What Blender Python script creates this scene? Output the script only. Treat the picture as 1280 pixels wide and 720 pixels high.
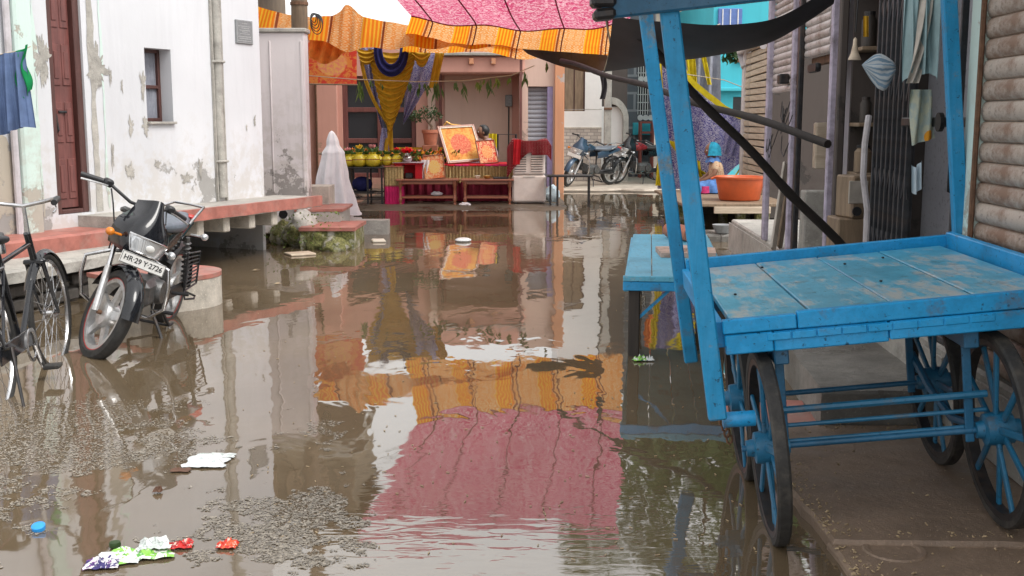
import bpy, bmesh, math, random
from mathutils import Vector as V, Matrix, noise
R = math.radians; PI = math.pi; sin = math.sin; cos = math.cos
rnd = random.Random(7)
scene = bpy.context.scene
for o in list(bpy.data.objects): bpy.data.objects.remove(o)
C = scene.collection

# ---------------------------------------------------------------- camera
FOC = 1390.0; CAMZ = 1.45; PITCH = math.atan(210/FOC)
cd = bpy.data.cameras.new('camera'); cam = bpy.data.objects.new('camera', cd); C.objects.link(cam)
cam.location = (0, 0, CAMZ); cam.rotation_euler = (PI/2-PITCH, 0, 0)
cd.sensor_width = 36; cd.lens = 36*FOC/1280; cd.clip_start = .05; cd.clip_end = 2000
scene.camera = cam
# ---------------------------------------------------------------- sky (bright overcast) and veiled sun
SUN_EL, SUN_AZ = 52, 120
w = bpy.data.worlds.new('World'); scene.world = w; w.use_nodes = True
wn = w.node_tree; wn.nodes.clear()
sky = wn.nodes.new('ShaderNodeTexSky'); sky.sky_type = 'NISHITA'; sky.sun_disc = False
sky.sun_elevation = R(SUN_EL); sky.sun_rotation = R(SUN_AZ); sky.air_density = 1.0; sky.dust_density = 6.0; sky.ozone_density = 1.0
hs = wn.nodes.new('ShaderNodeHueSaturation'); hs.inputs['Saturation'].default_value = .12; hs.inputs['Value'].default_value = 1.0
bg = wn.nodes.new('ShaderNodeBackground'); bg.inputs['Strength'].default_value = .15
wo = wn.nodes.new('ShaderNodeOutputWorld')
cl = wn.nodes.new('ShaderNodeMix'); cl.data_type = 'RGBA'; cl.inputs[0].default_value = .68; cl.inputs[7].default_value = (7.2, 7.2, 7.2, 1)      # even cloud layer over the clear sky
wn.links.new(sky.outputs[0], hs.inputs['Color']); wn.links.new(hs.outputs[0], cl.inputs[6]); wn.links.new(cl.outputs[2], bg.inputs['Color']); wn.links.new(bg.outputs[0], wo.inputs['Surface'])
sl = bpy.data.lights.new('sun', 'SUN'); sl.energy = 1.0; sl.angle = R(22); sl.color = (1, .96, .9)
so = bpy.data.objects.new('sun', sl); C.objects.link(so)
so.rotation_euler = (R(90-SUN_EL), 0, R(180-SUN_AZ))
so.location = (0, 0, 20)
vs = scene.view_settings; vs.view_transform = 'Standard'; vs.look = 'None'; vs.gamma = 1; vs.use_curve_mapping = False
vs.exposure = .78

# ---------------------------------------------------------------- photo pixel -> place (distance always comes from a surface or a known depth)
_c, _s = cos(PITCH), sin(PITCH)
def ray(px, py):
    u = (px-640)/FOC; v = (360-py)/FOC
    return V((u, _c+v*_s, -_s+v*_c))
def G(px, py, z=0.):
    d = ray(px, py); t = (z-CAMZ)/d.z
    return V((d.x*t, d.y*t, z))
def P(px, py, Y):
    d = ray(px, py); t = Y/d.y
    return V((d.x*t, Y, CAMZ+d.z*t))

class Frame:
    """upright plane: origin O (ground), t along it, n towards the street"""
    def __init__(s, O, t):
        s.O = V((O[0], O[1], 0)); s.t = V((t[0], t[1], 0)).normalized(); s.n = V((-s.t.y, s.t.x, 0))
    def flip(s): s.n = -s.n; return s
    def __call__(s, a, d, z): return s.O + s.t*a - s.n*d + V((0, 0, z))       # d = depth behind the face
    def hit(s, px, py, d=0):
        r = ray(px, py); o = s.O - s.n*d - V((0, 0, CAMZ)); o2 = s.O - s.n*d
        k = (o2.dot(s.n))/(r.x*s.n.x+r.y*s.n.y)
        p = V((r.x*k, r.y*k, CAMZ+r.z*k)); q = p-o2
        return q.x*s.t.x+q.y*s.t.y, p.z
    def M(s):   # local x along, y into the depth, z up
        m = Matrix.Identity(4); d = -s.n
        for i in range(3): m[i][0] = s.t[i]; m[i][1] = d[i]; m[i][2] = (0, 0, 1)[i]; m[i][3] = s.O[i]
        return m

# ---------------------------------------------------------------- mesh builder
class B:
    def __init__(s): s.v = []; s.f = []; s.uv = []; s.hasuv = False
    def add(s, vs_, fs, M=None, uv=None):
        n = len(s.v)
        s.v += [tuple(M @ V(p)) if M is not None else tuple(p) for p in vs_]
        s.f += [tuple(i+n for i in f) for f in fs]
        if uv: s.hasuv = True; s.uv += [[uv[i] for i in f] for f in fs]
        else: s.uv += [[(0, 0)]*len(f) for f in fs]
        return s
    def box(s, c, d, rot=(0, 0, 0), ch=0, M=None):
        hx, hy, hz = d[0]/2, d[1]/2, d[2]/2
        from mathutils import Euler
        m = Matrix.Translation(c) @ Euler(rot).to_matrix().to_4x4()
        if M is not None: m = M @ m
        if not ch:
            vs_ = [(x, y, z) for x in (-hx, hx) for y in (-hy, hy) for z in (-hz, hz)]
            fs = [(0, 1, 3, 2), (4, 6, 7, 5), (0, 4, 5, 1), (2, 3, 7, 6), (0, 2, 6, 4), (1, 5, 7, 3)]
            return s.add(vs_, fs, m)
        ch = min(ch, hx*.9, hy*.9, hz*.9)
        vs_ = []; idx = {}
        for sx in (-1, 1):
            for sy in (-1, 1):
                for sz in (-1, 1):
                    for a in range(3):
                        q = [sx*(hx-ch), sy*(hy-ch), sz*(hz-ch)]; q[a] = (sx*hx, sy*hy, sz*hz)[a]
                        idx[(sx, sy, sz, a)] = len(vs_); vs_.append(q)
        fs = []
        for a in range(3):
            b, c_ = (a+1) % 3, (a+2) % 3
            for sg in (-1, 1):
                loop = []
                for (p, q) in ((-1, -1), (1, -1), (1, 1), (-1, 1)):
                    k = [0, 0, 0]; k[a] = sg; k[b] = p; k[c_] = q; loop.append(idx[(*k, a)])
                fs.append(loop if sg > 0 else loop[::-1])
        for a in range(3):
            b, c_ = (a+1) % 3, (a+2) % 3
            for p in (-1, 1):
                for q in (-1, 1):
                    k0 = [0, 0, 0]; k0[a] = -1; k0[b] = p; k0[c_] = q; k1 = list(k0); k1[a] = 1
                    l = [idx[(*k0, b)], idx[(*k1, b)], idx[(*k1, c_)], idx[(*k0, c_)]]
                    fs.append(l[::-1] if p*q > 0 else l)
        for sx in (-1, 1):
            for sy in (-1, 1):
                for sz in (-1, 1):
                    l = [idx[(sx, sy, sz, a)] for a in range(3)]
                    fs.append(l if sx*sy*sz > 0 else l[::-1])
        return s.add(vs_, fs, m)
    def beam(s, p, q, w_, h, up=(0, 0, 1), ch=0, ext=0):
        p = V(p); q = V(q); x = (q-p); L = x.length; x.normalize(); u = V(up); y = u.cross(x)
        if y.length < 1e-4: y = V((0, 1, 0)).cross(x)
        y.normalize(); z = x.cross(y)
        m = Matrix.Identity(4); c_ = (p+q)/2
        for i in range(3): m[i][0] = x[i]; m[i][1] = y[i]; m[i][2] = z[i]; m[i][3] = c_[i]
        return s.box((0, 0, 0), (L+2*ext, w_, h), ch=ch, M=m)
    def tube(s, pts, r, n=8, cap=True, closed=False):
        pts = [V(p) for p in pts]; N = len(pts)
        rr = r if isinstance(r, (list, tuple)) else [r]*N
        t0 = (pts[1]-pts[0]).normalized()
        a = t0.orthogonal().normalized(); vs_ = []; prev = t0
        for i in range(N):
            if closed: t = pts[(i+1) % N]-pts[i-1]
            else: t = pts[min(i+1, N-1)]-pts[max(i-1, 0)]
            if t.length < 1e-9: t = prev.copy()
            t.normalize()
            ax = prev.cross(t)
            if ax.length > 1e-7: a = Matrix.Rotation(prev.angle(t), 3, ax.normalized()) @ a
            a = (a-t*a.dot(t)).normalized(); b = t.cross(a); prev = t
            for k in range(n):
                g = 2*PI*k/n; vs_.append(pts[i]+(a*cos(g)+b*sin(g))*rr[i])
        fs = []
        for i in range(N if closed else N-1):
            j = (i+1) % N
            for k in range(n):
                l = (k+1) % n; fs.append((i*n+k, i*n+l, j*n+l, j*n+k))
        if cap and not closed:
            fs.append(tuple(range(n))[::-1]); fs.append(tuple((N-1)*n+k for k in range(n)))
        return s.add(vs_, fs)
    def lathe(s, prof, n=20, M=None, a0=0, a1=2*PI, closed=False):
        full = abs(a1-a0-2*PI) < 1e-6; m = n if full else n+1; vs_ = []
        for r, z in prof:
            for k in range(m):
                g = a0+(a1-a0)*k/n; vs_.append((r*cos(g), r*sin(g), z))
        fs = []; L = len(prof)
        for i in range(L if closed else L-1):
            j = (i+1) % L
            for k in range(n):
                l = (k+1) % m if full else k+1
                fs.append((i*m+k, i*m+l, j*m+l, j*m+k))
        return s.add(vs_, fs, M)
    def grid(s, fn, nu, nv, M=None, wrap=False, flip=False):
        vs_ = []; uv = []
        for j in range(nv+1):
            for i in range(nu+1):
                u, v = i/nu, j/nv; vs_.append(V(fn(u, v))); uv.append((u, v))
        fs = []
        for j in range(nv):
            for i in range(nu):
                f = (j*(nu+1)+i, j*(nu+1)+i+1, (j+1)*(nu+1)+i+1, (j+1)*(nu+1)+i)
                fs.append(f[::-1] if flip else f)
        return s.add(vs_, fs, M, uv)
    def ball(s, c, r, nu=14, nv=9, M=None, f=None):
        r = (r, r, r) if not isinstance(r, (tuple, list)) else r
        vs_ = []; c = V(c)
        for j in range(nv+1):
            for i in range(nu):
                th = PI*j/nv; ph = 2*PI*i/nu
                d = V((sin(th)*cos(ph), sin(th)*sin(ph), cos(th))); k = f(d) if f else 1
                vs_.append(c+V((d.x*r[0]*k, d.y*r[1]*k, d.z*r[2]*k)))
        fs = []
        for j in range(nv):
            for i in range(nu):
                l = (i+1) % nu
                if j == 0: fs.append((i, nu+i, nu+l))
                elif j == nv-1: fs.append((j*nu+i, (j+1)*nu+i, j*nu+l))
                else: fs.append((j*nu+i, (j+1)*nu+i, (j+1)*nu+l, j*nu+l))
        return s.add(vs_, fs, M)
    def prism(s, poly, z0, z1, M=None):
        n = len(poly)
        vs_ = [(x, y, z0) for x, y in poly]+[(x, y, z1) for x, y in poly]
        fs = [tuple(range(n))[::-1], tuple(range(n, 2*n))]+[(i, (i+1) % n, (i+1) % n+n, i+n) for i in range(n)]
        return s.add(vs_, fs, M)
    def leaf(s, p, d, L, w_, nrm=None, bend=.15):
        p = V(p); d = V(d).normalized()
        sd = d.cross(V(nrm) if nrm else V((rnd.uniform(-1, 1), rnd.uniform(-1, 1), rnd.uniform(-1, 1))))
        if sd.length < 1e-3: sd = d.orthogonal()
        sd.normalize(); up = sd.cross(d)
        q = [p, p+d*L*.45+sd*w_*.5-up*L*bend*.3, p+d*L-up*L*bend, p+d*L*.45-sd*w_*.5-up*L*bend*.3, p+d*L*.5-up*L*bend*.1]
        return s.add(q, [(0, 1, 4), (1, 2, 4), (2, 3, 4), (3, 0, 4)])
    def xf(s, M, i0=0):
        s.v = s.v[:i0]+[tuple(M @ V(p)) for p in s.v[i0:]]; return s
    def mesh(s, name, mat, smooth=False, ang=40):
        me = bpy.data.meshes.new(name); me.from_pydata(s.v, [], s.f)
        if s.hasuv:
            ul = me.uv_layers.new(name='UVMap'); fl = [c_ for f in s.uv for q in f for c_ in q]
            ul.data.foreach_set('uv', fl)
        if mat:
            for m in (mat if isinstance(mat, (list, tuple)) else [mat]): me.materials.append(m)
        if smooth:
            me.polygons.foreach_set('use_smooth', [True]*len(me.polygons))
            me.set_sharp_from_angle(angle=R(ang))
        me.update(); return me
    def build(s, name, mat, parent=None, smooth=False, ang=40, world=True, **tags):
        return obj(name, s.mesh(name, mat, smooth, ang), parent, world, **tags)

def settags(o, label=None, cat=None, group=None, kind=None):
    if label: o['label'] = label
    if cat: o['category'] = cat
    if group: o['group'] = group
    if kind: o['kind'] = kind
    return o
def wm(o):
    m = o.matrix_basis.copy() if hasattr(o, 'matrix_basis') else Matrix.Identity(4)
    return wm(o.parent) @ o.matrix_parent_inverse @ m if o.parent else m
def obj(name, me, parent=None, world=True, **tags):
    o = bpy.data.objects.new(name, me); C.objects.link(o)
    if parent:
        o.parent = parent
        if world: o.matrix_parent_inverse = wm(parent).inverted()
    return settags(o, **tags)
def thing(name, label, cat, loc=(0, 0, 0), rz=0, group=None, rot=None):
    o = bpy.data.objects.new(name, None); C.objects.link(o)
    o.empty_display_size = .1
    o.location = loc; o.rotation_euler = rot if rot else (0, 0, rz)
    return settags(o, label, cat, group)
def copy_tree(o, parent=None):
    c_ = o.copy(); C.objects.link(c_); c_.parent = parent
    if parent: c_.matrix_parent_inverse = o.matrix_parent_inverse
    for ch in list(o.children): copy_tree(ch, c_)
    return c_
def facade(fr, s0, s1, z0, z1, holes=(), rev=.2, D=3., top=True, back=True):
    """front of a building with openings, reveals, side walls and roof"""
    b = B(); S = sorted({s0, s1, *[h[0] for h in holes], *[h[1] for h in holes]}); Z = sorted({z0, z1, *[h[2] for h in holes], *[h[3] for h in holes]})
    inh = lambda a, z: any(h[0] < a < h[1] and h[2] < z < h[3] for h in holes)
    def q(*pts): b.add(pts, [(0, 1, 2, 3)])
    for i in range(len(S)-1):
        for j in range(len(Z)-1):
            if inh((S[i]+S[i+1])/2, (Z[j]+Z[j+1])/2): continue
            q(fr(S[i], 0, Z[j]), fr(S[i+1], 0, Z[j]), fr(S[i+1], 0, Z[j+1]), fr(S[i], 0, Z[j+1]))
    for h in holes:
        a, c_, e, g = h[:4]; r = h[4] if len(h) > 4 else rev
        q(fr(a, 0, e), fr(a, r, e), fr(a, r, g), fr(a, 0, g)); q(fr(c_, r, e), fr(c_, 0, e), fr(c_, 0, g), fr(c_, r, g))
        q(fr(a, 0, g), fr(a, r, g), fr(c_, r, g), fr(c_, 0, g)); q(fr(a, r, e), fr(a, 0, e), fr(c_, 0, e), fr(c_, r, e))
    q(fr(s0, D, z0), fr(s0, 0, z0), fr(s0, 0, z1), fr(s0, D, z1)); q(fr(s1, 0, z0), fr(s1, D, z0), fr(s1, D, z1), fr(s1, 0, z1))
    if top: q(fr(s0, 0, z1), fr(s1, 0, z1), fr(s1, D, z1), fr(s0, D, z1))
    if back: q(fr(s0, D, z0), fr(s1, D, z0), fr(s1, D, z1), fr(s0, D, z1))
    return b
def wob(x, y, z, s=1.): return noise.noise(V((x*s, y*s, z*s)))

# ---------------------------------------------------------------- materials
class MT:
    def __init__(s, name, col=(.5, .5, .5), rough=.6, metal=0, spec=.5):
        s.m = bpy.data.materials.new(name); s.m.use_nodes = True; s.t = s.m.node_tree; s.p = s.t.nodes['Principled BSDF']
        s.p.inputs['Base Color'].default_value = (*col, 1); s.p.inputs['Roughness'].default_value = rough
        s.p.inputs['Metallic'].default_value = metal; s.p.inputs['Specular IOR Level'].default_value = spec; s._co = None
    def n(s, typ, ins=None, **props):
        nd = s.t.nodes.new(typ)
        for k, v in props.items(): setattr(nd, k, v)
        for k, v in (ins or {}).items(): s.set(nd.inputs[k], v)
        return nd
    def set(s, sock, v):
        if isinstance(v, bpy.types.NodeSocket): s.t.links.new(v, sock)
        elif isinstance(v, (tuple, list)) and len(v) == 3 and sock.type == 'RGBA': sock.default_value = (*v, 1)
        else: sock.default_value = v
        return s
    def co(s, kind='Object', scale=None, rot=None):
        tc = s.n('ShaderNodeTexCoord').outputs[kind]
        if scale or rot:
            mp = s.n('ShaderNodeMapping', {'Vector': tc}); mp.inputs['Scale'].default_value = scale or (1, 1, 1)
            if rot: mp.inputs['Rotation'].default_value = rot
            return mp.outputs[0]
        return tc
    def noise(s, scale=5, detail=5, rough=.6, vec=None, dist=0):
        return s.n('ShaderNodeTexNoise', {'Scale': scale, 'Detail': detail, 'Roughness': rough, 'Distortion': dist, 'Vector': vec if vec is not None else s.co()}).outputs['Fac']
    def vor(s, scale=5, vec=None, out='Distance', feature='F1', rand=1):
        return s.n('ShaderNodeTexVoronoi', {'Scale': scale, 'Vector': vec if vec is not None else s.co(), 'Randomness': rand}, feature=feature).outputs[out]
    def wave(s, scale, vec=None, dist=0, detail=2, band='X', dscale=1):
        return s.n('ShaderNodeTexWave', {'Scale': scale, 'Distortion': dist, 'Detail': detail, 'Detail Scale': dscale, 'Vector': vec if vec is not None else s.co()}, bands_direction=band).outputs['Fac']
    def step(s, f, lo, hi):
        return s.n('ShaderNodeMapRange', {'Value': f, 'From Min': lo, 'From Max': hi}).outputs[0]
    def ramp(s, f, stops):
        r = s.n('ShaderNodeValToRGB', {'Fac': f}); e = r.color_ramp.elements
        while len(e) < len(stops): e.new(.5)
        for k, (p_, c_) in zip(e, stops): k.position = p_; k.color = (*c_, 1) if len(c_) == 3 else c_
        return r.outputs[0]
    def mix(s, f, a, b, mode='MIX'):
        m = s.n('ShaderNodeMix', data_type='RGBA', blend_type=mode)
        s.set(m.inputs[0], f); s.set(m.inputs[6], a); s.set(m.inputs[7], b); return m.outputs[2]
    def math(s, op, a, b=0.):
        m = s.n('ShaderNodeMath', operation=op); s.set(m.inputs[0], a); s.set(m.inputs[1], b); return m.outputs[0]
    def sep(s, vec): 
        x = s.n('ShaderNodeSeparateXYZ', {'Vector': vec}); return x.outputs
    def base(s, v): return s.set(s.p.inputs['Base Color'], v)
    def rough(s, v): return s.set(s.p.inputs['Roughness'], v)
    def bump(s, h, st=.3, dist=.01):
        b = s.n('ShaderNodeBump', {'Height': h, 'Strength': st, 'Distance': dist}); s.t.links.new(b.outputs[0], s.p.inputs['Normal']); return s
    def cloth(s, k=.4):     # thin cloth lets light through
        tr = s.n('ShaderNodeBsdfTranslucent'); src = s.p.inputs['Base Color']
        if src.links: s.t.links.new(src.links[0].from_socket, tr.inputs[0])
        else: tr.inputs[0].default_value = src.default_value
        mx = s.n('ShaderNodeMixShader', {0: k}); out = s.t.nodes['Material Output']
        s.t.links.new(s.p.outputs[0], mx.inputs[1]); s.t.links.new(tr.outputs[0], mx.inputs[2]); s.t.links.new(mx.outputs[0], out.inputs['Surface']); return s

def plain(name, col, rough=.6, metal=0, var=.15, scale=12, bump=.15, dirt=None, dirtamt=.5, spec=.5):
    m = MT(name, col, rough, metal, spec)
    n1 = m.noise(scale, 6, .65)
    lo = tuple(c_*(1-var) for c_ in col); hi = tuple(min(1, c_*(1+var)) for c_ in col)
    c_ = m.ramp(n1, [(.3, lo), (.7, hi)])
    if dirt:
        n2 = m.noise(scale*.35, 8, .7); c_ = m.mix(m.math('MULTIPLY', m.step(n2, .5, .68), dirtamt), c_, dirt)
    m.base(c_); m.rough(m.step(n1, -.6/max(rough, .1)+.3, 1.1) if 0 else rough)
    if bump: m.bump(n1, bump, .01)
    return m.m
MA = {}
def build_materials():
    A = MA
    # muddy bed
    m = MT('mud', (.1, .075, .05), .5); n1 = m.noise(1.3, 8, .65); n2 = m.noise(22, 5, .6)
    m.base(m.mix(n2, m.ramp(n1, [(.3, (.055, .04, .028)), (.55, (.12, .085, .055)), (.75, (.17, .13, .09))]), (.1, .08, .06))); m.rough(m.ramp(n1, [(.35, (.15,)*3), (.6, (.7,)*3)])); m.bump(m.math('ADD', n1, m.math('MULTIPLY', n2, .3)), .5, .03); A['mud'] = m.m
    # standing muddy water: silt-brown body under a mirror surface with low ripples
    m = MT('water', (.1, .08, .055), .012); m.p.inputs['IOR'].default_value = 2.45
    co = m.co('Object', (1, .55, 1)); a = m.noise(2.2, 3, .5, co, .4); b = m.noise(14, 2, .5, co)
    pat = m.step(m.noise(.7, 2, .5, m.co('Object', (1, .8, 1))), .45, .7)
    dd = m.n('ShaderNodeVectorMath', {0: m.co(), 1: (-.1, 3.3, 0)}, operation='DISTANCE').outputs['Value']; stir = m.step(dd, 1.5, .3); rip = m.noise(9, 2, .5, m.co('Object', (.7, 2.2, 1)), .6)
    h = m.math('ADD', m.math('ADD', a, m.math('MULTIPLY', b, m.math('MULTIPLY', pat, .11))), m.math('MULTIPLY', rip, m.math('MULTIPLY', stir, .22)))
    silt = m.noise(.55, 6, .65); m.base(m.ramp(silt, [(.32, (.095, .068, .040)), (.68, (.165, .122, .075))])); m.rough(m.ramp(m.noise(.8, 6, .7), [(.4, (.012,)*3), (.75, (.07,)*3)])); m.bump(h, .26, .02); A['water'] = m.m
    # whitewash peeling to grey plaster
    def wall(name, paint, under, lowdirt=(.42, .38, .32), peel=(.60, .64), z0=.6, z1=2.2, streak=.35, scale=1.4):
        m = MT(name, paint, .75); z = m.sep(m.co())[2]
        up = m.step(z, z0, z1)                         # 0 low, 1 high
        lowm = m.math('SUBTRACT', 1.0, up)
        n0 = m.noise(scale, 10, .72); n1 = m.noise(scale*5, 8, .7); n2 = m.noise(.9, 3, .5); st = m.noise(3.2, 7, .7, m.co('Object', (2.5, 2.5, .22)))
        c_ = m.mix(m.step(n2, .35, .7), paint, tuple(k*.88 for k in paint))
        c_ = m.mix(m.math('MULTIPLY', m.step(st, .5, .8), streak), c_, tuple(k*.62 for k in paint))
        ld = m.math('MULTIPLY', m.step(m.math('ADD', n1, m.math('MULTIPLY', lowm, .16)), .56, .68), lowm)
        c_ = m.mix(m.math('MULTIPLY', ld, .5), c_, lowdirt)
        pl = m.step(m.math('ADD', n0, m.math('MULTIPLY', lowm, .10)), peel[0], peel[1]-.02)
        c_ = m.mix(pl, c_, m.mix(n1, under, tuple(k*.7 for k in under)))
        m.base(c_); m.bump(m.math('ADD', m.math('MULTIPLY', pl, -.8), m.math('MULTIPLY', n1, .5)), .45, .012); A[name] = m.m
    wall('whitewash', (.665, .675, .70), (.40, .39, .37), peel=(.69, .73), streak=.26, lowdirt=(.5, .46, .4), z0=.75, z1=1.7)
    wall('pale_plaster', (.70, .65, .65), (.36, .33, .31), peel=(.66, .7), streak=.5)
    wall('mint_plaster', (.62, .76, .70), (.5, .47, .4), peel=(.62, .66))
    wall('beige_plaster', (.47, .42, .34), (.36, .35, .33), peel=(.62, .66))
    wall('pink_plaster', (.60, .31, .245), (.5, .3, .22), lowdirt=(.35, .2, .14), peel=(.66, .7), z0=.1, z1=1.5, streak=.3)
    wall('rose_plaster', (.64, .45, .37), (.45, .33, .27), lowdirt=(.4, .28, .2), peel=(.66, .7), z0=.1, z1=1.5)
    wall('orange_plaster', (.62, .29, .16), (.55, .45, .4), lowdirt=(.5, .3, .2), peel=(.6, .64), z0=.1, z1=1.5)
    wall('grey_plaster', (.30, .28, .31), (.26, .24, .23), peel=(.55, .6), z0=.3, z1=1.7, streak=.6)
    wall('turquoise_plaster', (.06, .50, .60), (.3, .4, .42), peel=(.68, .72), z0=0, z1=1)
    wall('cream_plaster', (.62, .56, .47), (.4, .37, .33), z0=.2, z1=1.2)
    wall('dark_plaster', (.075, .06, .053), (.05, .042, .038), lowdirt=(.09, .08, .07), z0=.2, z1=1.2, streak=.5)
    A['purple'] = plain('purple_paint', (.33, .27, .46), .6, dirt=(.25, .2, .25))
    A['lilac'] = plain('lilac_paint', (.42, .37, .46), .6, dirt=(.12, .10, .10), dirtamt=.8, scale=14, var=.3)
    # red oxide cement, concretes
    A['red'] = plain('red_oxide', (.36, .13, .10), .5, var=.3, scale=7, bump=.3, dirt=(.33, .25, .21), dirtamt=.7)
    def conc(name, col, wet, scale=6, dk=.45):
        m = MT(name, col, .7); n1 = m.noise(scale, 9, .7); n2 = m.noise(1.1, 5, .6); n3 = m.noise(60, 3, .6)
        c_ = m.ramp(n1, [(.28, tuple(k*.6 for k in col)), (.52, col), (.75, tuple(k*1.25 for k in col))])
        wt = m.step(n2, .42, .6); c_ = m.mix(m.math('MULTIPLY', wt, wet), c_, tuple(k*dk for k in col))
        m.base(c_); n5 = m.noise(16, 8, .75); c_ = m.mix(m.math('MULTIPLY', m.step(n5, .52, .7), .5), c_, tuple(k*.45 for k in col)); c_ = m.mix(m.math('MULTIPLY', m.step(n3, .62, .7), .5), c_, tuple(min(1, k*1.7) for k in col)); m.base(c_); m.rough(m.mix(m.math('MULTIPLY', wt, wet), (.75,)*3, (.12,)*3)); m.bump(m.math('ADD', m.math('ADD', n1, n5), m.math('MULTIPLY', n3, .3)), .6, .014); A[name] = m.m
    conc('concrete', (.42, .40, .36), .3); conc('wet_concrete', (.24, .225, .20), .9); conc('brown_slab', (.30, .215, .155), .7, 5, .5)
    conc('pale_stone', (.55, .50, .43), .2); conc('dark_stone', (.09, .08, .07), .5)
    # moss on masonry
    m = MT('mossy', (.3, .3, .25), .85); n1 = m.noise(7, 9, .7); n2 = m.noise(38, 5, .7)
    c_ = m.ramp(n2, [(.35, (.05, .055, .018)), (.52, (.17, .17, .05)), (.7, (.30, .28, .12))])
    m.base(m.mix(m.step(n1, .5, .62), c_, (.42, .4, .35))); m.bump(n2, .9, .03); A['mossy'] = m.m
    # woods
    def wood(name, col, dark, scale=5, rough=.5, axis='X', st=8):
        m = MT(name, col, rough); sc = {'X': (1, st, st), 'Y': (st, 1, st), 'Z': (st, st, 1)}[axis]
        n1 = m.noise(scale, 7, .65, m.co('Object', sc)); n2 = m.noise(2.5, 5, .6)
        m.base(m.mix(m.step(n2, .55, .75), m.ramp(n1, [(.3, dark), (.65, col)]), tuple(k*.55 for k in col))); m.bump(n1, .3, .006); A[name] = m.m
    wood('door_wood', (.20, .07, .06), (.11, .04, .036), 4, .38, 'Z'); wood('frame_wood', (.11, .045, .038), (.06, .025, .02), 4, .45, 'Z')
    wood('bench_wood', (.36, .13, .07), (.19, .06, .035), 4, .35, 'X'); wood('bamboo', (.028, .021, .018), (.012, .010, .009), 3, .85, 'X', 4)
    wood('old_wood', (.28, .20, .13), (.14, .1, .065), 3, .65, 'Z'); wood('plank_tan', (.62, .52, .40), (.40, .31, .22), 3, .6, 'X')
    wood('pole_wood', (.20, .135, .085), (.10, .07, .045), 3, .7, 'Z', 6); wood('red_wood', (.36, .085, .06), (.2, .05, .035), 4, .4, 'Z')
    wood('dark_wood', (.05, .038, .03), (.02, .016, .013), 4, .6, 'Z')
    # blue paint, worn to grey wood
    def blue(name, col, worn, amt, rough=.42, scale=2.2, gd=(6, .5, 6)):
        m = MT(name, col, rough); n1 = m.noise(scale, 9, .72); n2 = m.noise(17, 6, .7, m.co('Object', (1, .25, 1))); n3 = m.noise(.9, 4, .6); n4 = m.noise(45, 4, .7)
        c_ = m.ramp(n1, [(.26, tuple(k*.55 for k in col)), (.48, col), (.74, tuple(min(1, k*1.1+.05) for k in col))]); gr = m.noise(9, 6, .7, m.co('Object', gd)); c_ = m.mix(m.math('MULTIPLY', m.step(gr, .45, .75), .35), c_, tuple(k*.45 for k in col))
        mask = m.step(m.math('ADD', m.math('MULTIPLY', n1, .6), m.math('MULTIPLY', n2, .4)), amt, amt+.07)
        c_ = m.mix(m.math('MULTIPLY', mask, .8), c_, worn)
        c_ = m.mix(m.step(n4, .62, .68), c_, tuple(k*.25 for k in col)); c_ = m.mix(m.math('MULTIPLY', m.step(m.noise(6, 8, .75), .56, .66), .55), c_, (.10, .085, .07))
        m.base(c_); m.rough(m.mix(n3, (rough*.7,)*3, (rough*1.4,)*3)); m.bump(m.math('SUBTRACT', n2, mask), .3, .004); A[name] = m.m
    blue('blue_paint', (.004, .29, .62), (.16, .24, .28), .60); blue('blue_deck', (.09, .39, .56), (.50, .47, .42), .495, .28, 1.6); blue('blue_pale', (.10, .42, .60), (.35, .38, .38), .58)
    blue('blue_post', (.006, .25, .50), (.22, .28, .30), .565, .5, 3., (7, 7, .45)); blue('blue_dark', (.012, .11, .22), (.06, .08, .1), .62); blue('blue_wheel', (.010, .13, .25), (.08, .1, .11), .58)  # wheel blue is darkened for grime and for shade under the cart
    # metals, rubber
    A['rubber'] = plain('rubber', (.022, .021, .020), .7, var=.4, scale=30, dirt=(.11, .095, .075), dirtamt=.45, bump=.3)
    A['iron'] = plain('black_iron', (.028, .028, .030), .45, .4, var=.4, scale=25, dirt=(.09, .055, .035), dirtamt=.5)
    A['grille'] = plain('grille_iron', (.055, .058, .065), .5, .3, var=.35, scale=18, dirt=(.10, .075, .06), dirtamt=.6)
    A['rust'] = plain('rusty_iron', (.16, .085, .05), .75, .3, var=.4, scale=20)
    A['chrome'] = plain('dull_chrome', (.55, .55, .56), .22, 1, var=.15, scale=30, dirt=(.25, .2, .15), dirtamt=.5, bump=.05)
    A['alloy'] = plain('silver_alloy', (.60, .60, .60), .35, .75, var=.15, scale=30, dirt=(.2, .17, .13), dirtamt=.5, bump=.08)
    A['engine'] = plain('engine_metal', (.13, .13, .13), .45, .7, var=.4, scale=30, dirt=(.08, .06, .045), dirtamt=.6)
    A['gloss_black'] = plain('gloss_black', (.012, .013, .016), .07, 0, var=.3, scale=12, dirt=(.10, .085, .07), dirtamt=.07, bump=.02)
    A['seat_vinyl'] = plain('seat_vinyl', (.025, .025, .028), .42, 0, var=.3, scale=40, dirt=(.1, .09, .08), dirtamt=.25, bump=.2)
    A['grey_vinyl'] = plain('grey_vinyl', (.12, .14, .17), .4, 0, var=.2, scale=30, bump=.1)
    A['black_plastic'] = plain('black_plastic', (.018, .018, .02), .45, var=.3, scale=30, bump=.06)
    A['red_trim'] = plain('red_trim', (.5, .02, .015), .35, bump=.02); A['amber'] = plain('amber', (.65, .2, .02), .2, bump=0)
    A['bike_blue'] = plain('bike_blue', (.045, .075, .12), .2, .2, bump=.02); A['bike_red'] = plain('bike_red', (.28, .02, .025), .2, .1, bump=.02)
    A['white_paint'] = plain('white_paint', (.76, .76, .74), .4, var=.06, dirt=(.5, .45, .4), dirtamt=.4, bump=.05)
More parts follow.
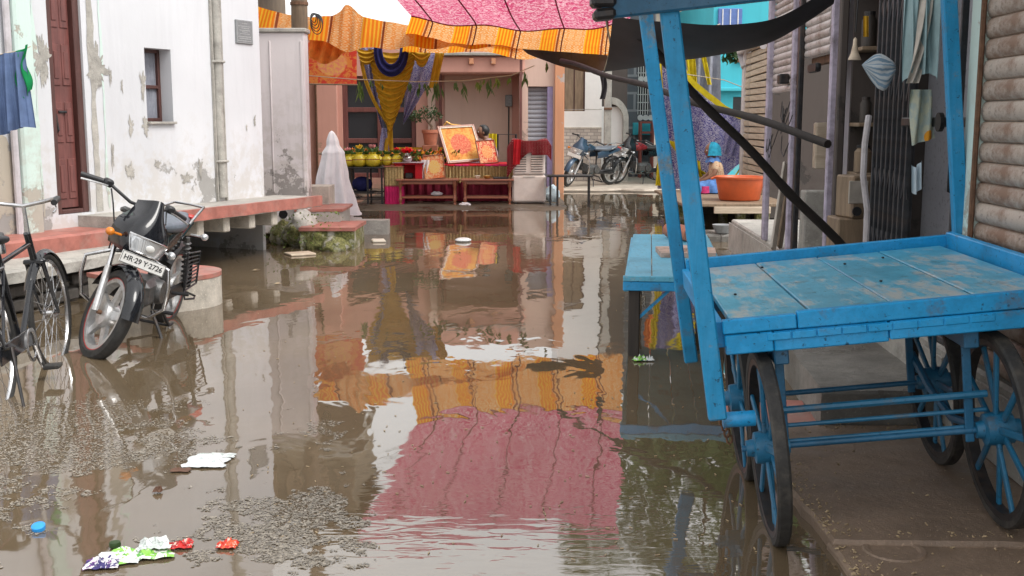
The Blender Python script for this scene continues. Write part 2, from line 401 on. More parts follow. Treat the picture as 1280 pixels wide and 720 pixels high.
    A['plate_white'] = plain('plate_white', (.74, .74, .72), .35, var=.06, dirt=(.4, .35, .3), dirtamt=.3, scale=60, bump=.0)
    A['ink'] = plain('ink', (.01, .01, .012), .5, bump=0); A['plastic_white'] = plain('cooler_white', (.70, .64, .60), .4, var=.08, dirt=(.5, .42, .36), dirtamt=.4, bump=.05)
    A['plaque'] = plain('plaque_grey', (.22, .23, .235), .5, var=.2, scale=30)
    A['plaque_ink'] = plain('plaque_ink', (.42, .43, .43), .5, bump=0)
    A['brass'] = plain('brass', (.55, .36, .11), .3, .9, var=.2); A['steel_pot'] = plain('steel_pot', (.6, .58, .56), .18, .95, bump=.02)
    A['gold'] = plain('gilt', (.62, .34, .09), .35, .5, var=.2, scale=40)
    A['terracotta'] = plain('terracotta', (.42, .15, .085), .65, var=.2); A['basin'] = plain('basin_plastic', (.56, .105, .03), .38, var=.12, scale=8, bump=.03, dirt=(.35, .09, .04))
    A['bucket'] = plain('bucket_plastic', (.62, .60, .55), .4, bump=.03); A['bucket_blue'] = plain('bucket_blue', (.1, .17, .42), .4, bump=.03)
    A['pipe_white'] = plain('pipe_white', (.55, .52, .54), .45, dirt=(.3, .27, .25)); A['cable'] = plain('cable', (.02, .02, .022), .6, bump=0); A['rope'] = plain('rope', (.42, .36, .27), .8)
    m = MT('glass_dark', (.03, .03, .034), .06); m.rough(m.step(m.noise(9, 5), .2, 3.)); A['glass'] = m.m
    m = MT('lens', (.6, .62, .64), .05, .55); m.bump(m.wave(60), .4, .004); A['lens'] = m.m
    # shutters
    def shut(name, col, rust, lo=.47):
        m = MT(name, col, .55, .25); n1 = m.noise(5, 9, .75, m.co('Object', (1, 1, 1.6))); n2 = m.noise(30, 5, .7); rn = m.n('ShaderNodeObjectInfo').outputs['Random']
        c_ = m.mix(m.step(m.math('ADD', n1, m.math('MULTIPLY', rn, .14)), lo, lo+.2), col, rust); c_ = m.mix(m.step(n2, .55, .75), c_, tuple(k*.4 for k in rust))
        m.base(c_); m.bump(n2, .25, .004); A[name] = m.m
    shut('shutter_rusty', (.50, .43, .37), (.26, .165, .115)); shut('shutter_grey', (.40, .40, .44), (.30, .28, .28), .6); shut('slat_pale', (.52, .47, .45), (.27, .2, .17), .52)
    # greenery
    for nm, c0, c1 in (('leaf', (.035, .085, .016), (.10, .17, .035)), ('leaf_bright', (.09, .17, .02), (.19, .26, .05)), ('leaf_dark', (.02, .05, .014), (.055, .10, .03))):
        m = MT(nm, c1, .5); m.base(m.mix(m.noise(3.3, 4), c0, c1)); m.cloth(.25); A[nm] = m.m
    A['gourd'] = plain('yellow_pot', (.52, .39, .025), .28, var=.2, scale=9, bump=.03, dirt=(.25, .30, .02))
    A['fl_red'] = plain('red_petal', (.75, .012, .02), .5, bump=0); A['fl_orange'] = plain('orange_petal', (.72, .22, .02), .6, bump=0); A['fl_yellow'] = plain('yellow_petal', (.72, .46, .03), .6, bump=0); A['fl_pink'] = plain('pink_petal', (.72, .30, .30), .6, bump=0)
    # skin and hair
    m = MT('skin', (.22, .105, .06), .5); m.base(m.mix(m.noise(25, 4), (.19, .09, .05), (.25, .125, .075))); A['skin'] = m.m
    A['hair'] = plain('hair', (.008, .007, .007), .45, scale=60, bump=.4)
    # cloths
    def fab(name, col, var=.18, k=.15, scale=10, rough=.85, weave=120):
        m = MT(name, col, rough, 0, .2); n1 = m.noise(scale, 5, .6)
        m.base(m.ramp(n1, [(.3, tuple(q*(1-var) for q in col)), (.7, tuple(min(1, q*(1+var)) for q in col))])); m.bump(m.noise(weave, 2), .15, .003); m.cloth(k) if k else 0; A[name] = m.m
    fab('cl_blue', (.13, .19, .34)); fab('cl_green', (.01, .22, .07)); fab('cl_white', (.80, .77, .80), .06, .12); fab('cl_red', (.5, .02, .03)); fab('cl_magenta', (.62, .03, .16)); fab('cl_maroon', (.20, .016, .035), .25, .05)
    fab('cl_navy', (.02, .022, .10), .3, .1); fab('cl_yellow', (.58, .46, .02)); fab('cl_gold', (.47, .27, .02), .22, .2, 14, .55); fab('cl_grey', (.30, .31, .36)); fab('cl_paleblue', (.50, .60, .66), .12); fab('cl_beige', (.55, .5, .44)); fab('cl_turq', (.03, .30, .45), .3, .1, 25); fab('cl_skyblue', (.10, .22, .5), .3, .1, 18); fab('cl_straw', (.44, .33, .16), .35, .1, 30); fab('cl_mauve', (.42, .32, .36), .15, .1)
    fab('cl_teal', (.32, .45, .47), .15); fab('cl_pinkskirt', (.45, .04, .14), .3, .1, 20)
    fab('tarp', (.035, .030, .032), .25, .04, 6, .55, 300)
    # printed canopy cloths, drawn in the weave's own coordinates
    def uvc(m, su, sv):
        return m.co('UV', (su, sv, 1))
    m = MT('canopy_orange', (.8, .3, .05), .8, 0, .2); uv = m.co('UV'); x = m.sep(uv)[0]
    bandf = m.math('FRACT', m.math('MULTIPLY', x, 5.0)); stripe = m.math('LESS_THAN', bandf, .36)
    fine = m.math('LESS_THAN', m.math('FRACT', m.math('MULTIPLY', x, 70.)), .45)
    sc = m.vor(1, m.co('UV', (30, 14, 1)), rand=.25)
    scal = m.math('GREATER_THAN', m.math('FRACT', m.math('MULTIPLY', sc, 2.6)), .62)
    motif = m.mix(scal, (.78, .30, .07), (.80, .58, .33))
    st = m.mix(fine, (.80, .20, .01), (.85, .44, .03))
    edge = m.math('LESS_THAN', m.math('ABSOLUTE', m.math('SUBTRACT', bandf, .40)), .022)
    c_ = m.mix(stripe, motif, st); c_ = m.mix(edge, c_, (.22, .05, .02)); m.base(m.mix(m.step(m.noise(3, 4), .4, .75), c_, m.mix(.25, c_, (.45, .12, .02)))); m.cloth(.55); A['canopy_orange'] = m.m
    m = MT('canopy_pink', (.7, .1, .25), .8, 0, .2); v1 = m.vor(1, m.co('UV', (26, 44, 1)), rand=.8); n1 = m.noise(1, 3, .6, m.co('UV', (60, 90, 1)), 1.5)
    c_ = m.mix(m.step(n1, .50, .54), (.60, .06, .17), (.78, .50, .55)); c_ = m.mix(m.math('LESS_THAN', v1, .22), c_, (.50, .02, .09)); m.base(c_); m.cloth(.55); A['canopy_pink'] = m.m
    m = MT('paisley_purple', (.2, .18, .4), .7, 0, .3); v1 = m.noise(1, 3, .65, m.co('UV', (46, 70, 1)), 2.5); v2 = m.vor(1, m.co('UV', (30, 44, 1)))
    c_ = m.mix(m.step(v1, .49, .53), (.045, .035, .22), (.52, .50, .60)); c_ = m.mix(m.math('LESS_THAN', v2, .2), c_, (.05, .03, .28)); m.base(c_); m.cloth(.1); A['paisley'] = m.m
    m = MT('red_check', (.3, .02, .03), .8, 0, .2); a = m.wave(9, m.co('UV')); b = m.wave(7, m.co('UV'), band='Y')
    m.base(m.mix(m.step(m.math('MULTIPLY', a, b), .86, .9), (.17, .010, .016), (.66, .50, .46))); m.cloth(.1); A['red_check'] = m.m
    m = MT('flower_print', (.6, .55, .4), .8, 0, .2); v1 = m.vor(9); v2 = m.noise(20)
    m.base(m.mix(m.math('LESS_THAN', v1, .3), m.mix(m.step(v2, .45, .6), (.52, .54, .42), (.38, .46, .44)), (.75, .32, .03))); m.cloth(.1); A['flower_print'] = m.m
    m = MT('blouse_print', (.5, .4, .3), .8, 0, .2); v1 = m.vor(45); v2 = m.noise(40)
    m.base(m.mix(m.math('LESS_THAN', v1, .32), (.60, .45, .30), m.mix(m.step(v2, .4, .6), (.62, .20, .08), (.35, .12, .10)))); A['blouse'] = m.m
    # devotional print stand-ins: soft blots only
    def pict(name, bgc, c1, c2, c3, s=7):
        m = MT(name, bgc, .7, 0, .15); uv = m.co('UV'); gx = m.n('ShaderNodeVectorMath', {0: uv, 1: (.5, .5, 0)}, operation='DISTANCE').outputs['Value']
        n1 = m.noise(s, 6, .7, uv, 1.2); n2 = m.noise(s*3, 4, .7, uv)
        c_ = m.mix(m.step(n1, .46, .52), bgc, c1); c_ = m.mix(m.step(m.math('ADD', gx, m.math('MULTIPLY', n1, .1)), .36, .33), c_, m.mix(m.step(n2, .42, .6), c2, c3)); m.base(c_); A[name] = m.m
    pict('print_big', (.58, .20, .05), (.66, .34, .09), (.52, .08, .05), (.62, .24, .13)); pict('print_small', (.68, .44, .24), (.62, .16, .06), (.70, .40, .08), (.66, .5, .25)); pict('print_third', (.66, .40, .22), (.55, .06, .04), (.62, .16, .05), (.7, .45, .2))
    pict('print_banner', (.66, .24, .06), (.60, .06, .04), (.72, .42, .12), (.70, .22, .16), 5)
    # dado of small cut stones; bare brick
    def brickm(name, c1, c2, mo, s, bw=.5, rh=.25):
        m = MT(name, c1, .7); b = m.n('ShaderNodeTexBrick', {'Vector': m.co('Object', None, (PI/2, 0, 0)), 'Color1': c1, 'Color2': c2, 'Mortar': mo, 'Scale': s, 'Mortar Size': .03, 'Bias': 0.}, offset=.5); b.inputs['Brick Width'].default_value = bw; b.inputs['Row Height'].default_value = rh
        m.base(b.outputs[0]); m.bump(b.outputs[1], -.5, .01); A[name] = m.m
    brickm('dado_stone', (.58, .52, .46), (.40, .35, .31), (.3, .27, .25), 3.2); brickm('grey_blocks', (.14, .145, .16), (.11, .115, .13), (.3, .3, .31), 1., 1., .42)
    A['tile_white'] = plain('white_tile', (.78, .77, .75), .3, var=.03, bump=0)
    A['scum'] = plain('scum_fleck', (.25, .22, .18), .7, var=.7, scale=60, bump=0); A['wrap_white'] = plain('wrapper_white', (.75, .77, .76), .35, var=.12, scale=40); A['wrap_green'] = plain('wrapper_green', (.30, .58, .12), .3, var=.3, scale=25); A['wrap_red'] = plain('wrapper_red', (.62, .03, .02), .3, var=.3, scale=25); A['wrap_orange'] = plain('wrapper_orange', (.75, .12, .03), .3, var=.3); A['wrap_navy'] = plain('wrapper_navy', (.035, .03, .12), .3); A['wrap_blue'] = plain('wrapper_blue', (.02, .30, .75), .35); A['wrap_clear'] = plain('wrapper_clear', (.55, .58, .55), .2, var=.25, scale=40); A['wrap_brown'] = plain('scrap_brown', (.12, .055, .03), .6)
    A['leaf_litter'] = plain('leaf_litter', (.33, .25, .15), .7, var=.4)
    A['pale_foam'] = plain('foam_pale', (.62, .57, .47), .6)
build_materials()
_m = MT('striped_cloth', (.6, .66, .7), .85, 0, .2); _m.base(_m.mix(_m.step(_m.wave(6, _m.co('UV'), 1.5), .55, .65), (.62, .67, .70), (.26, .38, .50))); _m.cloth(.1); MA['striped_cloth'] = _m.m
def wrapm(name, cols, s=30, rough=.22):
    m = MT(name, cols[0], rough); n1 = m.noise(s, 3, .5, None, 1.); n2 = m.noise(s*1.7, 2, .5); n3 = m.vor(s*3)
    c_ = m.mix(m.step(n1, .52, .54), cols[0], cols[1]); c_ = m.mix(m.step(n2, .58, .6), c_, cols[2]); m.base(c_); m.bump(n3, .5, .006); MA[name] = m.m
wrapm('wrap_white', [(.74, .76, .75), (.66, .70, .70), (.55, .6, .6)]); wrapm('wrap_green', [(.25, .55, .08), (.70, .74, .66), (.10, .34, .06)]); wrapm('wrap_red', [(.58, .02, .015), (.35, .01, .01), (.72, .5, .42)]); wrapm('wrap_orange', [(.72, .10, .03), (.6, .03, .02), (.75, .55, .45)], 45); wrapm('wrap_navy', [(.03, .02, .13), (.66, .64, .66), (.16, .05, .22)]); wrapm('wrap_clear', [(.52, .56, .54), (.72, .75, .74), (.40, .45, .42)], 22)
# ================================================================ ground and standing water
def axis(lo, hi, a, b, st):
    l = []; x = a
    while x <= b+1e-6: l.append(x); x += st
    return lo+l+hi
def sm(x, a, b):
    t = max(0, min(1, (x-a)/(b-a))); return t*t*(3-2*t)
def ground_z(x, y):
    n = wob(x, y, 0, .8)*.5+wob(x, y, 3, 2.3)*.3+wob(x, y, 7, 6)*.12
    z = -.075
    far = sm(y, 20.8, 23.2)
    z += far*.105
    shr = sm(x, -3.2, -2.4)*(1-sm(x, .7, 1.3))*sm(y, 16.9, 18.6)
    z = max(z, -.075+shr*.108)
    lft = (1-sm(x, -3.2, -2.6))*sm(y, 13.0, 13.6); z = max(z, -.075+lft*.2)
    edge = sm(abs(x), 9, 14); bk = sm(-y, 8, 14)
    z += max(edge, bk)*.2
    return z+n*(.035 if y < 16 else .022)
def ground():
    xs = axis([-700, -200, -60, -25, -14, -10], [10, 14, 25, 60, 200, 700], -7, 7, .14)
    ys = axis([-700, -200, -60, -20, -12, -8, -4], [30, 40, 80, 250, 900], 0, 27, .14)
    b = B(); nx = len(xs)
    vs_ = [(x, y, ground_z(x, y)) for y in ys for x in xs]
    fs = [(j*nx+i, j*nx+i+1, (j+1)*nx+i+1, (j+1)*nx+i) for j in range(len(ys)-1) for i in range(nx-1)]
    b.add(vs_, fs); b.build('ground', MA['mud'], smooth=True, ang=180, kind='structure')
    b = B(); b.add([(-9, -8, 0), (9, -8, 0), (9, 26, 0), (-9, 26, 0)], [(0, 1, 2, 3)])
    b.build('water', MA['water'], kind='structure')
ground()
def pavement():
    b = B(); n = 40; vs_ = []
    for i in range(n+1):
        x = .75+6.*i/n; vs_ += [(x, 22.75+.25*wob(x*1.6, 0, 3)+.1*wob(x*6, 0, 5), -.05), (x, 22.85+.25*wob(x*1.6, 0, 3)+.1*wob(x*6, 0, 5), .055), (x, 33, .075)]
    b.add(vs_, [f for i in range(n) for f in ((3*i, 3*i+3, 3*i+4, 3*i+1), (3*i+1, 3*i+4, 3*i+5, 3*i+2))]); b.build('pavement', MA['beige_paving'], kind='structure')
MA['beige_paving'] = plain('beige_paving', (.46, .40, .33), .7, var=.25, scale=4, dirt=(.28, .23, .18), bump=.3)
pavement()

# ================================================================ white house on the left
WL = Frame((-2.78, 12.5), (-.41, -.912))
def white_house():
    dR, _ = WL.hit(108, 150); dL, _ = WL.hit(66, 150)
    w0, zt = WL.hit(213, 62); w1, _ = WL.hit(180, 62); _, zb = WL.hit(196, 152)
    zs = .62; dtop = 2.75
    t = thing('white_house', 'whitewashed house with peeling paint, brown carved door and one small window', 'house', WL(2.5, 1, 0))
    fb = facade(WL, 0, 7.5, -.3, 6.2, [(dR, dL, zs, dtop, .22), (w0, w1, zb, zt, .2), (.05, 2.7, -.3, .5, 1.6)], D=4)
    fb.build('wall', MA['whitewash'], t)
    # worn plaster strip beside the door (its own coat, slightly proud) and mint lines of old paint
    M = WL.M()
    def strip(s, wd, z0, z1, amp, mat, nm, proud, seed):
        b = B(); n = 40; vs_ = []; fs = []
        for i in range(n+1):
            z = z0+(z1-z0)*i/n; a = wob(seed, z*2.2, 0)*amp+wob(seed, z*9, 4)*amp*.5; c_ = wob(seed+9, z*2.6, 0)*amp+wob(seed+5, z*11, 4)*amp*.5
            ww = wd*max(.12, .75+wob(seed+3, z*1.7, 1)*.9)
            vs_ += [WL(s-ww/2+a, -proud, z), WL(s+ww/2+c_, -proud, z)]
        for i in range(n): fs.append((2*i, 2*i+1, 2*i+3, 2*i+2))
        b.add(vs_, fs); b.build(nm, mat, t)
    strip(dR-.10, .10, .62, 3.0, .03, MA['concrete'], 'bare_plaster', .004, 1)
    strip(dR-.22, .03, .64, 3.1, .02, MA['mint_plaster'], 'old_paint_line', .004, 2)
    strip(dL+.16, .035, .62, 3.1, .025, MA['mint_plaster'], 'old_paint_line', .004, 3)
    def blot(px, py, w_, h, seed, mat='concrete', nm='bare_plaster'):
        s, z = WL.hit(px, py); b = B(); n = 90; vs_ = [WL(s, -.006, z)]
        for i in range(n):
            g = 2*PI*i/n; k = .72+.75*wob(cos(g)*1.5+seed, sin(g)*1.5, seed)+.42*wob(cos(g)*4, sin(g)*4, seed)+.30*wob(cos(g)*9, sin(g)*9, seed)+.2*wob(cos(g)*21, sin(g)*21, seed)
            vs_.append(WL(s+cos(g)*w_*k, -.005, z+sin(g)*h*k))
        b.add(vs_, [(0, i+1, (i+1) % n+1) for i in range(n)]); b.build(nm, MA[mat], t)
    blot(120, 85, .13, .20, 1); blot(53, 72, .11, .24, 2); blot(178, 105, .05, .17, 3); blot(163, 158, .05, .09, 4); blot(182, 158, .06, .08, 5)
    for i, (px, py, a, c_) in enumerate([(137, 95, .02, .10), (152, 108, .02, .07), (318, 152, .03, .07), (308, 160, .015, .05), (196, 205, .05, .05), (233, 222, .10, .06), (164, 215, .06, .1), (250, 210, .04, .12), (140, 195, .02, .16)]): blot(px, py, a, c_, 11+i, 'concrete')
    # door: frame, leaf with carved panels, bolt
    fr = B(); dw = dL-dR
    fr.box((dR+.035, .10, (zs+dtop)/2), (.07, .16, dtop-zs), ch=.008, M=M); fr.box((dL-.035, .10, (zs+dtop)/2), (.07, .16, dtop-zs), ch=.008, M=M); fr.box(((dR+dL)/2, .10, dtop-.04), (dw-.14, .16, .08), ch=.008, M=M); fr.box(((dR+dL)/2, .10, zs+.02), (dw-.14, .16, .04), ch=.008, M=M)
    door = B().box(((dR+dL)/2, .095, (zs+dtop)/2), (dw-.145, .04, dtop-zs-.1), ch=.004, M=M).build('door', MA['door_wood'], t)
    fr.build('door_frame', MA['frame_wood'], t)
    lw = (dw-.145)
    for k in range(4):
        z0 = zs+.12+k*.50; 
        for sx in (-1, 1):
            cx = (dR+dL)/2+sx*lw*.235
            p = B(); p.box((cx, .072, z0+.19), (lw*.36, .014, .36), ch=.006, M=M); p.box((cx, .063, z0+.19), (lw*.22, .012, .24), ch=.005, M=M)
            p.build('panel', MA['door_wood'], door)
    b = B(); b.tube([WL(dR+.18, .055, 1.52), WL(dL-.12, .055, 1.52)], .012, 8); b.tube([WL(dR+.3, .05, 1.5), WL(dR+.3, .03, 1.36), WL(dR+.3, .05, 1.34)], .01, 6); b.box((dR+.34, .05, 1.43), (.05, .03, .06), ch=.006, M=M)
    b.build('bolt', MA['iron'], door)
    # window
    win = B(); fw = .035
    for a, c_, e, g in ((w0, w0+fw, zb, zt), (w1-fw, w1, zb, zt)): win.box(((a+c_)/2, .165, (e+g)/2), (c_-a, .05, g-e), ch=.004, M=M)
    for z in (zb+fw/2, zt-fw/2, zb+(zt-zb)*.48): win.box(((w0+w1)/2, .165, z), (w1-w0-2*fw, .05, fw), ch=.004, M=M)
    wo_ = win.build('window', MA['frame_wood'], t)
    for z0, z1 in ((zb+fw, zb+(zt-zb)*.48-fw/2), (zb+(zt-zb)*.48+fw/2, zt-fw)):
        B().box(((w0+w1)/2, .18, (z0+z1)/2), (w1-w0-2*fw, .006, z1-z0), M=M).build('pane', MA['glass'], wo_)
        cu = B().grid(lambda u, v: WL(w0+fw+(w1-w0-2*fw)*u, .172+.004*sin(u*40), z0+(z1-z0)*v), 40, 2)
        cu.build('curtain', MA['cl_grey'], wo_, smooth=True)
    B().box(((w0+w1)/2, .06, zb-.012), (w1-w0+.02, .2, .024), ch=.004, M=M).build('sill', MA['concrete'], wo_)
    # cased down-pipe in the wall
    sp, _ = WL.hit(271, 100); b = B()
    for dx in (-.075, .075): b.box((sp+dx, -.012, 3.4), (.03, .03, 5.6), ch=.008, M=M)
    b.tube([WL(sp+.02*wob(0, z, 0), -.015, z) for z in [.64+.2*i for i in range(28)]], .052, 10)
    dp = b.build('pipe_casing', MA['concrete'], t, smooth=True)
    for z in (1.02, 2.05, 3.1): B().tube([WL(sp-.09, -.02, z), WL(sp-.04, -.075, z), WL(sp+.04, -.075, z), WL(sp+.09, -.02, z)], .013, 6).build('pipe_clip', MA['concrete'], dp)
    # plaque
    s0, zt_ = WL.hit(293, 24); s1, zb_ = WL.hit(315, 56)
    pl = B().box(((s0+s1)/2, -.008, (zt_+zb_)/2), (abs(s0-s1), .02, zt_-zb_), ch=.004, M=M).build('plaque', MA['plaque'], t)
    b = B(); H = zt_-zb_; W_ = abs(s0-s1)
    for k, (fw_, z) in enumerate([(.3, .86), (.7, .74), (.5, .66), (.62, .57), (.3, .5), (.55, .42), (.72, .3), (.66, .22), (.74, .12)]):
        x = (s0+s1)/2-W_*fw_/2
        while x < (s0+s1)/2+W_*fw_/2:
            l = rnd.uniform(.008, .02); b.box((x+l/2, -.0195, zb_+H*z), (l, .002, H*.035), M=M); x += l+.006
    for sx in (-1, 1): b.box(((s0+s1)/2+sx*W_*.45, -.0195, (zt_+zb_)/2), (.004, .002, H*.92), M=M)
    for sz in (-1, 1): b.box(((s0+s1)/2, -.0195, (zt_+zb_)/2+sz*H*.46), (W_*.9, .002, .004), M=M)
    b.build('engraved_lines', MA['plaque_ink'], pl)
    # mint pilaster at the near end and the bare plaster bay beyond it
    a0, _ = WL.hit(40, 200); a1, _ = WL.hit(18, 200)
    B().box(((a0+a1)/2, -.05, 2.9), (a1-a0, .12, 6.2), ch=.02, M=M).build('pilaster', MA['mint_plaster'], t)
    b = B(); vs_ = []; n = 30; z1 = 1.42
    for i in range(n+1): 
        s = a1+2.2*i/n; vs_ += [WL(s, -.006, -.2), WL(s, -.006, z1+.12*wob(s*3, 0, 0)+.1*wob(s*9, 0, 0)-.25*math.exp(-i*.8))]
    b.add(vs_, [(2*i, 2*i+2, 2*i+3, 2*i+1) for i in range(n)]); b.build('bare_bay', MA['beige_plaster'], t)
    px_ = [WL(a1+.03, -.05, z) for z in (0, .8, 1.6, 2.6, 4, 6)]
    B().tube(px_, .03, 8).build('drain_pipe', MA['pipe_white'], t, smooth=True)
white_house()
E1=None
def left_plinths():
    M = WL.M()
    # cantilevered ledge with red edge and bracket ends
    t = thing('stone_ledge', 'long stone ledge with red painted edge on short brackets along white wall', 'ledge', WL(1.2, -.3, 0))
    top = B(); n = 30; pts = []
    def fe(s): return -.60-.03*wob(s*3, 0, 0)
    vs_ = []; 
    for i in range(n+1):
        s = -.25+3.0*i/n
        vs_ += [WL(s, .05, .60), WL(s, fe(s), .605), WL(s, fe(s), .495-.012*abs(wob(s*9, 2, 0))), WL(s, .05, .5)]
    fs = []
    for i in range(n):
        for k in range(4): a = 4*i+k; b_ = 4*i+(k+1) % 4; fs.append((a, b_, b_+4, a+4))
    fs += [(0, 3, 2, 1), (4*n, 4*n+1, 4*n+2, 4*n+3)]
    top.add(vs_, fs); top.build('slab', MA['concrete'], t)
    ed = B(); vs_ = []
    for i in range(n+1):
        s = -.253+3.006*i/n; j = .008*wob(s*11, 5, 0)
        vs_ += [WL(s, fe(s)+.05+j*2, .612), WL(s, fe(s)-.012, .612), WL(s, fe(s)-.012, .500+j), WL(s, fe(s)+.05, .500+j)]
    ed.add(vs_, fs); ed.build('painted_edge', MA['red'], t)
    for px in (250, 283, 315, 343):
        # bracket spots found on the ledge's front line
        F2 = Frame(WL(0, -.52, 0), (-.41, -.912)); s, _ = F2.hit(px, 275)
        B().box((s, -.22, .42), (.10, .62, .155), ch=.012, M=M).build('bracket', MA['pale_stone'], t)
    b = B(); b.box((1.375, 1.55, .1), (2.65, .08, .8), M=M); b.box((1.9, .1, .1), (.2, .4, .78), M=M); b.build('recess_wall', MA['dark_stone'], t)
    # door platform: red step over a grey slab on rough masonry
    t = thing('door_platform', 'grey slab platform with worn red step below the brown door', 'platform', WL(3.6, -.3, 0))
    def slab(s0, s1, d, z0, z1, mat, nm, amp, seed, n=26):
        b = B(); vs_ = []; dd = (lambda s: d) if not callable(d) else d
        for i in range(n+1):
            s = s0+(s1-s0)*i/n; e = dd(s)-amp*wob(s*4, seed, 0)-amp*.6*wob(s*13, seed, 4)
            vs_ += [WL(s, .04, z1), WL(s, e+.02, z1), WL(s, e, z1-.02), WL(s, e+amp*wob(s*7, 9, seed), z0), WL(s, .04, z0)]
        f = []
        for i in range(n):
            for k in range(5): a = 5*i+k; b_ = 5*i+(k+1) % 5; f.append((a, b_, b_+5, a+5))
        f += [(0, 4, 3, 2, 1), tuple(5*n+k for k in range(5))]
        b.add(vs_, f); b.build(nm, mat, t)
    slab(2.76, 6.5, -.46, .36, .50, MA['red'], 'step', .02, 1)
    s_a = 2.78
    slab(s_a, 6.5, lambda s: -.80-.13*(s-s_a), .26, .36, MA['concrete'], 'slab', .03, 2)
    slab(s_a+.1, 6.5, lambda s: -.62-.12*(s-s_a), -.25, .262, MA['dark_stone'], 'foundation', .03, 3)
    for i in range(16):
        s = 3.0+i*.21+rnd.uniform(-.03, .03)
        for r_ in range(2):
            B().box((s+.1*r_, -.62-.12*(s-s_a)-.03, .06+.11*r_), (.19, .09, .09), (0, 0, rnd.uniform(-.05, .05)), ch=.012, M=M).build('stone', MA['dark_stone'], t)
    b = B(); o = WL(4.35, -.42, .5); b.box((4.62, -.36, .60), (.16, .12, .2), ch=.01, M=M); b.build('post_stub', MA['mossy'], t)
    b = B(); b.tube([WL(4.3, -.62, .385), WL(4.5, -.70, .385), WL(4.62, -.8, .385)], .022, 8); b.build('pipe_stub', MA['pale_stone'], t, smooth=True)
    # rounded red step standing in the water
    t = thing('rounded_step', 'low rounded red topped step standing in brown water behind parked motorcycle', 'step', (-2.9, 8.6, 0))
    A_ = V((-3.05, 8.4)); D_ = V((-2.72, 8.75)); r = .40; dr = (D_-A_).normalized(); nr = V((-dr.y, dr.x)); poly = []
    for i in range(15):
        g = -PI/2+PI*i/14; q = D_+dr*cos(g)*r+nr*sin(g)*r; poly.append((q.x, q.y))
    q = A_+nr*r; poly.append((q.x, q.y)); q = A_-nr*r; poly.append((q.x, q.y))
    B().prism(poly, -.2, .225).build('base', MA['pale_stone'], t)
    c_ = sum((V(p) for p in poly), V((0, 0)))/len(poly)
    B().prism([tuple(c_+(V(p)-c_)*1.012) for p in poly], .229, .262).build('top', MA['red'], t)
left_plinths()

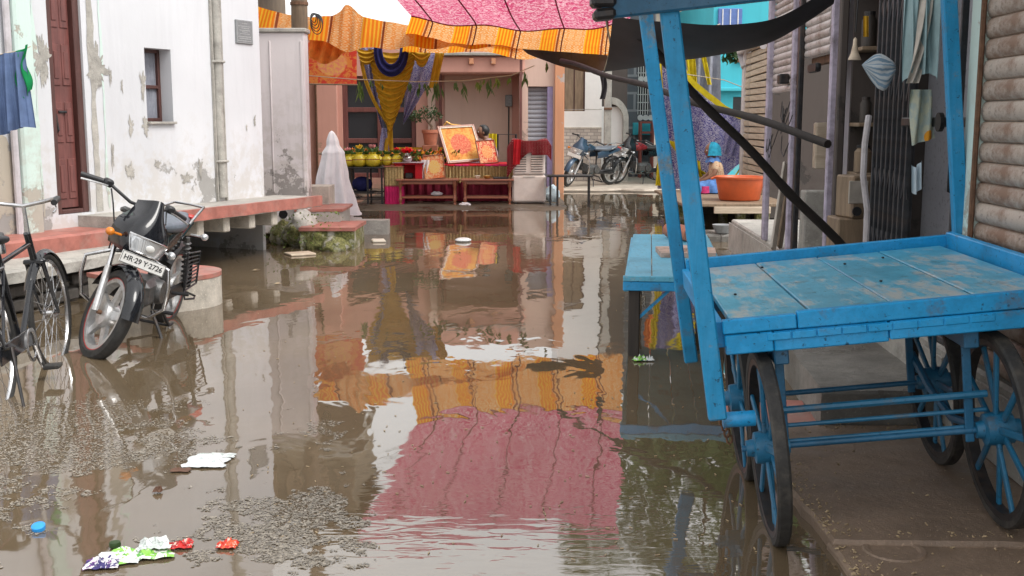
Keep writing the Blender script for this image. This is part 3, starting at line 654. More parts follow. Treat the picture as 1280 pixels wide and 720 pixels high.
def hump(b, c, r, seed, nu=22, nv=14, amp=.3, fr=2.2):
    return b.ball(c, r, nu, nv, f=lambda d: 1+amp*wob(d.x*fr+seed, d.y*fr, d.z*fr)+amp*.4*wob(d.x*fr*3, d.y*fr*3+seed, d.z*fr*3))
def pale_wall():
    t = thing('pale_boundary_wall', 'tall pinkish pale wall end with dark streaks between white house and pole', 'wall', (-2.72, 13.4, 0))
    a = P(324, 150, 13.3).x; c_ = P(383, 150, 13.3).x; zt = P(350, 40, 13.3).z
    B().box(((a+c_)/2, 13.42, (zt+.1)/2), (c_-a, .24, zt-.1), ch=.015).build('wall', MA['pale_plaster'], t)
    for k in range(2):
        x = a+(c_-a)*(.27, .93)[k]; B().box((x, 13.296, (zt+.5)/2), (.02+.01*(k % 2), .016, zt-.7), ch=.006).build('rib', MA['pale_plaster'], t)
    B().box(((a+c_)/2, 13.42, zt+.02), (c_-a+.05, .3, .05), ch=.01).build('coping', MA['concrete'], t)
    # mossy masonry foot
    t = thing('mossy_bank', 'moss covered broken masonry at the water below the pale wall', 'masonry')
    b = B()
    for i, (px, py, z, rx, ry, rz) in enumerate([(352, 300, .2, .2, .3, .2), (372, 303, .22, .24, .3, .22), (395, 306, .17, .22, .28, .19), (415, 309, .12, .17, .25, .15), (340, 295, .25, .2, .3, .22), (405, 300, .2, .2, .3, .13)]):
        g = G(px, py+6, 0); hump(b, (g.x, g.y+.25, z-.10), (rx*.9, ry, rz*.8), i*3.1)
    b.build('masonry', MA['mossy'], t, smooth=True, ang=180)
    lb = B()
    for i in range(170):
        px = rnd.uniform(333, 428); g = G(px, 312, 0); z = rnd.uniform(.02, .42)
        lb.leaf((g.x, g.y+rnd.uniform(-.1, .3), z), (rnd.uniform(-1, 1), rnd.uniform(-1, .2), rnd.uniform(-.2, 1)), rnd.uniform(.02, .05), .02)
    lb.build('moss_leaves', MA['leaf_bright'], t, kind='stuff')
    hump(B(), P(380, 280, 13.0), (.16, .25, .16), 40).build('plaster_spill', MA['concrete'], t, smooth=True, ang=180)
    B().tube([P(354, 268, 12.5), P(354, 268, 13.1)], .05, 12).build('drain_hole', MA['ink'], t)
    # broken red steps
    t = thing('broken_steps', 'short flight of broken stone steps with red tops beside the pole', 'steps', G(415, 300, 0))
    def irreg(c, d, mat, nm, seed):
        b = B(); n = 12; poly = []
        for i in range(n):
            g = 2*PI*i/n+.26; k = 1/max(abs(cos(g)), abs(sin(g))); poly.append((c[0]+cos(g)*k*d[0]/2*(1+.1*wob(i*1.7, seed, 0)), c[1]+sin(g)*k*d[1]/2*(1+.1*wob(i*1.7, seed, 5))))
        b.prism(poly, c[2], c[2]+d[2]); b.build(nm, mat, t)
    g = P(415, 294, 12.9); irreg((g.x, 13.0, -.1), (.62, .9, .30), MA['mossy'], 'riser', 1); irreg((g.x, 13.0, .205), (.64, .92, .04), MA['red'], 'tread', 2)
    g = P(402, 275, 13.6); irreg((g.x, 13.75, .0), (.55, .9, .36), MA['concrete'], 'riser', 3); irreg((g.x+.02, 13.75, .365), (.58, .93, .03), MA['red'], 'tread', 4)
    g = P(395, 255, 14.1); irreg((g.x, 14.3, .1), (.34, .5, .52), MA['pale_stone'], 'block', 5)
    g = P(450, 282, 13.4); irreg((g.x, 14.3, -.1), (.5, .25, .28), MA['concrete'], 'slab', 6)
    c0 = G(375, 316, .02); b = B(); b.box((c0.x, c0.y, .012), (.28, .25, .02), (0, 0, .5), ch=.004)
    b.build('floating_board', MA['plank_tan'], label='small tan board floating flat at the foot of mossy bank', cat='board')
pale_wall()
def utility_pole():
    t = thing('utility_pole', 'weathered brown utility pole with tangled wires behind the pale wall', 'pole', (-2.72, 14.6, 0))
    x0 = P(378, 240, 15.4).x; x1 = P(374, 0, 15.4).x; zt = P(374, 0, 15.4).z; k = (x1-x0)/(zt-.5)
    pts = [(x0+k*(z-.5), 15.4, z) for z in (.0, 1, 2, 3, 4, 5.5, 7)]
    B().tube(pts, [.125, .12, .115, .11, .105, .10, .095], 12).build('shaft', MA['pole_wood'], t, smooth=True)
    for z in (2.1, 2.62, 3.0): B().lathe([(.118, z-.02), (.124, z-.02), (.124, z+.02), (.118, z+.02)], 14, Matrix.Translation((x0+k*(z-.5), 15.4, 0)), closed=True).build('band', MA['rust'], t)
    B().box((x0+.05, 15.28, .95), (.10, .03, 1.5), ch=.01).build('yellow_strip', MA['cl_yellow'], t)
    b = B()
    for i in range(5):
        c_ = P(392+i, 22+2*i, 15.2); r = .06+.018*i
        b.tube([(c_.x+r*cos(g*.6)*.6, 15.2+.03*sin(g), c_.z+r*sin(g*.6)) for g in [j*.5 for j in range(26)]], .006, 5)
    b.build('wire_coil', MA['cable'], t)
    # overhead wires
    for i, (x, y, z, sag) in enumerate([(6, 22, 5.2, .5), (5, 26, 4.7, .6), (-6, 24, 5.0, .3), (1.5, -3, 5.4, .8)]):
        A_ = V((x1, 15.4, 3.6+.25*i)); E_ = V((x, y, z))
        B().tube([A_.lerp(E_, q/16)-V((0, 0, sag*4*(q/16)*(1-q/16))) for q in range(17)], .008, 5).build('wire', MA['cable'], t)
utility_pole()
def tall_house():
    t = thing('guessed_balcony_house', 'unseen brown house with guessed balcony behind the white house, added for its reflection', 'house', (-6, 20, 0))  # unseen house and balcony, added to mirror brown in the water
    B().box((-6.6, 20.4, 3.2), (4.2, 4.6, 6.8), ch=.02).build('wall', MA['brown_wall'], t)
    B().box((-3.62, 19.9, 4.85), (1.75, 2.6, 1.25), ch=.03).build('balcony', MA['brown_wall'], t); B().box((-3.6, 19.9, 4.17), (1.9, 2.8, .12), ch=.01).build('balcony_slab', MA['concrete'], t); B().box((-3.6, 19.9, 5.55), (2.0, 3.0, .08), ch=.01).build('balcony_roof', MA['rust'], t)
    for k in range(4): B().box((-4.2+.42*k, 18.58, 4.9), (.3, .04, .7), ch=.006).build('shutter', MA['old_wood'], t)
MA['brown_wall'] = plain('brown_wall', (.21, .165, .115), .8, var=.2, scale=3, dirt=(.1, .085, .06))
tall_house()
def laundry():
    Y = 8.7
    rope = [P(-30, 66, Y-.3), P(0, 68, Y), P(30, 62, Y+.25), P(38, 58, Y+.4)]
    B().tube(rope, .004, 6).build('laundry_line', MA['rope'], label='thin rope washing line tied across the mint pilaster', cat='rope')
    def sk(u, v):
        px = -45+(75+12*v)*u; top = 72-8*u; bot = 168-6*u-4*sin(u*9)
        q = P(px, top+(bot-top)*v, Y+.02*u); return (q.x, q.y+(.035*sin(u*34)+.02*sin(u*71))*(.3+v), q.z)
    B().grid(sk, 90, 24).build('blue_garment', MA['cl_blue'], smooth=True, ang=180, label='faded blue pleated garment hung to dry by the mint pilaster', cat='garment')
    def gs(u, v):
        top = P(16+21*u, 70-14*u, Y+.1); bot = P(31+10*u, 118+6*sin(u*5), Y+.1); q = top.lerp(bot, v)
        return (q.x+.02*sin(v*7+u*2), q.y+.03*sin(u*12+v*3)-.06, q.z)
    B().grid(gs, 26, 24).build('green_garment', MA['cl_green'], smooth=True, ang=180, label='bright green cloth slung over the washing line', cat='garment')
laundry()
# ================================================================ blue hand cart
def wheel_cart(t, c, M, ang0):
    """broad iron-tyred wheel, axle along local x"""
    Mx = M @ Matrix.Translation(c) @ Matrix.Rotation(PI/2, 4, 'Y') @ Matrix.Rotation(ang0, 4, 'Z')
    b = B(); b.lathe([(.312, -.022), (.336, -.024), (.342, -.016), (.342, .016), (.336, .024), (.312, .022)], 40, Mx, closed=True)
    wh = b.build('wheel', MA['rubber'], t, smooth=True, ang=30)
    b = B(); b.lathe([(.290, -.019), (.313, -.021), (.313, .021), (.290, .019)], 40, Mx, closed=True); b.build('rim', MA['iron'], wh, smooth=True, ang=30)
    b = B()
    for k in range(10):
        g = 2*PI*k/10; 
        b.beam((.04*cos(g), .04*sin(g), .012*(-1)**k), (.285*cos(g), .285*sin(g), 0), .018, .036, ch=.004) if 0 else None
        m2 = Mx @ Matrix.Rotation(g, 4, 'Z'); b.box((.17, 0, .008*(-1)**k), (.25, .026, .014), ch=.004, M=m2)
    b.build('spokes', MA['blue_wheel'], wh)
    b = B(); b.lathe([(.0, -.075), (.028, -.075), (.032, -.05), (.055, -.045), (.06, 0), (.055, .045), (.032, .05), (.028, .075), (0, .075)], 18, Mx); b.build('hub', MA['blue_wheel'], wh, smooth=True, ang=30)
def hand_cart():
    t = thing('hand_cart', 'bright blue wooden hand cart tilted with wheels half on the slab, roof posts standing', 'cart')
    # cart frame: left wheels in the water, right wheels up on the slab
    tilt = math.asin(.105/1.0); yaw = -R(4)
    M = Matrix.Translation((1.285, 4.10, .012)) @ Matrix.Rotation(yaw, 4, 'Z') @ Matrix.Rotation(-tilt, 4, 'Y')
    for x in (-.33, .455):
        for y in (-.35, .36): wheel_cart(t, (x, y, .34), M, rnd.uniform(0, .6))
    X0, X1, Y0, Y1, Z = -.465, .71, -.45, .96, .725      # bed bottom at Z
    for x in (-.35, .35): pass
    # chassis rails, axles, hangers
    b = B()
    for x in (-.27, .36): b.box((x, (Y0+Y1)/2, Z-.05), (.05, Y1-Y0-.06, .06), ch=.005, M=M)
    b.build('chassis_rails', MA['blue_dark'], t)
    for y in (-.35, .36):
        B().tube([M @ V((-.42, y, .34)), M @ V((.57, y, .34))], .011, 10).build('axle', MA['blue_dark'], t, smooth=True)
    for x in (-.27, .36):
        for y in (-.35, .36):
            B().beam(M @ V((x, y, .30)), M @ V((x, y, Z-.05)), .03, .012, (0, 1, 0), ch=.003).build('hanger', MA['blue_dark'], t)
    # brace bars between the hangers
    for z, r, y in ((.47, .013, -.36), (.41, .008, -.345), (.35, .008, -.335)):
        B().tube([M @ V((-.30, y, z)), M @ V((.42, y, z+.0))], r, 8).build('brace_bar', MA['blue_wheel'], t, smooth=True)
    # curved leaf springs right side
    for x in (.38,):
        B().tube([M @ V((x+.02, -.25, .33)), M @ V((x+.015, -.05, .30)), M @ V((x, .16, .36)), M @ V((x, .4, .45))], .016, 8).build('spring', MA['blue_dark'], t, smooth=True)
    # deck planks
    nb = 4; wd = (X1-X0-.07)/nb
    for k in range(nb):
        x = X0+.035+wd*(k+.5)
        B().box((x, (Y0+Y1)/2, Z+.073+.002*(k % 2)), (wd-.007, Y1-Y0-.07, .026), (0, 0, .002*(k-1.5)), ch=.003, M=M).build('plank', MA['blue_deck'], t)
    for y in (-.3, .25, .75): B().box(((X0+X1)/2, y, Z+.033), (X1-X0-.08, .07, .05), ch=.004, M=M).build('cross_bearer', MA['blue_dark'], t)
    # fascia boards: two thin courses on the near side, single rails elsewhere
    for (a, c_, z0, z1, yy) in ((X0, -.22, Z+.052, Z+.1, -.002), (-.216, X1, Z+.05, Z+.108, 0), (X0+.005, -.30, Z-.02, Z+.048, .003), (-.297, .08, Z-.022, Z+.047, .006), (.083, X1, Z-.016, Z+.047, .002)):
        B().box(((a+c_)/2, Y0+yy, (z0+z1)/2), (c_-a, .035, z1-z0), ch=.004, M=M).build('fascia_board', MA['blue_paint'], t)
    for k in range(9):
        a = -.28+.083*k; B().box((a, Y0-.0135, Z+.030), (.079, .012, .026), (0, 0, rnd.uniform(-.03, .03)), ch=.003, M=M).build('fillet', MA['blue_paint'], t)
    B().box(((X0+X1)/2, Y1, Z+.065), (X1-X0, .035, .13), ch=.004, M=M).build('far_rail', MA['blue_paint'], t)
    B().box((X0-.006, (Y0+Y1)/2, Z+.045), (.03, Y1-Y0-.04, .09), ch=.004, M=M).build('side_rail', MA['blue_paint'], t)
    B().box((X1+.006, (Y0+Y1)/2, Z+.075), (.03, Y1-Y0-.04, .14), ch=.004, M=M).build('side_rail', MA['blue_paint'], t)
    # posts and roof frame
    for (x, xt, y, z0) in ((X0-.04, X0-.095, Y0-.005, .485), (X0-.01, X0-.085, Y1+.045, .36), (X1+.055, X1+.055, Y1-.02, .5), (X1+.055, X1+.055, Y0+.02, .5)):
        B().beam(M @ V((x, y, z0)), M @ V((xt, y, 2.03)), .05, .062, M.to_3x3() @ V((1, 0, 0)), ch=.006).build('roof_post', MA['blue_post'], t)
    B().box((.11, Y0-.035, 1.925), (1.76, .045, .15), ch=.006, M=M).build('roof_beam', MA['blue_dark'], t)
    B().box((.11, Y1-.05, 2.06), (1.6, .045, .10), ch=.006, M=M).build('roof_beam', MA['blue_dark'], t)
    for x in (X0-.10, X1+.09, 0): B().box((x, (Y0+Y1)/2, 2.10), (.05, Y1-Y0+.4, .06), ch=.006, M=M).build('roof_rafter', MA['blue_dark'], t)
    b = B(); 
    for k in range(4): b.box((-.765, Y0-.035, 1.865+.04*k), (.07+.01*(k % 2), .085, .036), (0, .1*(k % 2), .1), ch=.01, M=M)
    b.build('rope_lashing', MA['iron'], t)
    B().grid(lambda u, v: M @ V((-.9+1.95*u, Y0-.42+.75*v, 2.145+.025*sin(u*9+v*3)-.05*(abs(v-.5)*2)**6)), 24, 18).build('beam_shade_cover', MA['tarp'], t, smooth=True, ang=180)  # unseen cover, added over the near roof beam to shade it
    b = B(); b.tube([M @ V((X0-.02, Y0+.03, .47)), M @ V((X0+.09, Y0+.03, .468))], .027, 12); b.build('peg', MA['blue_paint'], t, smooth=True)
    b = B()
    for k in range(7):
        c_ = M @ V((-.47+.008*k, -.02+.01*k, .43-.028*k)); b.tube([c_+V((.011*cos(g), .005*(k % 2)*cos(g), .019*sin(g))) for g in [2*PI*q/8 for q in range(8)]], .0045, 5, closed=True)
    b.build('chain', MA['rust'], t)
    # bolts and scraps left on the deck
    for (x, y) in ((-.15, .75), (.18, .62), (.36, .70), (-.35, .1), (.2, .1)):
        B().ball(M @ V((x, y, Z+.091)), (.007, .006, .004), 8, 5).build('bolt_head', MA['iron'], t)
hand_cart()

def blue_table():
    t = thing('blue_table', 'long pale blue wooden vending table on dark legs standing in water', 'table', (1.0, 8, 0))
    g0 = P(783, 350, 6.75); g1 = P(860, 350, 6.75); ang = R(-7)
    M = Matrix.Translation((g0.x, 6.75, 0)) @ Matrix.Rotation(ang, 4, 'Z')
    z1 = .50; W_ = .62; L = 2.6
    for k in range(4): B().box((W_*(k+.5)/4, L/2, z1-.012), (W_/4-.006, L, .025), ch=.004, M=M).build('plank', MA['blue_pale'], t)
    B().box((W_/2, -.012, z1-.055), (W_+.04, .03, .055), ch=.004, M=M).build('near_rail', MA['blue_paint'], t); B().box((W_/2, -.014, z1-.008), (W_+.04, .03, .034), ch=.004, M=M).build('near_edge', MA['blue_pale'], t)
    for x in (.0, W_): B().box((x, L/2, z1-.06), (.03, L, .065), ch=.004, M=M).build('side_rail', MA['blue_pale'], t)
    for x, y in ((.05, .05), (W_-.05, .05), (.05, L-.06), (W_-.05, L-.06)): B().box((x, y, .17), (.07, .06, .62), ch=.006, M=M).build('leg', MA['dark_wood'], t)
    B().beam(M @ V((.08, .05, .24)), M @ V((.30, .05, .45)), .018, .018).build('brace', MA['blue_paint'], t)
    # what lies on it
    a = M @ V((.33, 1.55, z1)); t2 = thing('pink_slab', 'flat broken pink sandstone slab lying on pale blue table', 'slab', a)
    B().prism([(-.18, -.2), (.2, -.22), (.25, .1), (.1, .22), (-.17, .18)], 0, .035, Matrix.Translation(a+V((0, -.35, .002)))).build('slab', MA['rose_plaster'], t2)
    B().prism([(-.1, -.08), (.12, -.1), (.1, .08), (-.08, .1)], .037, .06, Matrix.Translation(a+V((.02, -.4, .002)))).build('chip', MA['rose_plaster'], t2)
    b = B(); c_ = M @ V((.38, 2.2, z1+.062)); M2 = Matrix.Translation(c_) @ Matrix.Rotation(PI/2, 4, 'X') @ Matrix.Rotation(.3, 4, 'Y')
    b.lathe([(.0, -.2), (.058, -.2), (.062, -.19), (.062, .19), (.058, .2), (.03, .2), (.03, .17), (0, .17)], 18, M2)
    b.build('clay_pipe', MA['terracotta'], smooth=True, ang=40, label='short hollow clay pipe lying at the far end of pale blue table', cat='pipe')
    b = B(); c_ = M @ V((.68, 1.0, z1+.0)); 
blue_table()

# ================================================================ pavement slabs and plinth
SR = Frame((1.77, 0), (.05, 1))      # shop line on the right
def right_ground():
    t = thing('pavement_slabs', 'wet brown stone slabs with mossy broken edges under the blue cart', 'paving', (1.5, 4, 0))
    def slab(poly, z0, z1, mat, nm='slab', seed=0, amp=.02):
        b = B(); out = []
        n = len(poly)
        for i in range(n):
            a = V(poly[i]); c_ = V(poly[(i+1) % n]); k = max(1, int((c_-a).length/.09))
            for q in range(k): 
                p = a.lerp(c_, q/k); out.append((p.x+amp*wob(p.x*9, p.y*9, seed), p.y+amp*wob(p.x*9, p.y*9, seed+5)))
        m_ = len(out); cc = sum((V(p) for p in out), V((0, 0)))/m_
        ins = [tuple(V(p)+(cc-V(p)).normalized()*.012) for p in out]
        vs_ = [(x, y, z0) for x, y in out]+[(x, y, z1-.014) for x, y in out]+[(x, y, z1-.003*wob(x*20, y*20, 1)) for x, y in ins]
        fs = [(i, (i+1) % m_, (i+1) % m_+m_, i+m_) for i in range(m_)]+[(i+m_, (i+1) % m_+m_, (i+1) % m_+2*m_, i+2*m_) for i in range(m_)]+[tuple(range(2*m_, 3*m_))]
        b.add(vs_, fs); b.build(nm, mat, t)
    slab([(1.08, 3.58), (2.6, 3.52), (2.6, 5.02), (1.06, 5.02)], -.2, .048, MA['brown_slab'], seed=1)
    slab([(1.075, 3.28), (2.6, 3.24), (2.6, 3.60), (1.08, 3.62)], -.2, .030, MA['brown_slab'], seed=2)
    slab([(1.16, 2.2), (2.6, 2.2), (2.6, 3.22), (1.15, 3.26)], -.2, .046, MA['wet_concrete'], seed=3)
    slab([(1.06, 5.04), (1.5, 5.04), (1.5, 5.6), (1.04, 5.6)], -.2, .02, MA['red'], seed=4)
    # manhole like round patch
    b = B(); c_ = G(1118, 687, .034); b.lathe([(0, .0), (.075, .0), (.085, .006), (.10, .006), (.105, 0)], 26, Matrix.Translation((c_.x, c_.y, .031)))
    b.build('patch_ring', MA['brown_slab'], t)
    mb = B()
    for i in range(1500):
        y = rnd.uniform(2.6, 5.0); x = 1.075+abs(rnd.gauss(0, .05)) if rnd.random() < .5 else rnd.uniform(1.1, 2.2)
        if x > 1.3 and rnd.random() < .6: y = rnd.choice([3.6, 3.25, 5.0])+rnd.gauss(0, .04)
        s = .0015+.008*rnd.random()**3; z = .05 if y > 3.6 else .034
        mb.box((x, y, z), (s*1.6, s, s*.5), (rnd.random(), rnd.random(), rnd.random()*3))
    mb.build('grit', MA['leaf_litter'], t, kind='stuff')
    # grey step and shop plinth
    a = G(985, 432, .2); b_ = G(1055, 512, .2)
    t = thing('shop_step', 'wet grey concrete step along the shop plinth beyond the cart', 'step', (1.7, 6, 0))
    slab([(a.x, a.y+3.2), (a.x, a.y), (b_.x, 5.06), (2.03, 5.04), (2.3, 10)], -.2, .2, MA['wet_concrete'], 'step', 7, .012)
    t = thing('shop_plinth', 'raised pale concrete plinth carrying the row of shops', 'plinth', SR(6, .5, 0))
    M = SR.M(); B().box((6.0, 1.9, .09), (12.0, 3.8, .60), ch=.015, M=M).build('plinth', MA['concrete'], t)
    for k in range(12): B().box((.6+k*1.0, -.006, .2), (.985, .012, .30), ch=.004, M=M).build('facing_slab', MA['concrete'], t)
    # litter box under
    p = G(1140, 520, .0)
right_ground()

# ================================================================ shops on the right
def shutter(fr, s0, s1, z0, z1, n, mat, parent, d=.0, r=.03, nm='slat'):
    """roller shutter built slat by slat (shared mesh)"""
    h = (z1-z0)/n; L = s1-s0; prof = [(0, 0), (-r*.55, h*.10), (-r, h*.35), (-r, h*.62), (-r*.55, h*.88), (0, h*.985), (.006, h*.985), (.006, 0)]
    b = B(); vs_ = []
    for x in (0, L): vs_ += [(x, y, z) for y, z in prof]
    k = len(prof); fs = [(i, (i+1) % k, (i+1) % k+k, i+k) for i in range(k)]+[tuple(range(k))[::-1], tuple(range(k, 2*k))]
    b.add(vs_, fs); me = b.mesh(nm, mat, True, 50)
    for i in range(n):
        o = obj(nm, me, parent, False); o.matrix_parent_inverse = wm(parent).inverted()
        o.matrix_basis = fr_rigid(fr, s0, d+rnd.uniform(-.003, .003), z0+i*h)
def fr_rigid(fr, s, d, z):
    m = Matrix.Identity(4); dv = -fr.n; 
    for i in range(3): m[i][0] = fr.t[i]; m[i][1] = dv[i]; m[i][2] = (0, 0, 1)[i]
    p = fr(s, d, z)
    for i in range(3): m[i][3] = p[i]
    return m
def shops():
    M = SR.M(); H = 3.1; zf = .39
    sx = lambda px, d=0: SR.hit(px, 150, d)[0]
    # --- nearest: closed rusty roller shutter
    e0 = sx(1222)
    t = thing('shutter_shop', 'shop closed with a rusty corrugated roller shutter beside the cart', 'shop', SR(3.6, 1, zf))
    shutter(SR, 1.6, e0, zf+.01, 2.75, 27, MA['shutter_rusty'], t, .03, .020)
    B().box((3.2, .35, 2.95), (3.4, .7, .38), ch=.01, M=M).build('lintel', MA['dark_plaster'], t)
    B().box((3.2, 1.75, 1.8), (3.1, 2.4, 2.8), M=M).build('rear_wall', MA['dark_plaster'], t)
    # --- mint pillar
    p1 = sx(1206); B().box(((e0+p1)/2, .155, (zf+3.1)/2), (p1-e0, .31, 3.1-zf), ch=.012, M=M).build('pillar', MA['mint_plaster'], t)
    B().tube([SR(e0-.01, -.005, z) for z in (zf, 1, 2, 3)], .012, 6).build('guide_rail', MA['rust'], t)
    # --- grille shop
    g0 = p1; g1 = sx(1084)
    t = thing('grille_shop', 'dark shop front behind a folding iron grille gate', 'shop', SR((g0+g1)/2, 1, zf))
    B().box(((g0+g1)/2, .9, 1.75), (g1-g0, .05, 2.75), M=M).build('rear_wall', MA['grey_plaster'], t)
    B().box(((g0+g1)/2, .5, 2.95), (g1-g0, .98, .3), M=M).build('lintel', MA['dark_plaster'], t)
    ga = sx(1140, .05); steel0 = sx(1192, .25); steel1 = sx(1136, .25)
    B().box(((steel0+steel1)/2, .36, 1.45), (steel1-steel0, .03, 2.1), ch=.006, M=M).build('steel_door', MA['shutter_grey'], t)
    B().tube([SR(steel0+.10, .33, 1.05), SR(steel0+.10, .28, 1.07), SR(steel0+.10, .28, 1.3), SR(steel0+.10, .33, 1.32)], .011, 8).build('door_handle', MA['iron'], t, smooth=True)
    bar = B(); bar.box((0, 0, 0), (.016, .032, 2.35), ch=.003); bm_ = bar.mesh('bar', MA['grille'])
    def bars(a, c_, n, d):
        for i in range(n):
            o = obj('bar', bm_, t, False); o.matrix_parent_inverse = wm(t).inverted(); s = a+(c_-a)*(i+.5)/n; o.matrix_basis = fr_rigid(SR, s, d+(.018 if i % 2 else -.012), zf+.02+1.175) @ Matrix.Rotation(rnd.uniform(-.006, .006), 4, 'Y')
    bars(ga, g1, 15, .06); bars(g0, sx(1190, .06), 4, .06)
    n = 14
    for z in (.75, 1.1, 1.62, 2.05):
        lat = B()
        for i in range(n):
            a = ga+(g1-ga)*i/n; c_ = ga+(g1-ga)*(i+1)/n; lat.beam(SR(a, .045, z+(.07 if i % 2 else -.07)), SR(c_, .045, z+(-.07 if i % 2 else .07)), .006, .014)
        lat.build('lattice', MA['grille'], t)
    for z in (zf+.02, 2.76): B().box(((g0+g1)/2, .06, z), (g1-g0, .09, .03), ch=.004, M=M).build('track', MA['grille'], t)
    b = B(); b.box(((ga+g0)/2, .02, 1.44), (ga-g0+.12, .02, .045), ch=.005, M=M); b.lathe([(0, 0), (.045, 0), (.045, .02), (0, .02)], 16, fr_rigid(SR, sx(1183, .02), .0, 1.44) @ Matrix.Rotation(PI/2, 4, 'X')); b.box((sx(1150, .02), .0, 1.44), (.12, .03, .08), ch=.01, M=M)
    b.build('hasp_bar', MA['iron'], t)
    # clothes on the gate
    def bundle(u, v):
        g = 2*PI*u; c_ = P(1104, 86, 5.75); r = sin(PI*(.04+.96*v)**.8)*(1+.3*wob(cos(g)*1.3, sin(g)*1.3, v*2)); r *= 1+.10*sin(g*9+v*2.5)+.04*sin(g*17+v*6)
        return (c_.x+.06-.17*v, c_.y+.05*r*sin(g), c_.z+.085*r*cos(g)+.02*v-.02*sin(PI*v))
    B().grid(bundle, 40, 18).build('cloth_bundle', MA['striped_cloth'], smooth=True, ang=180, label='pale blue cloth bundle stuffed through the folding grille bars', cat='cloth')
    def towel(u, v):
        q = P(1138+40*u-3*v, -12+116*v*(1-.12*sin(u*3)), 5.45-.1*u); return (q.x-.02, q.y+.03*sin(u*17+v*2)+.02*sin(u*31), q.z+.012*sin(u*9)*v)
    B().grid(towel, 50, 24).build('hanging_shawl', MA['cl_teal'], smooth=True, ang=180, label='pale teal shawl hanging over the open part of the grille gate', cat='cloth')
    def towel2(u, v):
        q = P(1160+16*u-20*v*v, -10+114*v, 5.38); return (q.x-.035, q.y+.02*sin(u*12+v*5), q.z)
    B().grid(towel2, 24, 24).build('beige_scarf', MA['cl_beige'], smooth=True, ang=180, label='twisted beige scarf hanging beside the teal shawl', cat='cloth')
    def shirt(u, v):
        q = P(1141+24*u+8*v*u, 112+70*v-10*u*v, 5.5); return (q.x-.01, q.y+.02*sin(u*11+v*4), q.z)
    B().grid(shirt, 20, 20).build('printed_cloth', MA['flower_print'], smooth=True, ang=180, label='grey green cloth with orange flowers hung below the teal shawl', cat='cloth')
    def rag(u, v):
        q = P(1142+14*u, 205+34*v+4*sin(u*5), 5.55); return (q.x-.01, q.y+.015*sin(u*14), q.z)
    B().grid(rag, 14, 10).build('white_rag', MA['cl_paleblue'], smooth=True, ang=180, label='small pale rag hanging low on the steel door', cat='cloth')
    # --- open shop with shelves
    h0 = g1; h1 = sx(1044)
    t = thing('open_shop', 'narrow open shop with dark shelves beside the folded grille', 'shop', SR((h0+h1)/2, 1, zf))
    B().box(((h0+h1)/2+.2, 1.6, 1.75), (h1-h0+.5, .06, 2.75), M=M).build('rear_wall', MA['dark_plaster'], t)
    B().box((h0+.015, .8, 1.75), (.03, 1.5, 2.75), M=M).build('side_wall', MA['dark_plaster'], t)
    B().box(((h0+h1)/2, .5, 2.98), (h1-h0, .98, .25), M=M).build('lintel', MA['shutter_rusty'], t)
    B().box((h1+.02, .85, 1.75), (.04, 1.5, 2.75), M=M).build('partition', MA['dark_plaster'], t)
    for z in (1.10, 1.42, 1.9, 2.3): B().box((h1-.13, .42, z), (.25, .66, .025), ch=.004, M=M).build('shelf', MA['old_wood'], t)
    B().box((sx(1050, .35), .45, 1.6), (.06, .06, 2.45), ch=.006, M=M).build('timber_post', MA['old_wood'], t)
    B().beam(SR(sx(1062, .3), .4, .42), SR(sx(1068, .3), .42, 2.7), .05, .05, ch=.005).build('timber_post', MA['old_wood'], t)
    for px, w_ in ((1044, .075), (1034, .06)):
        B().box((sx(px), .03, (zf+3.05)/2), (w_, .05, 3.05-zf), ch=.008, M=M).build('pillar', MA['dark_plaster'] if px == 1044 else MA['lilac'], t)
    # jars, tins and packets on the shelves
    for k in range(12):
        z = (1.434, 1.914, 1.114)[k % 3] if k < 10 else 2.314; s = h1-.19+rnd.random()*.04; d = .14+.13*(k//3)+rnd.random()*.02; c_ = SR(s, d, z); r = rnd.uniform(.035, .06); hh = rnd.uniform(.12, .24)
        m_, cn = rnd.choice([('bucket', 'white'), ('dark_wood', 'dark brown'), ('bucket_blue', 'blue'), ('plaque', 'grey'), ('old_wood', 'wooden')])
        jr = thing('shelf_jar', '%s jar with dark lid %s in the open shop' % (cn, 'on the lowest shelf' if z < 1.2 else 'on the lower shelf' if z < 1.6 else 'on the upper shelves'), 'jar', c_, group='jars and tins in the open shop')
        B().lathe([(0, .002), (r, .002), (r, hh*.75), (r*.7, hh*.86), (r*.7, hh*.9), (0, hh*.9)], 14, Matrix.Translation(c_)).build('body', MA[m_], jr, smooth=True, ang=40); B().lathe([(0, hh*.9), (r*.76, hh*.9), (r*.76, hh), (0, hh)], 14, Matrix.Translation(c_)).build('lid', MA['iron'], jr)
    # things in it
    tv = thing('boxed_radio', 'small old wooden radio box with dials standing in the open shop', 'radio', P(1070, 262, 6.9))
    c_ = P(1070, 245, 6.9); B().box(c_, (.17, .2, .26), (0, 0, .25), ch=.01).build('case', MA['old_wood'], tv); B().box(c_+V((-.02, -.105, .03)), (.13, .012, .14), (0, 0, .25), ch=.004).build('screen', MA['cl_beige'], tv)
    B().lathe([(0, 0), (.028, 0), (.028, .02), (0, .02)], 14, Matrix.Translation(c_+V((-.03, -.115, -.085))) @ Matrix.Rotation(PI/2, 4, 'X')).build('dial', MA['iron'], tv)
    c2 = c_+V((0, .03, -.13)); zs = c2.z
    B().box((c2.x, c2.y, (zf+zs)/2), (.26, .26, zs-zf-.004), ch=.008).build('wooden_crate', MA['old_wood'], label='plain wooden crate holding up the old radio in open shop', cat='crate')
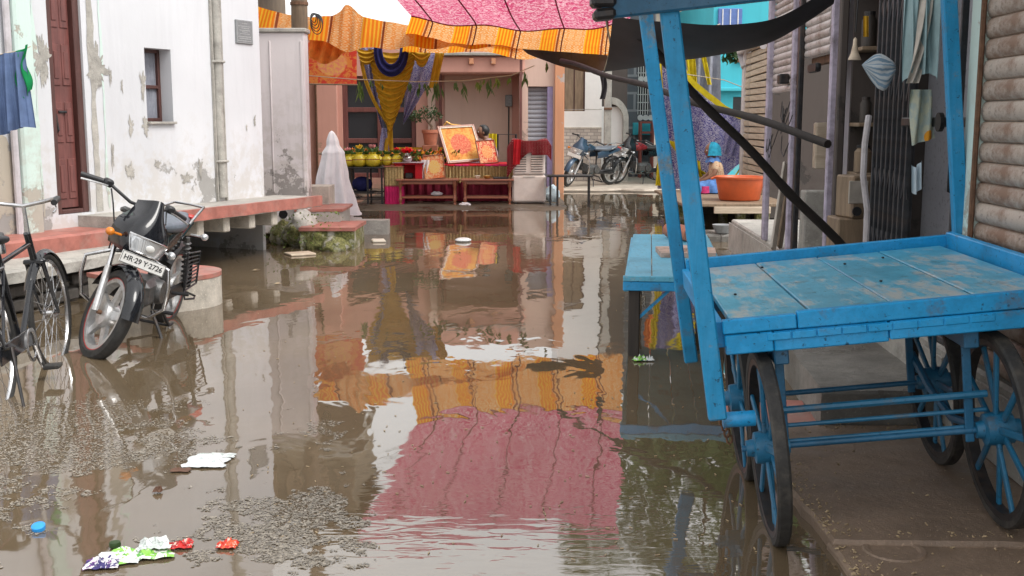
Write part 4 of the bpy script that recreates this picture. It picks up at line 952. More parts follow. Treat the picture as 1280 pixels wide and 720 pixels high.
    for i, (px, mat, nm) in enumerate(((1052, 'bucket', 'white plastic bucket standing beside a blue one on the plinth'), (1066, 'bucket_blue', 'blue plastic bucket between two white buckets on the plinth'), (1080, 'bucket', 'white plastic bucket standing against the folded grille'))):
        q = P(px, 320, 6.35); z0 = zf; bt = thing('bucket', nm, 'bucket', (q.x, q.y, z0), group='buckets')
        B().lathe([(0, .004), (.075, .004), (.095, .24), (.105, .245), (.105, .26), (.092, .26), (.073, .012), (0, .012)], 22, Matrix.Translation((q.x, q.y, z0))).build('pail', MA[mat], bt, smooth=True)
        B().tube([(q.x+.1*cos(g), q.y-.02, z0+.25-.1*sin(g)) for g in [PI*k/12 for k in range(13)]], .004, 5).build('handle', MA['iron'], bt)
    bl = thing('hanging_bell', 'pale bell shaped lamp hanging at the open shop', 'lamp', P(1068, 80, 6.6)); q = P(1068, 75, 6.6)
    B().lathe([(.038, 0), (.034, .010), (.022, .04), (.013, .085), (.010, .12), (0, .13)], 18, Matrix.Translation(q)).build('bell', MA['plank_tan'], bl, smooth=True)
    B().tube([q+V((0, 0, .16)), q+V((.01, 0, .5)), q+V((.01, .05, 1.2))], .004, 5).build('cord', MA['cable'], bl)
    B().grid(lambda u, v: P(1079+7*u, 20+26*v, 6.45)+V((0, .01*sin(u*9), 0)), 6, 6).build('orange_cloth_strip', MA['cl_gold'], smooth=True, label='small orange cloth strip hanging above the bell lamp', cat='cloth')
    B().tube([P(1086, 145, 6.2), P(1081, 180, 6.15), P(1079, 220, 6.15), P(1084, 262, 6.2), P(1082, 310, 6.2)], .018, 8).build('white_hose', MA['pipe_white'], smooth=True, label='dirty white hose hanging at the edge of the folded grille', cat='hose')
    # --- plaster bay with raised plank shutter
    k0 = sx(1032); k1 = sx(1000)
    t = thing('plaster_shop', 'shop bay with stained lilac plaster wall under a raised slatted shutter', 'shop', SR((k0+k1)/2, 1, zf))
    B().box(((k0+k1)/2, .35, 1.7), (k1-k0+.1, .06, 2.7), M=M).build('plaster_wall', MA['lilac_wall'] if 'lilac_wall' in MA else MA['grey_plaster'], t)
    zs0 = SR.hit(1015, 70)[1]
    shutter(SR, k0+.02, k1-.02, zs0, 2.75, 15, MA['slat_pale'], t, .02, .014)
    B().box(((k0+k1)/2, .09, zs0-.03), (k1-k0-.05, .05, .06), ch=.006, M=M).build('bottom_rail', MA['rust'], t)
    for px, w_, mt in ((1000, .07, 'iron'), (992, .06, 'lilac')): B().box((sx(px), -.01, (zf+2.95)/2), (w_, .04, 2.95-zf), ch=.008, M=M).build('post', MA[mt], t)
    B().box((sx(1024, .2), .22, 1.25), (.11, .10, .36), ch=.008, M=M).build('meter_box', MA['plank_tan'], t)
    B().box((sx(1020, .2), .22, .64), (.2, .2, .5), ch=.01, M=M).build('low_block', MA['concrete'], t)
    b = B()
    for i in range(5): c_ = SR((k0+k1)/2+.05*i-.1, .0, zs0-.09+.02*wob(i, 0, 0)*3); b.lathe([(.0, -.02), (.03, -.02), (.034, 0), (.03, .02), (0, .02)], 12, Matrix.Translation(c_) @ Matrix.Rotation(PI/2, 4, 'Y'))
    b.build('shutter_rollers', MA['iron'], t)
    # --- farther bay
    m0 = k1; m1 = sx(962)
    t = thing('far_shop', 'farthest bay of the shop row with pale slats and dark doorway', 'shop', SR((m0+m1)/2, 1, zf))
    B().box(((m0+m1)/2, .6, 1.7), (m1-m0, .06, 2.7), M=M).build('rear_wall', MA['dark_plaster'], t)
    zs1 = SR.hit(978, 115)[1]; shutter(SR, m0+.05, m1-.04, zs1, 2.6, 17, MA['slat_pale'], t, .02, .014)
    B().box((m1, -.01, (zf+2.75)/2), (.085, .05, 2.75-zf), ch=.01, M=M).build('post', MA['lilac'], t)
    for i in range(9):
        b = B(); s = m0+.1+(m1-m0-.2)*rnd.random(); z = zs1-.05-rnd.random()*.4; e_ = rnd.uniform(-.35, .35); b.tube([SR(s, -.03, z), SR(s+e_*.3, -.05, z-.12), SR(s+e_*.7, -.05, z-.16), SR(s+e_, -.03, z-.05)], .004, 5)
        b.build('loose_cable', MA['cable'], t)
    B().box((sx(985, .02), -.03, zs1+.1), (.12, .08, .08), ch=.01, M=M).build('switch_box', MA['iron'], t)
    # leaning boards and sacks before it
    for i, (px, mat, lab) in enumerate(((968, 'cl_beige', 'long pale board leaning on the lilac post past the bamboo prop'), (976, 'old_wood', 'brown board leaning behind the pale board at far shop'))):
        p0 = P(px-2, 312, 9.1+.15*i); p1 = P(px+14, 205, 9.4+.15*i)
        b = B(); b.beam((p0.x, p0.y, zf-.0), p1, .11, .02, (1, -.6, 0), ch=.004); b.build('leaning_board', MA[mat], label=lab, cat='board')
    # roof slab over the row
    t = thing('shop_roof', 'flat concrete roof with timber ends above the shop row', 'roof', SR(5, 1, 3.1))
    B().box((4.9, 1.55, 3.2), (9.9, 3.5, .16), ch=.01, M=M).build('slab', MA['dark_plaster'], t)
    for i in range(14): B().box((1.0+i*.66, -.25, 3.10), (.07, .35, .05), ch=.006, M=M).build('rafter_end', MA['old_wood'], t)
    # --- stepped back pale slatted front beyond
    F3 = Frame((3.66, 15.6), (.06, 1)); a0 = F3.hit(960, 150)[0]; a1 = F3.hit(932, 150)[0]
    t = thing('slatted_kiosk', 'tall kiosk front of pale tan horizontal boards beyond the shop row', 'kiosk', F3(1.5, 1, 0))
    Hh = 2.65; n = 26; b0 = B().box((0, 0, 0), (a1-a0, .035, .082), ch=.006).mesh('board', MA['plank_tan'])
    for i in range(n):
        o = obj('board', b0, t, False); o.matrix_parent_inverse = wm(t).inverted(); o.matrix_basis = fr_rigid(F3, (a0+a1)/2, -.012*(i % 2), .12+i*.098) @ Matrix.Rotation(rnd.uniform(-.01, .01), 4, 'Y')
    B().box(((a0+a1)/2, .85, 1.35), (a1-a0-.05, 1.6, 2.65), M=F3.M()).build('body', MA['dark_plaster'], t)
    B().box((a1+.06, 0, 1.3), (.12, .12, 2.7), ch=.01, M=F3.M()).build('corner_post', MA['pale_plaster'], t)
    B().tube([F3(a1+.16, -.03, z) for z in (.0, 1, 2, 2.7)], .03, 8).build('pipe', MA['pipe_white'], t, smooth=True)
    B().tube([F3(a1, -.05, 2.3), F3(a1+.2, -.1, 2.55), F3(a0+.4, -.1, 2.62), F3(a0, -.1, 2.5)], .05, 10).build('pale_pipe_hood', MA['pipe_white'], t, smooth=True)
shops()

def props():
    # bamboo poles propping the tarpaulin
    A_, E_ = P(702, 76, 13.5), P(1035, 178, 7.05)
    b = B(); n = 24; b.tube([A_.lerp(E_, i/n)+V((0, 0, .012*sin(i*.7))) for i in range(n+1)], [.027+.003*(i % 5 == 0) for i in range(n+1)], 9)
    b.build('bamboo_pole', MA['bamboo'], smooth=True, ang=60, label='dark bamboo pole running level under the tarpaulin to the shop post', cat='pole')
    A_, E_ = P(790, 36, 5.75), P(1062, 318, 6.3); d = (E_-A_); E2 = A_+d*((A_.z-.21)/(A_.z-E_.z))
    b = B(); b.tube([A_.lerp(E2, i/n)+V((.008*sin(i*.9), 0, 0)) for i in range(n+1)], [.022+.003*(i % 6 == 0)+.006*i/n for i in range(n+1)], 9)
    b.build('bamboo_prop', MA['bamboo'], smooth=True, ang=60, label='steep dark bamboo prop leaning from the tarpaulin down to the grey step', cat='pole')
    # tarpaulin sling
    lo = [(752, 89, 7.2), (790, 82, 7.0), (830, 73, 6.8), (875, 64, 6.6), (920, 54, 6.4), (962, 41, 6.2), (1000, 20, 6.0), (1040, -6, 5.8)]
    hi = [(766, 20, 5.6), (800, 25, 5.5), (844, 28, 5.45), (885, 31, 5.4), (925, 30, 5.4), (965, 24, 5.4), (1000, 8, 5.4), (1046, -22, 5.4)]
    def cr(L, u):
        k = u*(len(L)-1); i = min(int(k), len(L)-2); f = k-i; K = [L[max(0, min(len(L)-1, i+j))] for j in (-1, 0, 1, 2)]
        w4 = (-.5*f**3+f*f-.5*f, 1.5*f**3-2.5*f*f+1, -1.5*f**3+2*f*f+.5*f, .5*f**3-.5*f*f); return P(*[sum(w4[j]*K[j][q] for j in range(4)) for q in range(3)])
    def tp(u, v):
        q = cr(hi, u).lerp(cr(lo, u), v); q.z -= .10*sin(PI*v)*(1-.3*u); return q
    B().grid(tp, 60, 16).build('tarpaulin', MA['tarp'], smooth=True, ang=180, label='sagging black tarpaulin slung between the blue cart roof and shops', cat='tarpaulin')
    def tp2(u, v):
        a = P(652+108*u, 61+8*u, 17.3-.8*u); c_ = P(660+98*u, 66+26*u, 17.3-1.6*u); q = a.lerp(c_, v); q.z -= .05*sin(PI*u)*v; q.y += .3*v+.03*sin(u*20); return q
    B().grid(tp2, 40, 8).build('dark_tarpaulin_strip', MA['tarp'], smooth=True, ang=180, label='narrow black tarpaulin strip stretched below the orange canopy edge', cat='tarpaulin')
    b = B(); 
    b.grid(lambda u, v: P(749+7*u+3*sin(v*3), 92+32*v, 12.3)+V((0, .02*sin(u*9+v*6), 0)), 6, 16); b.build('black_rag', MA['tarp'], smooth=True, ang=180, label='black rag dangling from the level bamboo pole', cat='rag')
    B().tube([P(757, 22, 6.5), P(764, 60, 6.8), P(755, 90, 7.2)], .006, 5).build('tie_rope', MA['rope'], label='thin pale rope tying the tarpaulin corner', cat='rope')
    b = B(); b.beam(P(792, 30, 6.2), P(834, 72, 6.6), .035, .03); b.build('tarpaulin_batten', MA['old_wood'], label='brown timber batten under the tarpaulin behind the cart posts', cat='timber')
props()
# ================================================================ two-wheelers
def text_mesh(body, size, mat, name='lettering', ext=.0008):
    cu = bpy.data.curves.new('txt', 'FONT'); cu.body = body; cu.size = size; cu.align_x = 'CENTER'; cu.align_y = 'CENTER'; cu.extrude = ext; cu.offset = .0006
    o = bpy.data.objects.new('txt', cu); me = bpy.data.meshes.new_from_object(o); bpy.data.objects.remove(o); bpy.data.curves.remove(cu)
    me.name = name; me.materials.clear(); me.materials.append(mat); return me
def ring(b, c, Rr, r, n=36, k=8, M=None):
    prof = [(Rr+r*cos(2*PI*i/k), r*sin(2*PI*i/k)) for i in range(k)]
    m = Matrix.Translation(c) @ Matrix.Rotation(PI/2, 4, 'X'); b.lathe(prof, n, (M @ m) if M is not None else m, closed=True); return b
def arc_sheet(b, c, r, a0, a1, w_, n=18, drop=.02):
    def fn(u, v):
        g = a0+(a1-a0)*u; y = (v-.5)*w_; rr = r-drop*(2*(v-.5))**2*2
        return (c[0]+rr*cos(g), c[1]+y, c[2]+rr*sin(g))
    b.grid(fn, n, 8); return b

def motorcycle(label, loc, rz, lean, steer, body, plate=None, group=None, seatm='seat_vinyl', trim=True, tankm=None):
    t = thing('motorcycle', label, 'motorcycle', loc, group=group, rot=(R(lean), 0, R(rz)))
    a = V((-sin(R(26)), 0, cos(R(26)))); A0 = V((.60, 0, .30))
    S = Matrix.Translation(A0) @ Matrix.Rotation(R(steer), 4, a) @ Matrix.Translation(-A0)
    def part(b, nm, mat, p=None, st=False, smooth=True, ang=40):
        if st: b.xf(S)
        return b.build(nm, MA[mat], p or t, smooth=smooth, ang=ang, world=False)
    def wheel(cx, tw, st):
        c = (cx, 0, .30)
        b = B(); prof = [(.228, -tw*.6), (.25, -tw), (.285, -tw*.85), (.300, -tw*.35), (.302, 0), (.300, tw*.35), (.285, tw*.85), (.25, tw), (.228, tw*.6)]
        m = Matrix.Translation(c) @ Matrix.Rotation(PI/2, 4, 'X'); b.lathe(prof, 44, m, closed=True)
        wh = part(b, 'wheel', 'rubber', st=st)
        b = B(); b.lathe([(.208, -tw*.7), (.232, -tw*.72), (.238, -tw*.6), (.238, tw*.6), (.232, tw*.72), (.208, tw*.7)], 44, m, closed=True)
        for k in range(5):
            mm = m @ Matrix.Rotation(2*PI*k/5+.3, 4, 'Z')
            b.add([(.04, -.034, -.014), (.215, -.022, -.011), (.215, .022, -.011), (.04, .034, -.014), (.04, -.034, .014), (.215, -.022, .011), (.215, .022, .011), (.04, .034, .014)], [(0, 1, 2, 3)[::-1], (4, 5, 6, 7), (0, 1, 5, 4), (1, 2, 6, 5), (2, 3, 7, 6), (3, 0, 4, 7)], mm)
        b.lathe([(0, -.05), (.02, -.05), (.075, -.04), (.085, -.02), (.085, .02), (.075, .045), (.03, .05), (0, .05)], 24, m)
        part(b, 'rim', 'alloy', wh, st)
        if trim:
            b = B()
            for s in (-1, 1): b.lathe([(.233, s*tw*.74), (.241, s*tw*.80), (.240, s*tw*.70)], 44, m, closed=True)
            part(b, 'rim_tape', 'red_trim', wh, st)
        b = B(); b.lathe([(0, -.075), (.014, -.075), (.014, .075), (0, .075)], 12, m); part(b, 'axle', 'rust', wh, st)
    wheel(.62, .040, True); wheel(-.62, .046, False)
    # fork: silver lowers, dark uppers
    for s in (-1, 1):
        y = s*.085; p0 = V((.605, y, .295)); 
        part(B().tube([p0, p0+a*.30], [.024, .022], 12), 'fork_leg', 'alloy', st=True)
        part(B().tube([p0+a*.29, p0+a*.66], .0155, 10), 'fork_tube', 'chrome', st=True)
    b = B(); b.box(A0+a*.56+V((.02, 0, 0)), (.06, .24, .03), (0, R(-26), 0), ch=.008); b.box(A0+a*.68+V((.02, 0, 0)), (.06, .24, .03), (0, R(-26), 0), ch=.008); part(b, 'fork_yoke', 'engine', st=True)
    b = arc_sheet(B(), (.62, 0, .30), .345, R(15), R(165), .125, 24, .018); part(b, 'front_fender', body, st=True, ang=180)
    # handlebar
    H = A0+a*.74+V((.0, 0, .0))
    hp = [H+V((-.14, s*.36, .02)) for s in (-1,)]+[H+V((-.07, -.22, .045)), H+V((.02, -.08, .0)), H+V((.02, .08, .0)), H+V((-.07, .22, .045))]+[H+V((-.14, .36, .02))]
    hb = part(B().tube(hp, .011, 10), 'handlebar', 'black_plastic', st=True)
    for s in (-1, 1):
        part(B().tube([H+V((-.09, s*.25, .04)), H+V((-.145, s*.38, .018))], .0175, 10), 'grip', 'black_plastic', hb, True)
        part(B().box(H+V((-.075, s*.225, .045)), (.06, .06, .05), ch=.012), 'switch_pod', 'black_plastic', hb, True)
        part(B().tube([H+V((-.045, s*.23, .03)), H+V((-.05, s*.30, .02)), H+V((-.085, s*.39, .0))], .006, 6), 'lever', 'alloy', hb, True)
        part(B().tube([H+V((-.05, s*.2, .02)), H+V((.05, s*.19, -.04)), H+V((.06, s*.1, -.2)), H+V((.0, s*.05, -.35))], .005, 6), 'cable', 'cable', hb, True)
    # headlight cowl
    def cowl(u, v):
        q = 2*u-1; hw = .125+.035*sin(PI*min(1, v*1.4))-.062*sm(v, .45, 1); x = .685-.12*q*q-.19*abs(q)**4*(1-.6*v)-.25*max(0, v-.35)**1.25; y = hw*sin(q*1.45)*1.02; z = .715+.36*v-.02*q*q-.05*v*v*q*q
        return (x, y, z)
    cw = part(B().grid(cowl, 28, 20), 'headlight_cowl', body, st=True, ang=180)
    def lens(u, v):
        q = (2*u-1)*(.50+.12*v); p = V(cowl((q+1)/2, .10+.27*v)); return p+V((.010+.012*(1-q*q), 0, 0))
    hl = part(B().grid(lens, 16, 10), 'headlight', 'lens', cw, True, ang=180)
    b = B(); b.tube([V(lens(u, v))+V((.002, 0, 0)) for u, v in [(i/8, 0) for i in range(9)]+[(1, i/6) for i in range(1, 7)]+[(1-i/8, 1) for i in range(1, 9)]+[(0, 1-i/6) for i in range(1, 6)]], .007, 6, closed=True); part(b, 'bezel', 'chrome', hl, True)
    b = B().ball(V(lens(.5, .5))+V((.006, 0, 0)), (.008, .03, .022), 10, 6); part(b, 'bulb', 'plate_white', hl, True)
    if plate:
        def decal(u, v):
            p = V(cowl(.80+.09*u, .38+.28*v)); return p+V((.006, .006, 0))
        part(B().grid(decal, 6, 10), 'cowl_decal', 'plate_white', cw, True, ang=180)
    for s in (-1, 1):
        b = B().tube([(.56, s*.13, .79), (.56, s*.20, .785)], .008, 6); b.ball((.56, s*.215, .785), (.035, .028, .026), 10, 7); part(b, 'indicator', 'lens' if s > 0 else 'amber', cw, True)
    # plate
    pm = Matrix.Translation((.715, 0, .70)) @ Matrix.Rotation(R(-12), 4, 'Y')
    pl = part(B().box((0, 0, 0), (.006, .30, .075), ch=.002, M=pm), 'number_plate', 'plate_white', st=True, smooth=False)
    if plate:
        me = text_mesh(plate, .046, MA['ink'])
        tm = pm @ Matrix.Translation((.0042, 0, 0)) @ Matrix(((0, 0, 1, 0), (1, 0, 0, 0), (0, 1, 0, 0), (0, 0, 0, 1)))
        me.transform(S @ tm); obj('plate_lettering', me, pl, False)
        b = B()
        for s in (-1, 1): b.box((.0036, 0, s*.0345), (.0015, .292, .003), M=pm); b.box((.0036, s*.146, 0), (.0015, .003, .068), M=pm)
        part(b, 'plate_border', 'ink', pl, True, False)
    # tank
    def tank(u, v):
        g = 2*PI*u; x = -.02+.44*v; k = (sin(PI*min(.98, max(.02, v*.92+.06))))**.45
        wy = .135*k*(.72+.35*v); hz = .105*k*(.75+.45*v); c_ = cos(g); s = sin(g)
        return (x, wy*(abs(c_)**.75)*(1 if c_ > 0 else -1), .80+.03*v+hz*(abs(s)**.8)*(1 if s > 0 else -.75))
    tk = part(B().grid(tank, 28, 18), 'fuel_tank', tankm or body, ang=180)
    part(B().lathe([(0, .012), (.028, .012), (.032, 0), (.032, -.02)], 16, Matrix.Translation((.22, 0, .955))), 'fuel_cap', 'chrome', tk)
    # seat
    def seat(u, v):
        g = 2*PI*u; x = .04-.72*v; c_ = cos(g); s = sin(g); e = (sin(PI*min(.97, max(.03, v))))**.3; wy = (.085+.055*sin(PI*min(1, v*1.1)))*e; h = .048*e
        return (x, wy*(abs(c_)**.6)*(1 if c_ > 0 else -1), .795+.05*max(0, v-.45)+h*(abs(s)**.7)*(1 if s > 0 else -1))
    part(B().grid(seat, 24, 22), 'seat', seatm, ang=180)
    # side panels and tail
    for s in (-1, 1):
        def sp(u, v, s=s): return (-.02-.36*u, s*(.115-.02*u+.012*sin(PI*v)), .60+.13*v+.05*u*v+.03*u)
        part(B().grid(sp, 10, 8), 'side_panel', body, ang=180)
    def tail(u, v):
        q = 2*u-1; return (-.38-.40*v, .095*(1-.35*v)*sin(q*1.5), .72+.085*v-.05*q*q)
    tl = part(B().grid(tail, 16, 10), 'tail_cowl', body, ang=180)
    part(B().box((-.80, 0, .79), (.05, .11, .06), ch=.015), 'tail_light', 'red_trim', tl)
    b = B().tube([(-.42, s*.13, .80) for s in (1,)]+[(-.60, .135, .87), (-.80, .11, .89), (-.83, 0, .89), (-.80, -.11, .89), (-.60, -.135, .87), (-.42, -.13, .80)], .010, 8); part(b, 'grab_rail', 'chrome')
    for s in (-1, 1):
        b = B().tube([(-.74, s*.06, .68), (-.74, s*.15, .68)], .008, 6); b.ball((-.74, s*.165, .68), (.035, .028, .026), 10, 7); part(b, 'indicator', 'lens', tl)
    b = arc_sheet(B(), (-.62, 0, .30), .34, R(40), R(190), .13, 20, .018); part(b, 'rear_fender', 'black_plastic', ang=180)
    # frame tubes
    b = B(); b.tube([(.36, 0, .90), (.20, 0, .80), (-.05, 0, .74), (-.70, 0, .76)], .018, 8); b.tube([(.36, 0, .84), (.30, 0, .5), (.24, 0, .26), (-.05, 0, .24), (-.14, 0, .3), (-.10, 0, .74)], .017, 8)
    b.tube([(.39, 0, .80), (.33, 0, .95)], .03, 10); part(b, 'frame', 'black_plastic')
    # engine
    b = B(); b.box((.02, 0, .36), (.34, .20, .19), ch=.04); b.lathe([(0, -.13), (.075, -.13), (.085, -.11), (.085, .11), (.075, .13), (0, .13)], 20, Matrix.Translation((-.05, 0, .36)) @ Matrix.Rotation(PI/2, 4, 'X'))
    en = part(b, 'engine', 'engine', ang=30)
    b = B()
    for k in range(8): b.box((.215+.020*k, 0, .40+.006*k), (.008, .17, .15), (0, R(-15), 0), ch=.002)
    b.box((.29, 0, .42), (.16, .11, .11), (0, R(-15), 0), ch=.01); part(b, 'cylinder_fins', 'engine', en, ang=30)
    # exhaust on right, chain case on left
    part(B().tube([(.33, -.05, .36), (.36, -.09, .26), (.22, -.13, .2), (-.1, -.14, .2), (-.3, -.15, .24), (-.78, -.16, .34)], [.016, .017, .018, .022, .036, .04], 12), 'exhaust', 'chrome')
    part(B().box((-.34, .10, .31), (.56, .025, .09), ch=.02), 'chain_case', 'black_plastic')
    b = B()
    for s in (-1, 1): b.tube([(-.12, s*.08, .32), (-.62, s*.09, .30)], .016, 8)
    part(b, 'swing_arm', 'black_plastic')
    for s in (-1, 1):
        b = B(); b.tube([(-.56, s*.12, .32), (-.46, s*.125, .70)], .016, 8); 
        for k in range(9): b.lathe([(.018, -.008), (.032, 0), (.018, .008)], 12, Matrix.Translation((-.547+.0095*k, s*.1205, .37+.036*k)) @ Matrix.Rotation(R(14), 4, 'Y'), closed=True)
        part(b, 'shock_absorber', 'engine')
    # crash guard, foot pegs, stands
    b = B()
    for s in (-1, 1): b.tube([(.30, s*.03, .66), (.36, s*.12, .66), (.37, s*.27, .60), (.37, s*.285, .48), (.36, s*.27, .34), (.30, s*.16, .25), (.24, s*.04, .25)], .0125, 10)
    part(b, 'crash_guard', 'chrome')
    for s in (-1, 1):
        part(B().tube([(.02, s*.10, .24), (.02, s*.24, .245)], .013, 8), 'foot_peg', 'black_plastic'); part(B().tube([(-.28, s*.12, .32), (-.28, s*.24, .33)], .012, 8), 'pillion_peg', 'black_plastic')
    b = B(); b.tube([(.04, .10, .24), (.10, .19, .12), (.16, .27, .005)], .011, 8); b.box((.165, .275, .004), (.06, .04, .008), ch=.002); part(b, 'side_stand', 'iron')
    b = B(); b.tube([(-.10, .12, .23), (-.22, .15, .10), (-.30, .15, .10)], .011, 8); b.tube([(-.10, -.12, .23), (-.22, -.15, .10), (-.30, -.15, .10)], .011, 8); b.tube([(-.22, -.15, .10), (-.22, .15, .10)], .01, 8); part(b, 'centre_stand', 'iron')
    part(B().tube([(.06, .11, .30), (.17, .14, .28), (.17, .2, .28)], .008, 6), 'gear_lever', 'chrome')
    # sari guard: bar cage on the left
    b = B(); q0 = [(-.38, .165, .60), (-.68, .165, .58), (-.70, .165, .34), (-.42, .165, .32)]
    b.tube(q0, .008, 6, closed=True)
    for k in range(1, 9):
        f = k/9; b.tube([V(q0[0]).lerp(V(q0[3]), f), V(q0[1]).lerp(V(q0[2]), f)], .0055, 6)
    b.tube([(-.42, .165, .32), (-.56, .21, .27), (-.42, .24, .28), (-.34, .20, .28)], .009, 6, closed=True); part(b, 'sari_guard', 'black_plastic')
    return t
motorcycle('black motorcycle with white number plate leaning in water before the rounded step', (-2.58, 7.46, -.045), -91, -11, 43, 'gloss_black', 'HR\u00b729 Y\u00b72726', seatm='grey_vinyl')
g = G(742, 236, 0); motorcycle('blue grey motorcycle parked before the stone dado of white house', (g.x-.08, g.y+.1, .06), 222, -8, 25, 'bike_blue', None, 'parked motorcycles', 'grey_vinyl', False)
g = G(805, 233, 0); motorcycle('dark motorcycle with red side panel parked past the bluish one', (g.x-.02, g.y+.15, .06), 205, -8, 25, 'gloss_black', None, 'parked motorcycles', 'seat_vinyl', False, 'bike_red')
motorcycle('black motorcycle half hidden behind the red cupboard rack far back', (4.35, 29.5, .07), 230, -8, 10, 'gloss_black', None, 'parked motorcycles', 'seat_vinyl', False)

def bicycle():
    t = thing('bicycle', 'old black roadster bicycle with rear carrier standing in water at platform', 'bicycle', (-2.71, 6.12, -.075), rot=(R(-4), 0, R(98)))
    S_ang = R(-3); a = V((-sin(R(22)), 0, cos(R(22)))); A0 = V((.53, 0, .35)); S = Matrix.Translation(A0) @ Matrix.Rotation(S_ang, 4, a) @ Matrix.Translation(-A0)
    def part(b, nm, mat, p=None, st=False, smooth=True, ang=40):
        if st: b.xf(S)
        return b.build(nm, MA[mat], p or t, smooth=smooth, ang=ang, world=False)
    rr = .345
    for cx, st in ((.56, True), (-.56, False)):
        c = V((cx, 0, .365)); wh = part(ring(B(), c, rr, .020, 56, 8), 'wheel', 'rubber', st=st)
        part(ring(B(), c, rr-.024, .011, 56, 6), 'rim', 'chrome', wh, st)
        b = B()
        for k in range(32):
            g = 2*PI*k/32; g2 = g+(.9 if k % 4 < 2 else -.9); s = 1 if k % 2 else -1
            b.tube([c+V((.026*cos(g2), s*.03, .026*sin(g2))), c+V((.325*cos(g), 0, .325*sin(g)))], .0021, 4, False)
        part(b, 'spokes', 'chrome', wh, st); part(B().lathe([(0, -.05), (.012, -.05), (.03, -.032), (.014, -.02), (.014, .02), (.03, .032), (.012, .05), (0, .05)], 14, Matrix.Translation(c) @ Matrix.Rotation(PI/2, 4, 'X')), 'hub', 'chrome', wh, st)
        part(arc_sheet(B(), tuple(c), .392, R(20) if st else R(10), R(150) if st else R(195), .06, 22, .012), 'fender', 'gloss_black', st=st, ang=180)
    BB = V((-.08, 0, .29)); ST = V((-.25, 0, .80)); HT = A0+a*.52; HB = A0+a*.38
    b = B(); b.tube([HT-a*.02, ST+V((.02, 0, -.03))], .015, 10); b.tube([HB, BB], .017, 10); b.tube([BB, ST+V((-.01, 0, .06))], .016, 10); b.tube([HB-a*.05, HT+a*.05], .02, 10)
    for s in (-1, 1): b.tube([BB+V((0, s*.03, 0)), V((-.56, s*.06, .365))], .010, 8); b.tube([ST+V((0, s*.02, -.03)), V((-.56, s*.06, .365))], .009, 8)
    part(b, 'frame', 'gloss_black')
    b = B()
    for s in (-1, 1): b.tube([HB+V((0, s*.045, 0)), A0+a*.2+V((.01, s*.05, 0)), V((.56, s*.05, .365))], [.014, .013, .009], 8)
    b.box(HB, (.05, .12, .03), ch=.008); part(b, 'fork', 'gloss_black', st=True)
    H = A0+a*.74
    hb = part(B().tube([H+V((-.24, -.27, .03)), H+V((-.10, -.25, .045)), H+V((.05, -.12, .02)), H+V((.06, 0, .0)), H+V((.05, .12, .02)), H+V((-.10, .25, .045)), H+V((-.24, .27, .03))], .0115, 10), 'handlebar', 'chrome', st=True)
    part(B().tube([H-a*.26, H+V((.06, 0, 0))], .012, 8), 'stem', 'chrome', hb, True)
    for s in (-1, 1):
        part(B().tube([H+V((-.13, s*.255, .043)), H+V((-.25, s*.27, .028))], .017, 10), 'grip', 'black_plastic', hb, True)
        part(B().tube([H+V((-.02, s*.2, .02)), H+V((-.12, s*.24, -.01)), H+V((-.22, s*.25, -.03))], .005, 6), 'brake_rod', 'chrome', hb, True)
    def sad(u, v):
        g = 2*PI*u; x = -.42+.28*v; wy = (.105-.075*sm(v, .25, .8))*(sin(PI*min(.97, max(.06, v))))**.3; c_ = cos(g); s = sin(g)
        return (x, wy*c_, .90+.03*abs(v-.5)+.028*(abs(s)**.7)*(1 if s > 0 else -1)*(sin(PI*min(.97, max(.06, v))))**.3)
    sd = part(B().grid(sad, 22, 16), 'saddle', 'seat_vinyl', ang=180)
    b = B()
    for s in (-1, 1): b.tube([(-.38, s*.06, .885), (-.38, s*.06, .84), (-.25, s*.02, .84)], .008, 6); b.lathe([(.026, 0), (.028, .01), (.026, .05), (.0, .05)], 12, Matrix.Translation((-.385, s*.06, .835)))
    part(b, 'saddle_springs', 'chrome', sd)
    b = B()
    for s in (-1, 1): b.tube([(-.28, s*.03, .76), (-.42, s*.07, .765), (-.90, s*.07, .765)], .009, 6); b.tube([(-.56, s*.065, .365), (-.78, s*.07, .765)], .008, 6)
    for k in range(5): b.tube([(-.45-.11*k, -.07, .765), (-.45-.11*k, .07, .765)], .007, 6)
    b.tube([(-.90, -.07, .765), (-.90, .07, .765)], .009, 6); part(b, 'carrier', 'gloss_black')
    part(B().box((-.32, -.05, .33), (.56, .012, .10), ch=.006), 'chain_guard', 'gloss_black')
    cr = part(B().lathe([(.075, -.004), (.095, -.004), (.095, .004), (.075, .004)], 26, Matrix.Translation(BB+V((0, -.06, 0))) @ Matrix.Rotation(PI/2, 4, 'X'), closed=True), 'chain_wheel', 'chrome')
    for s, g in ((-1, R(-60)), (1, R(120))):
        e = BB+V((.17*cos(g), s*.08, .17*sin(g))); part(B().tube([BB+V((0, s*.075, 0)), e], .010, 8), 'crank', 'chrome'); part(B().box(e+V((0, s*.05, 0)), (.085, .09, .024), ch=.006), 'pedal', 'rubber')
    b = B(); b.tube([(-.50, .08, .36), (-.62, .14, .02), (-.62, -.14, .02), (-.50, -.08, .36)], .010, 8); part(b, 'stand', 'iron')
bicycle()
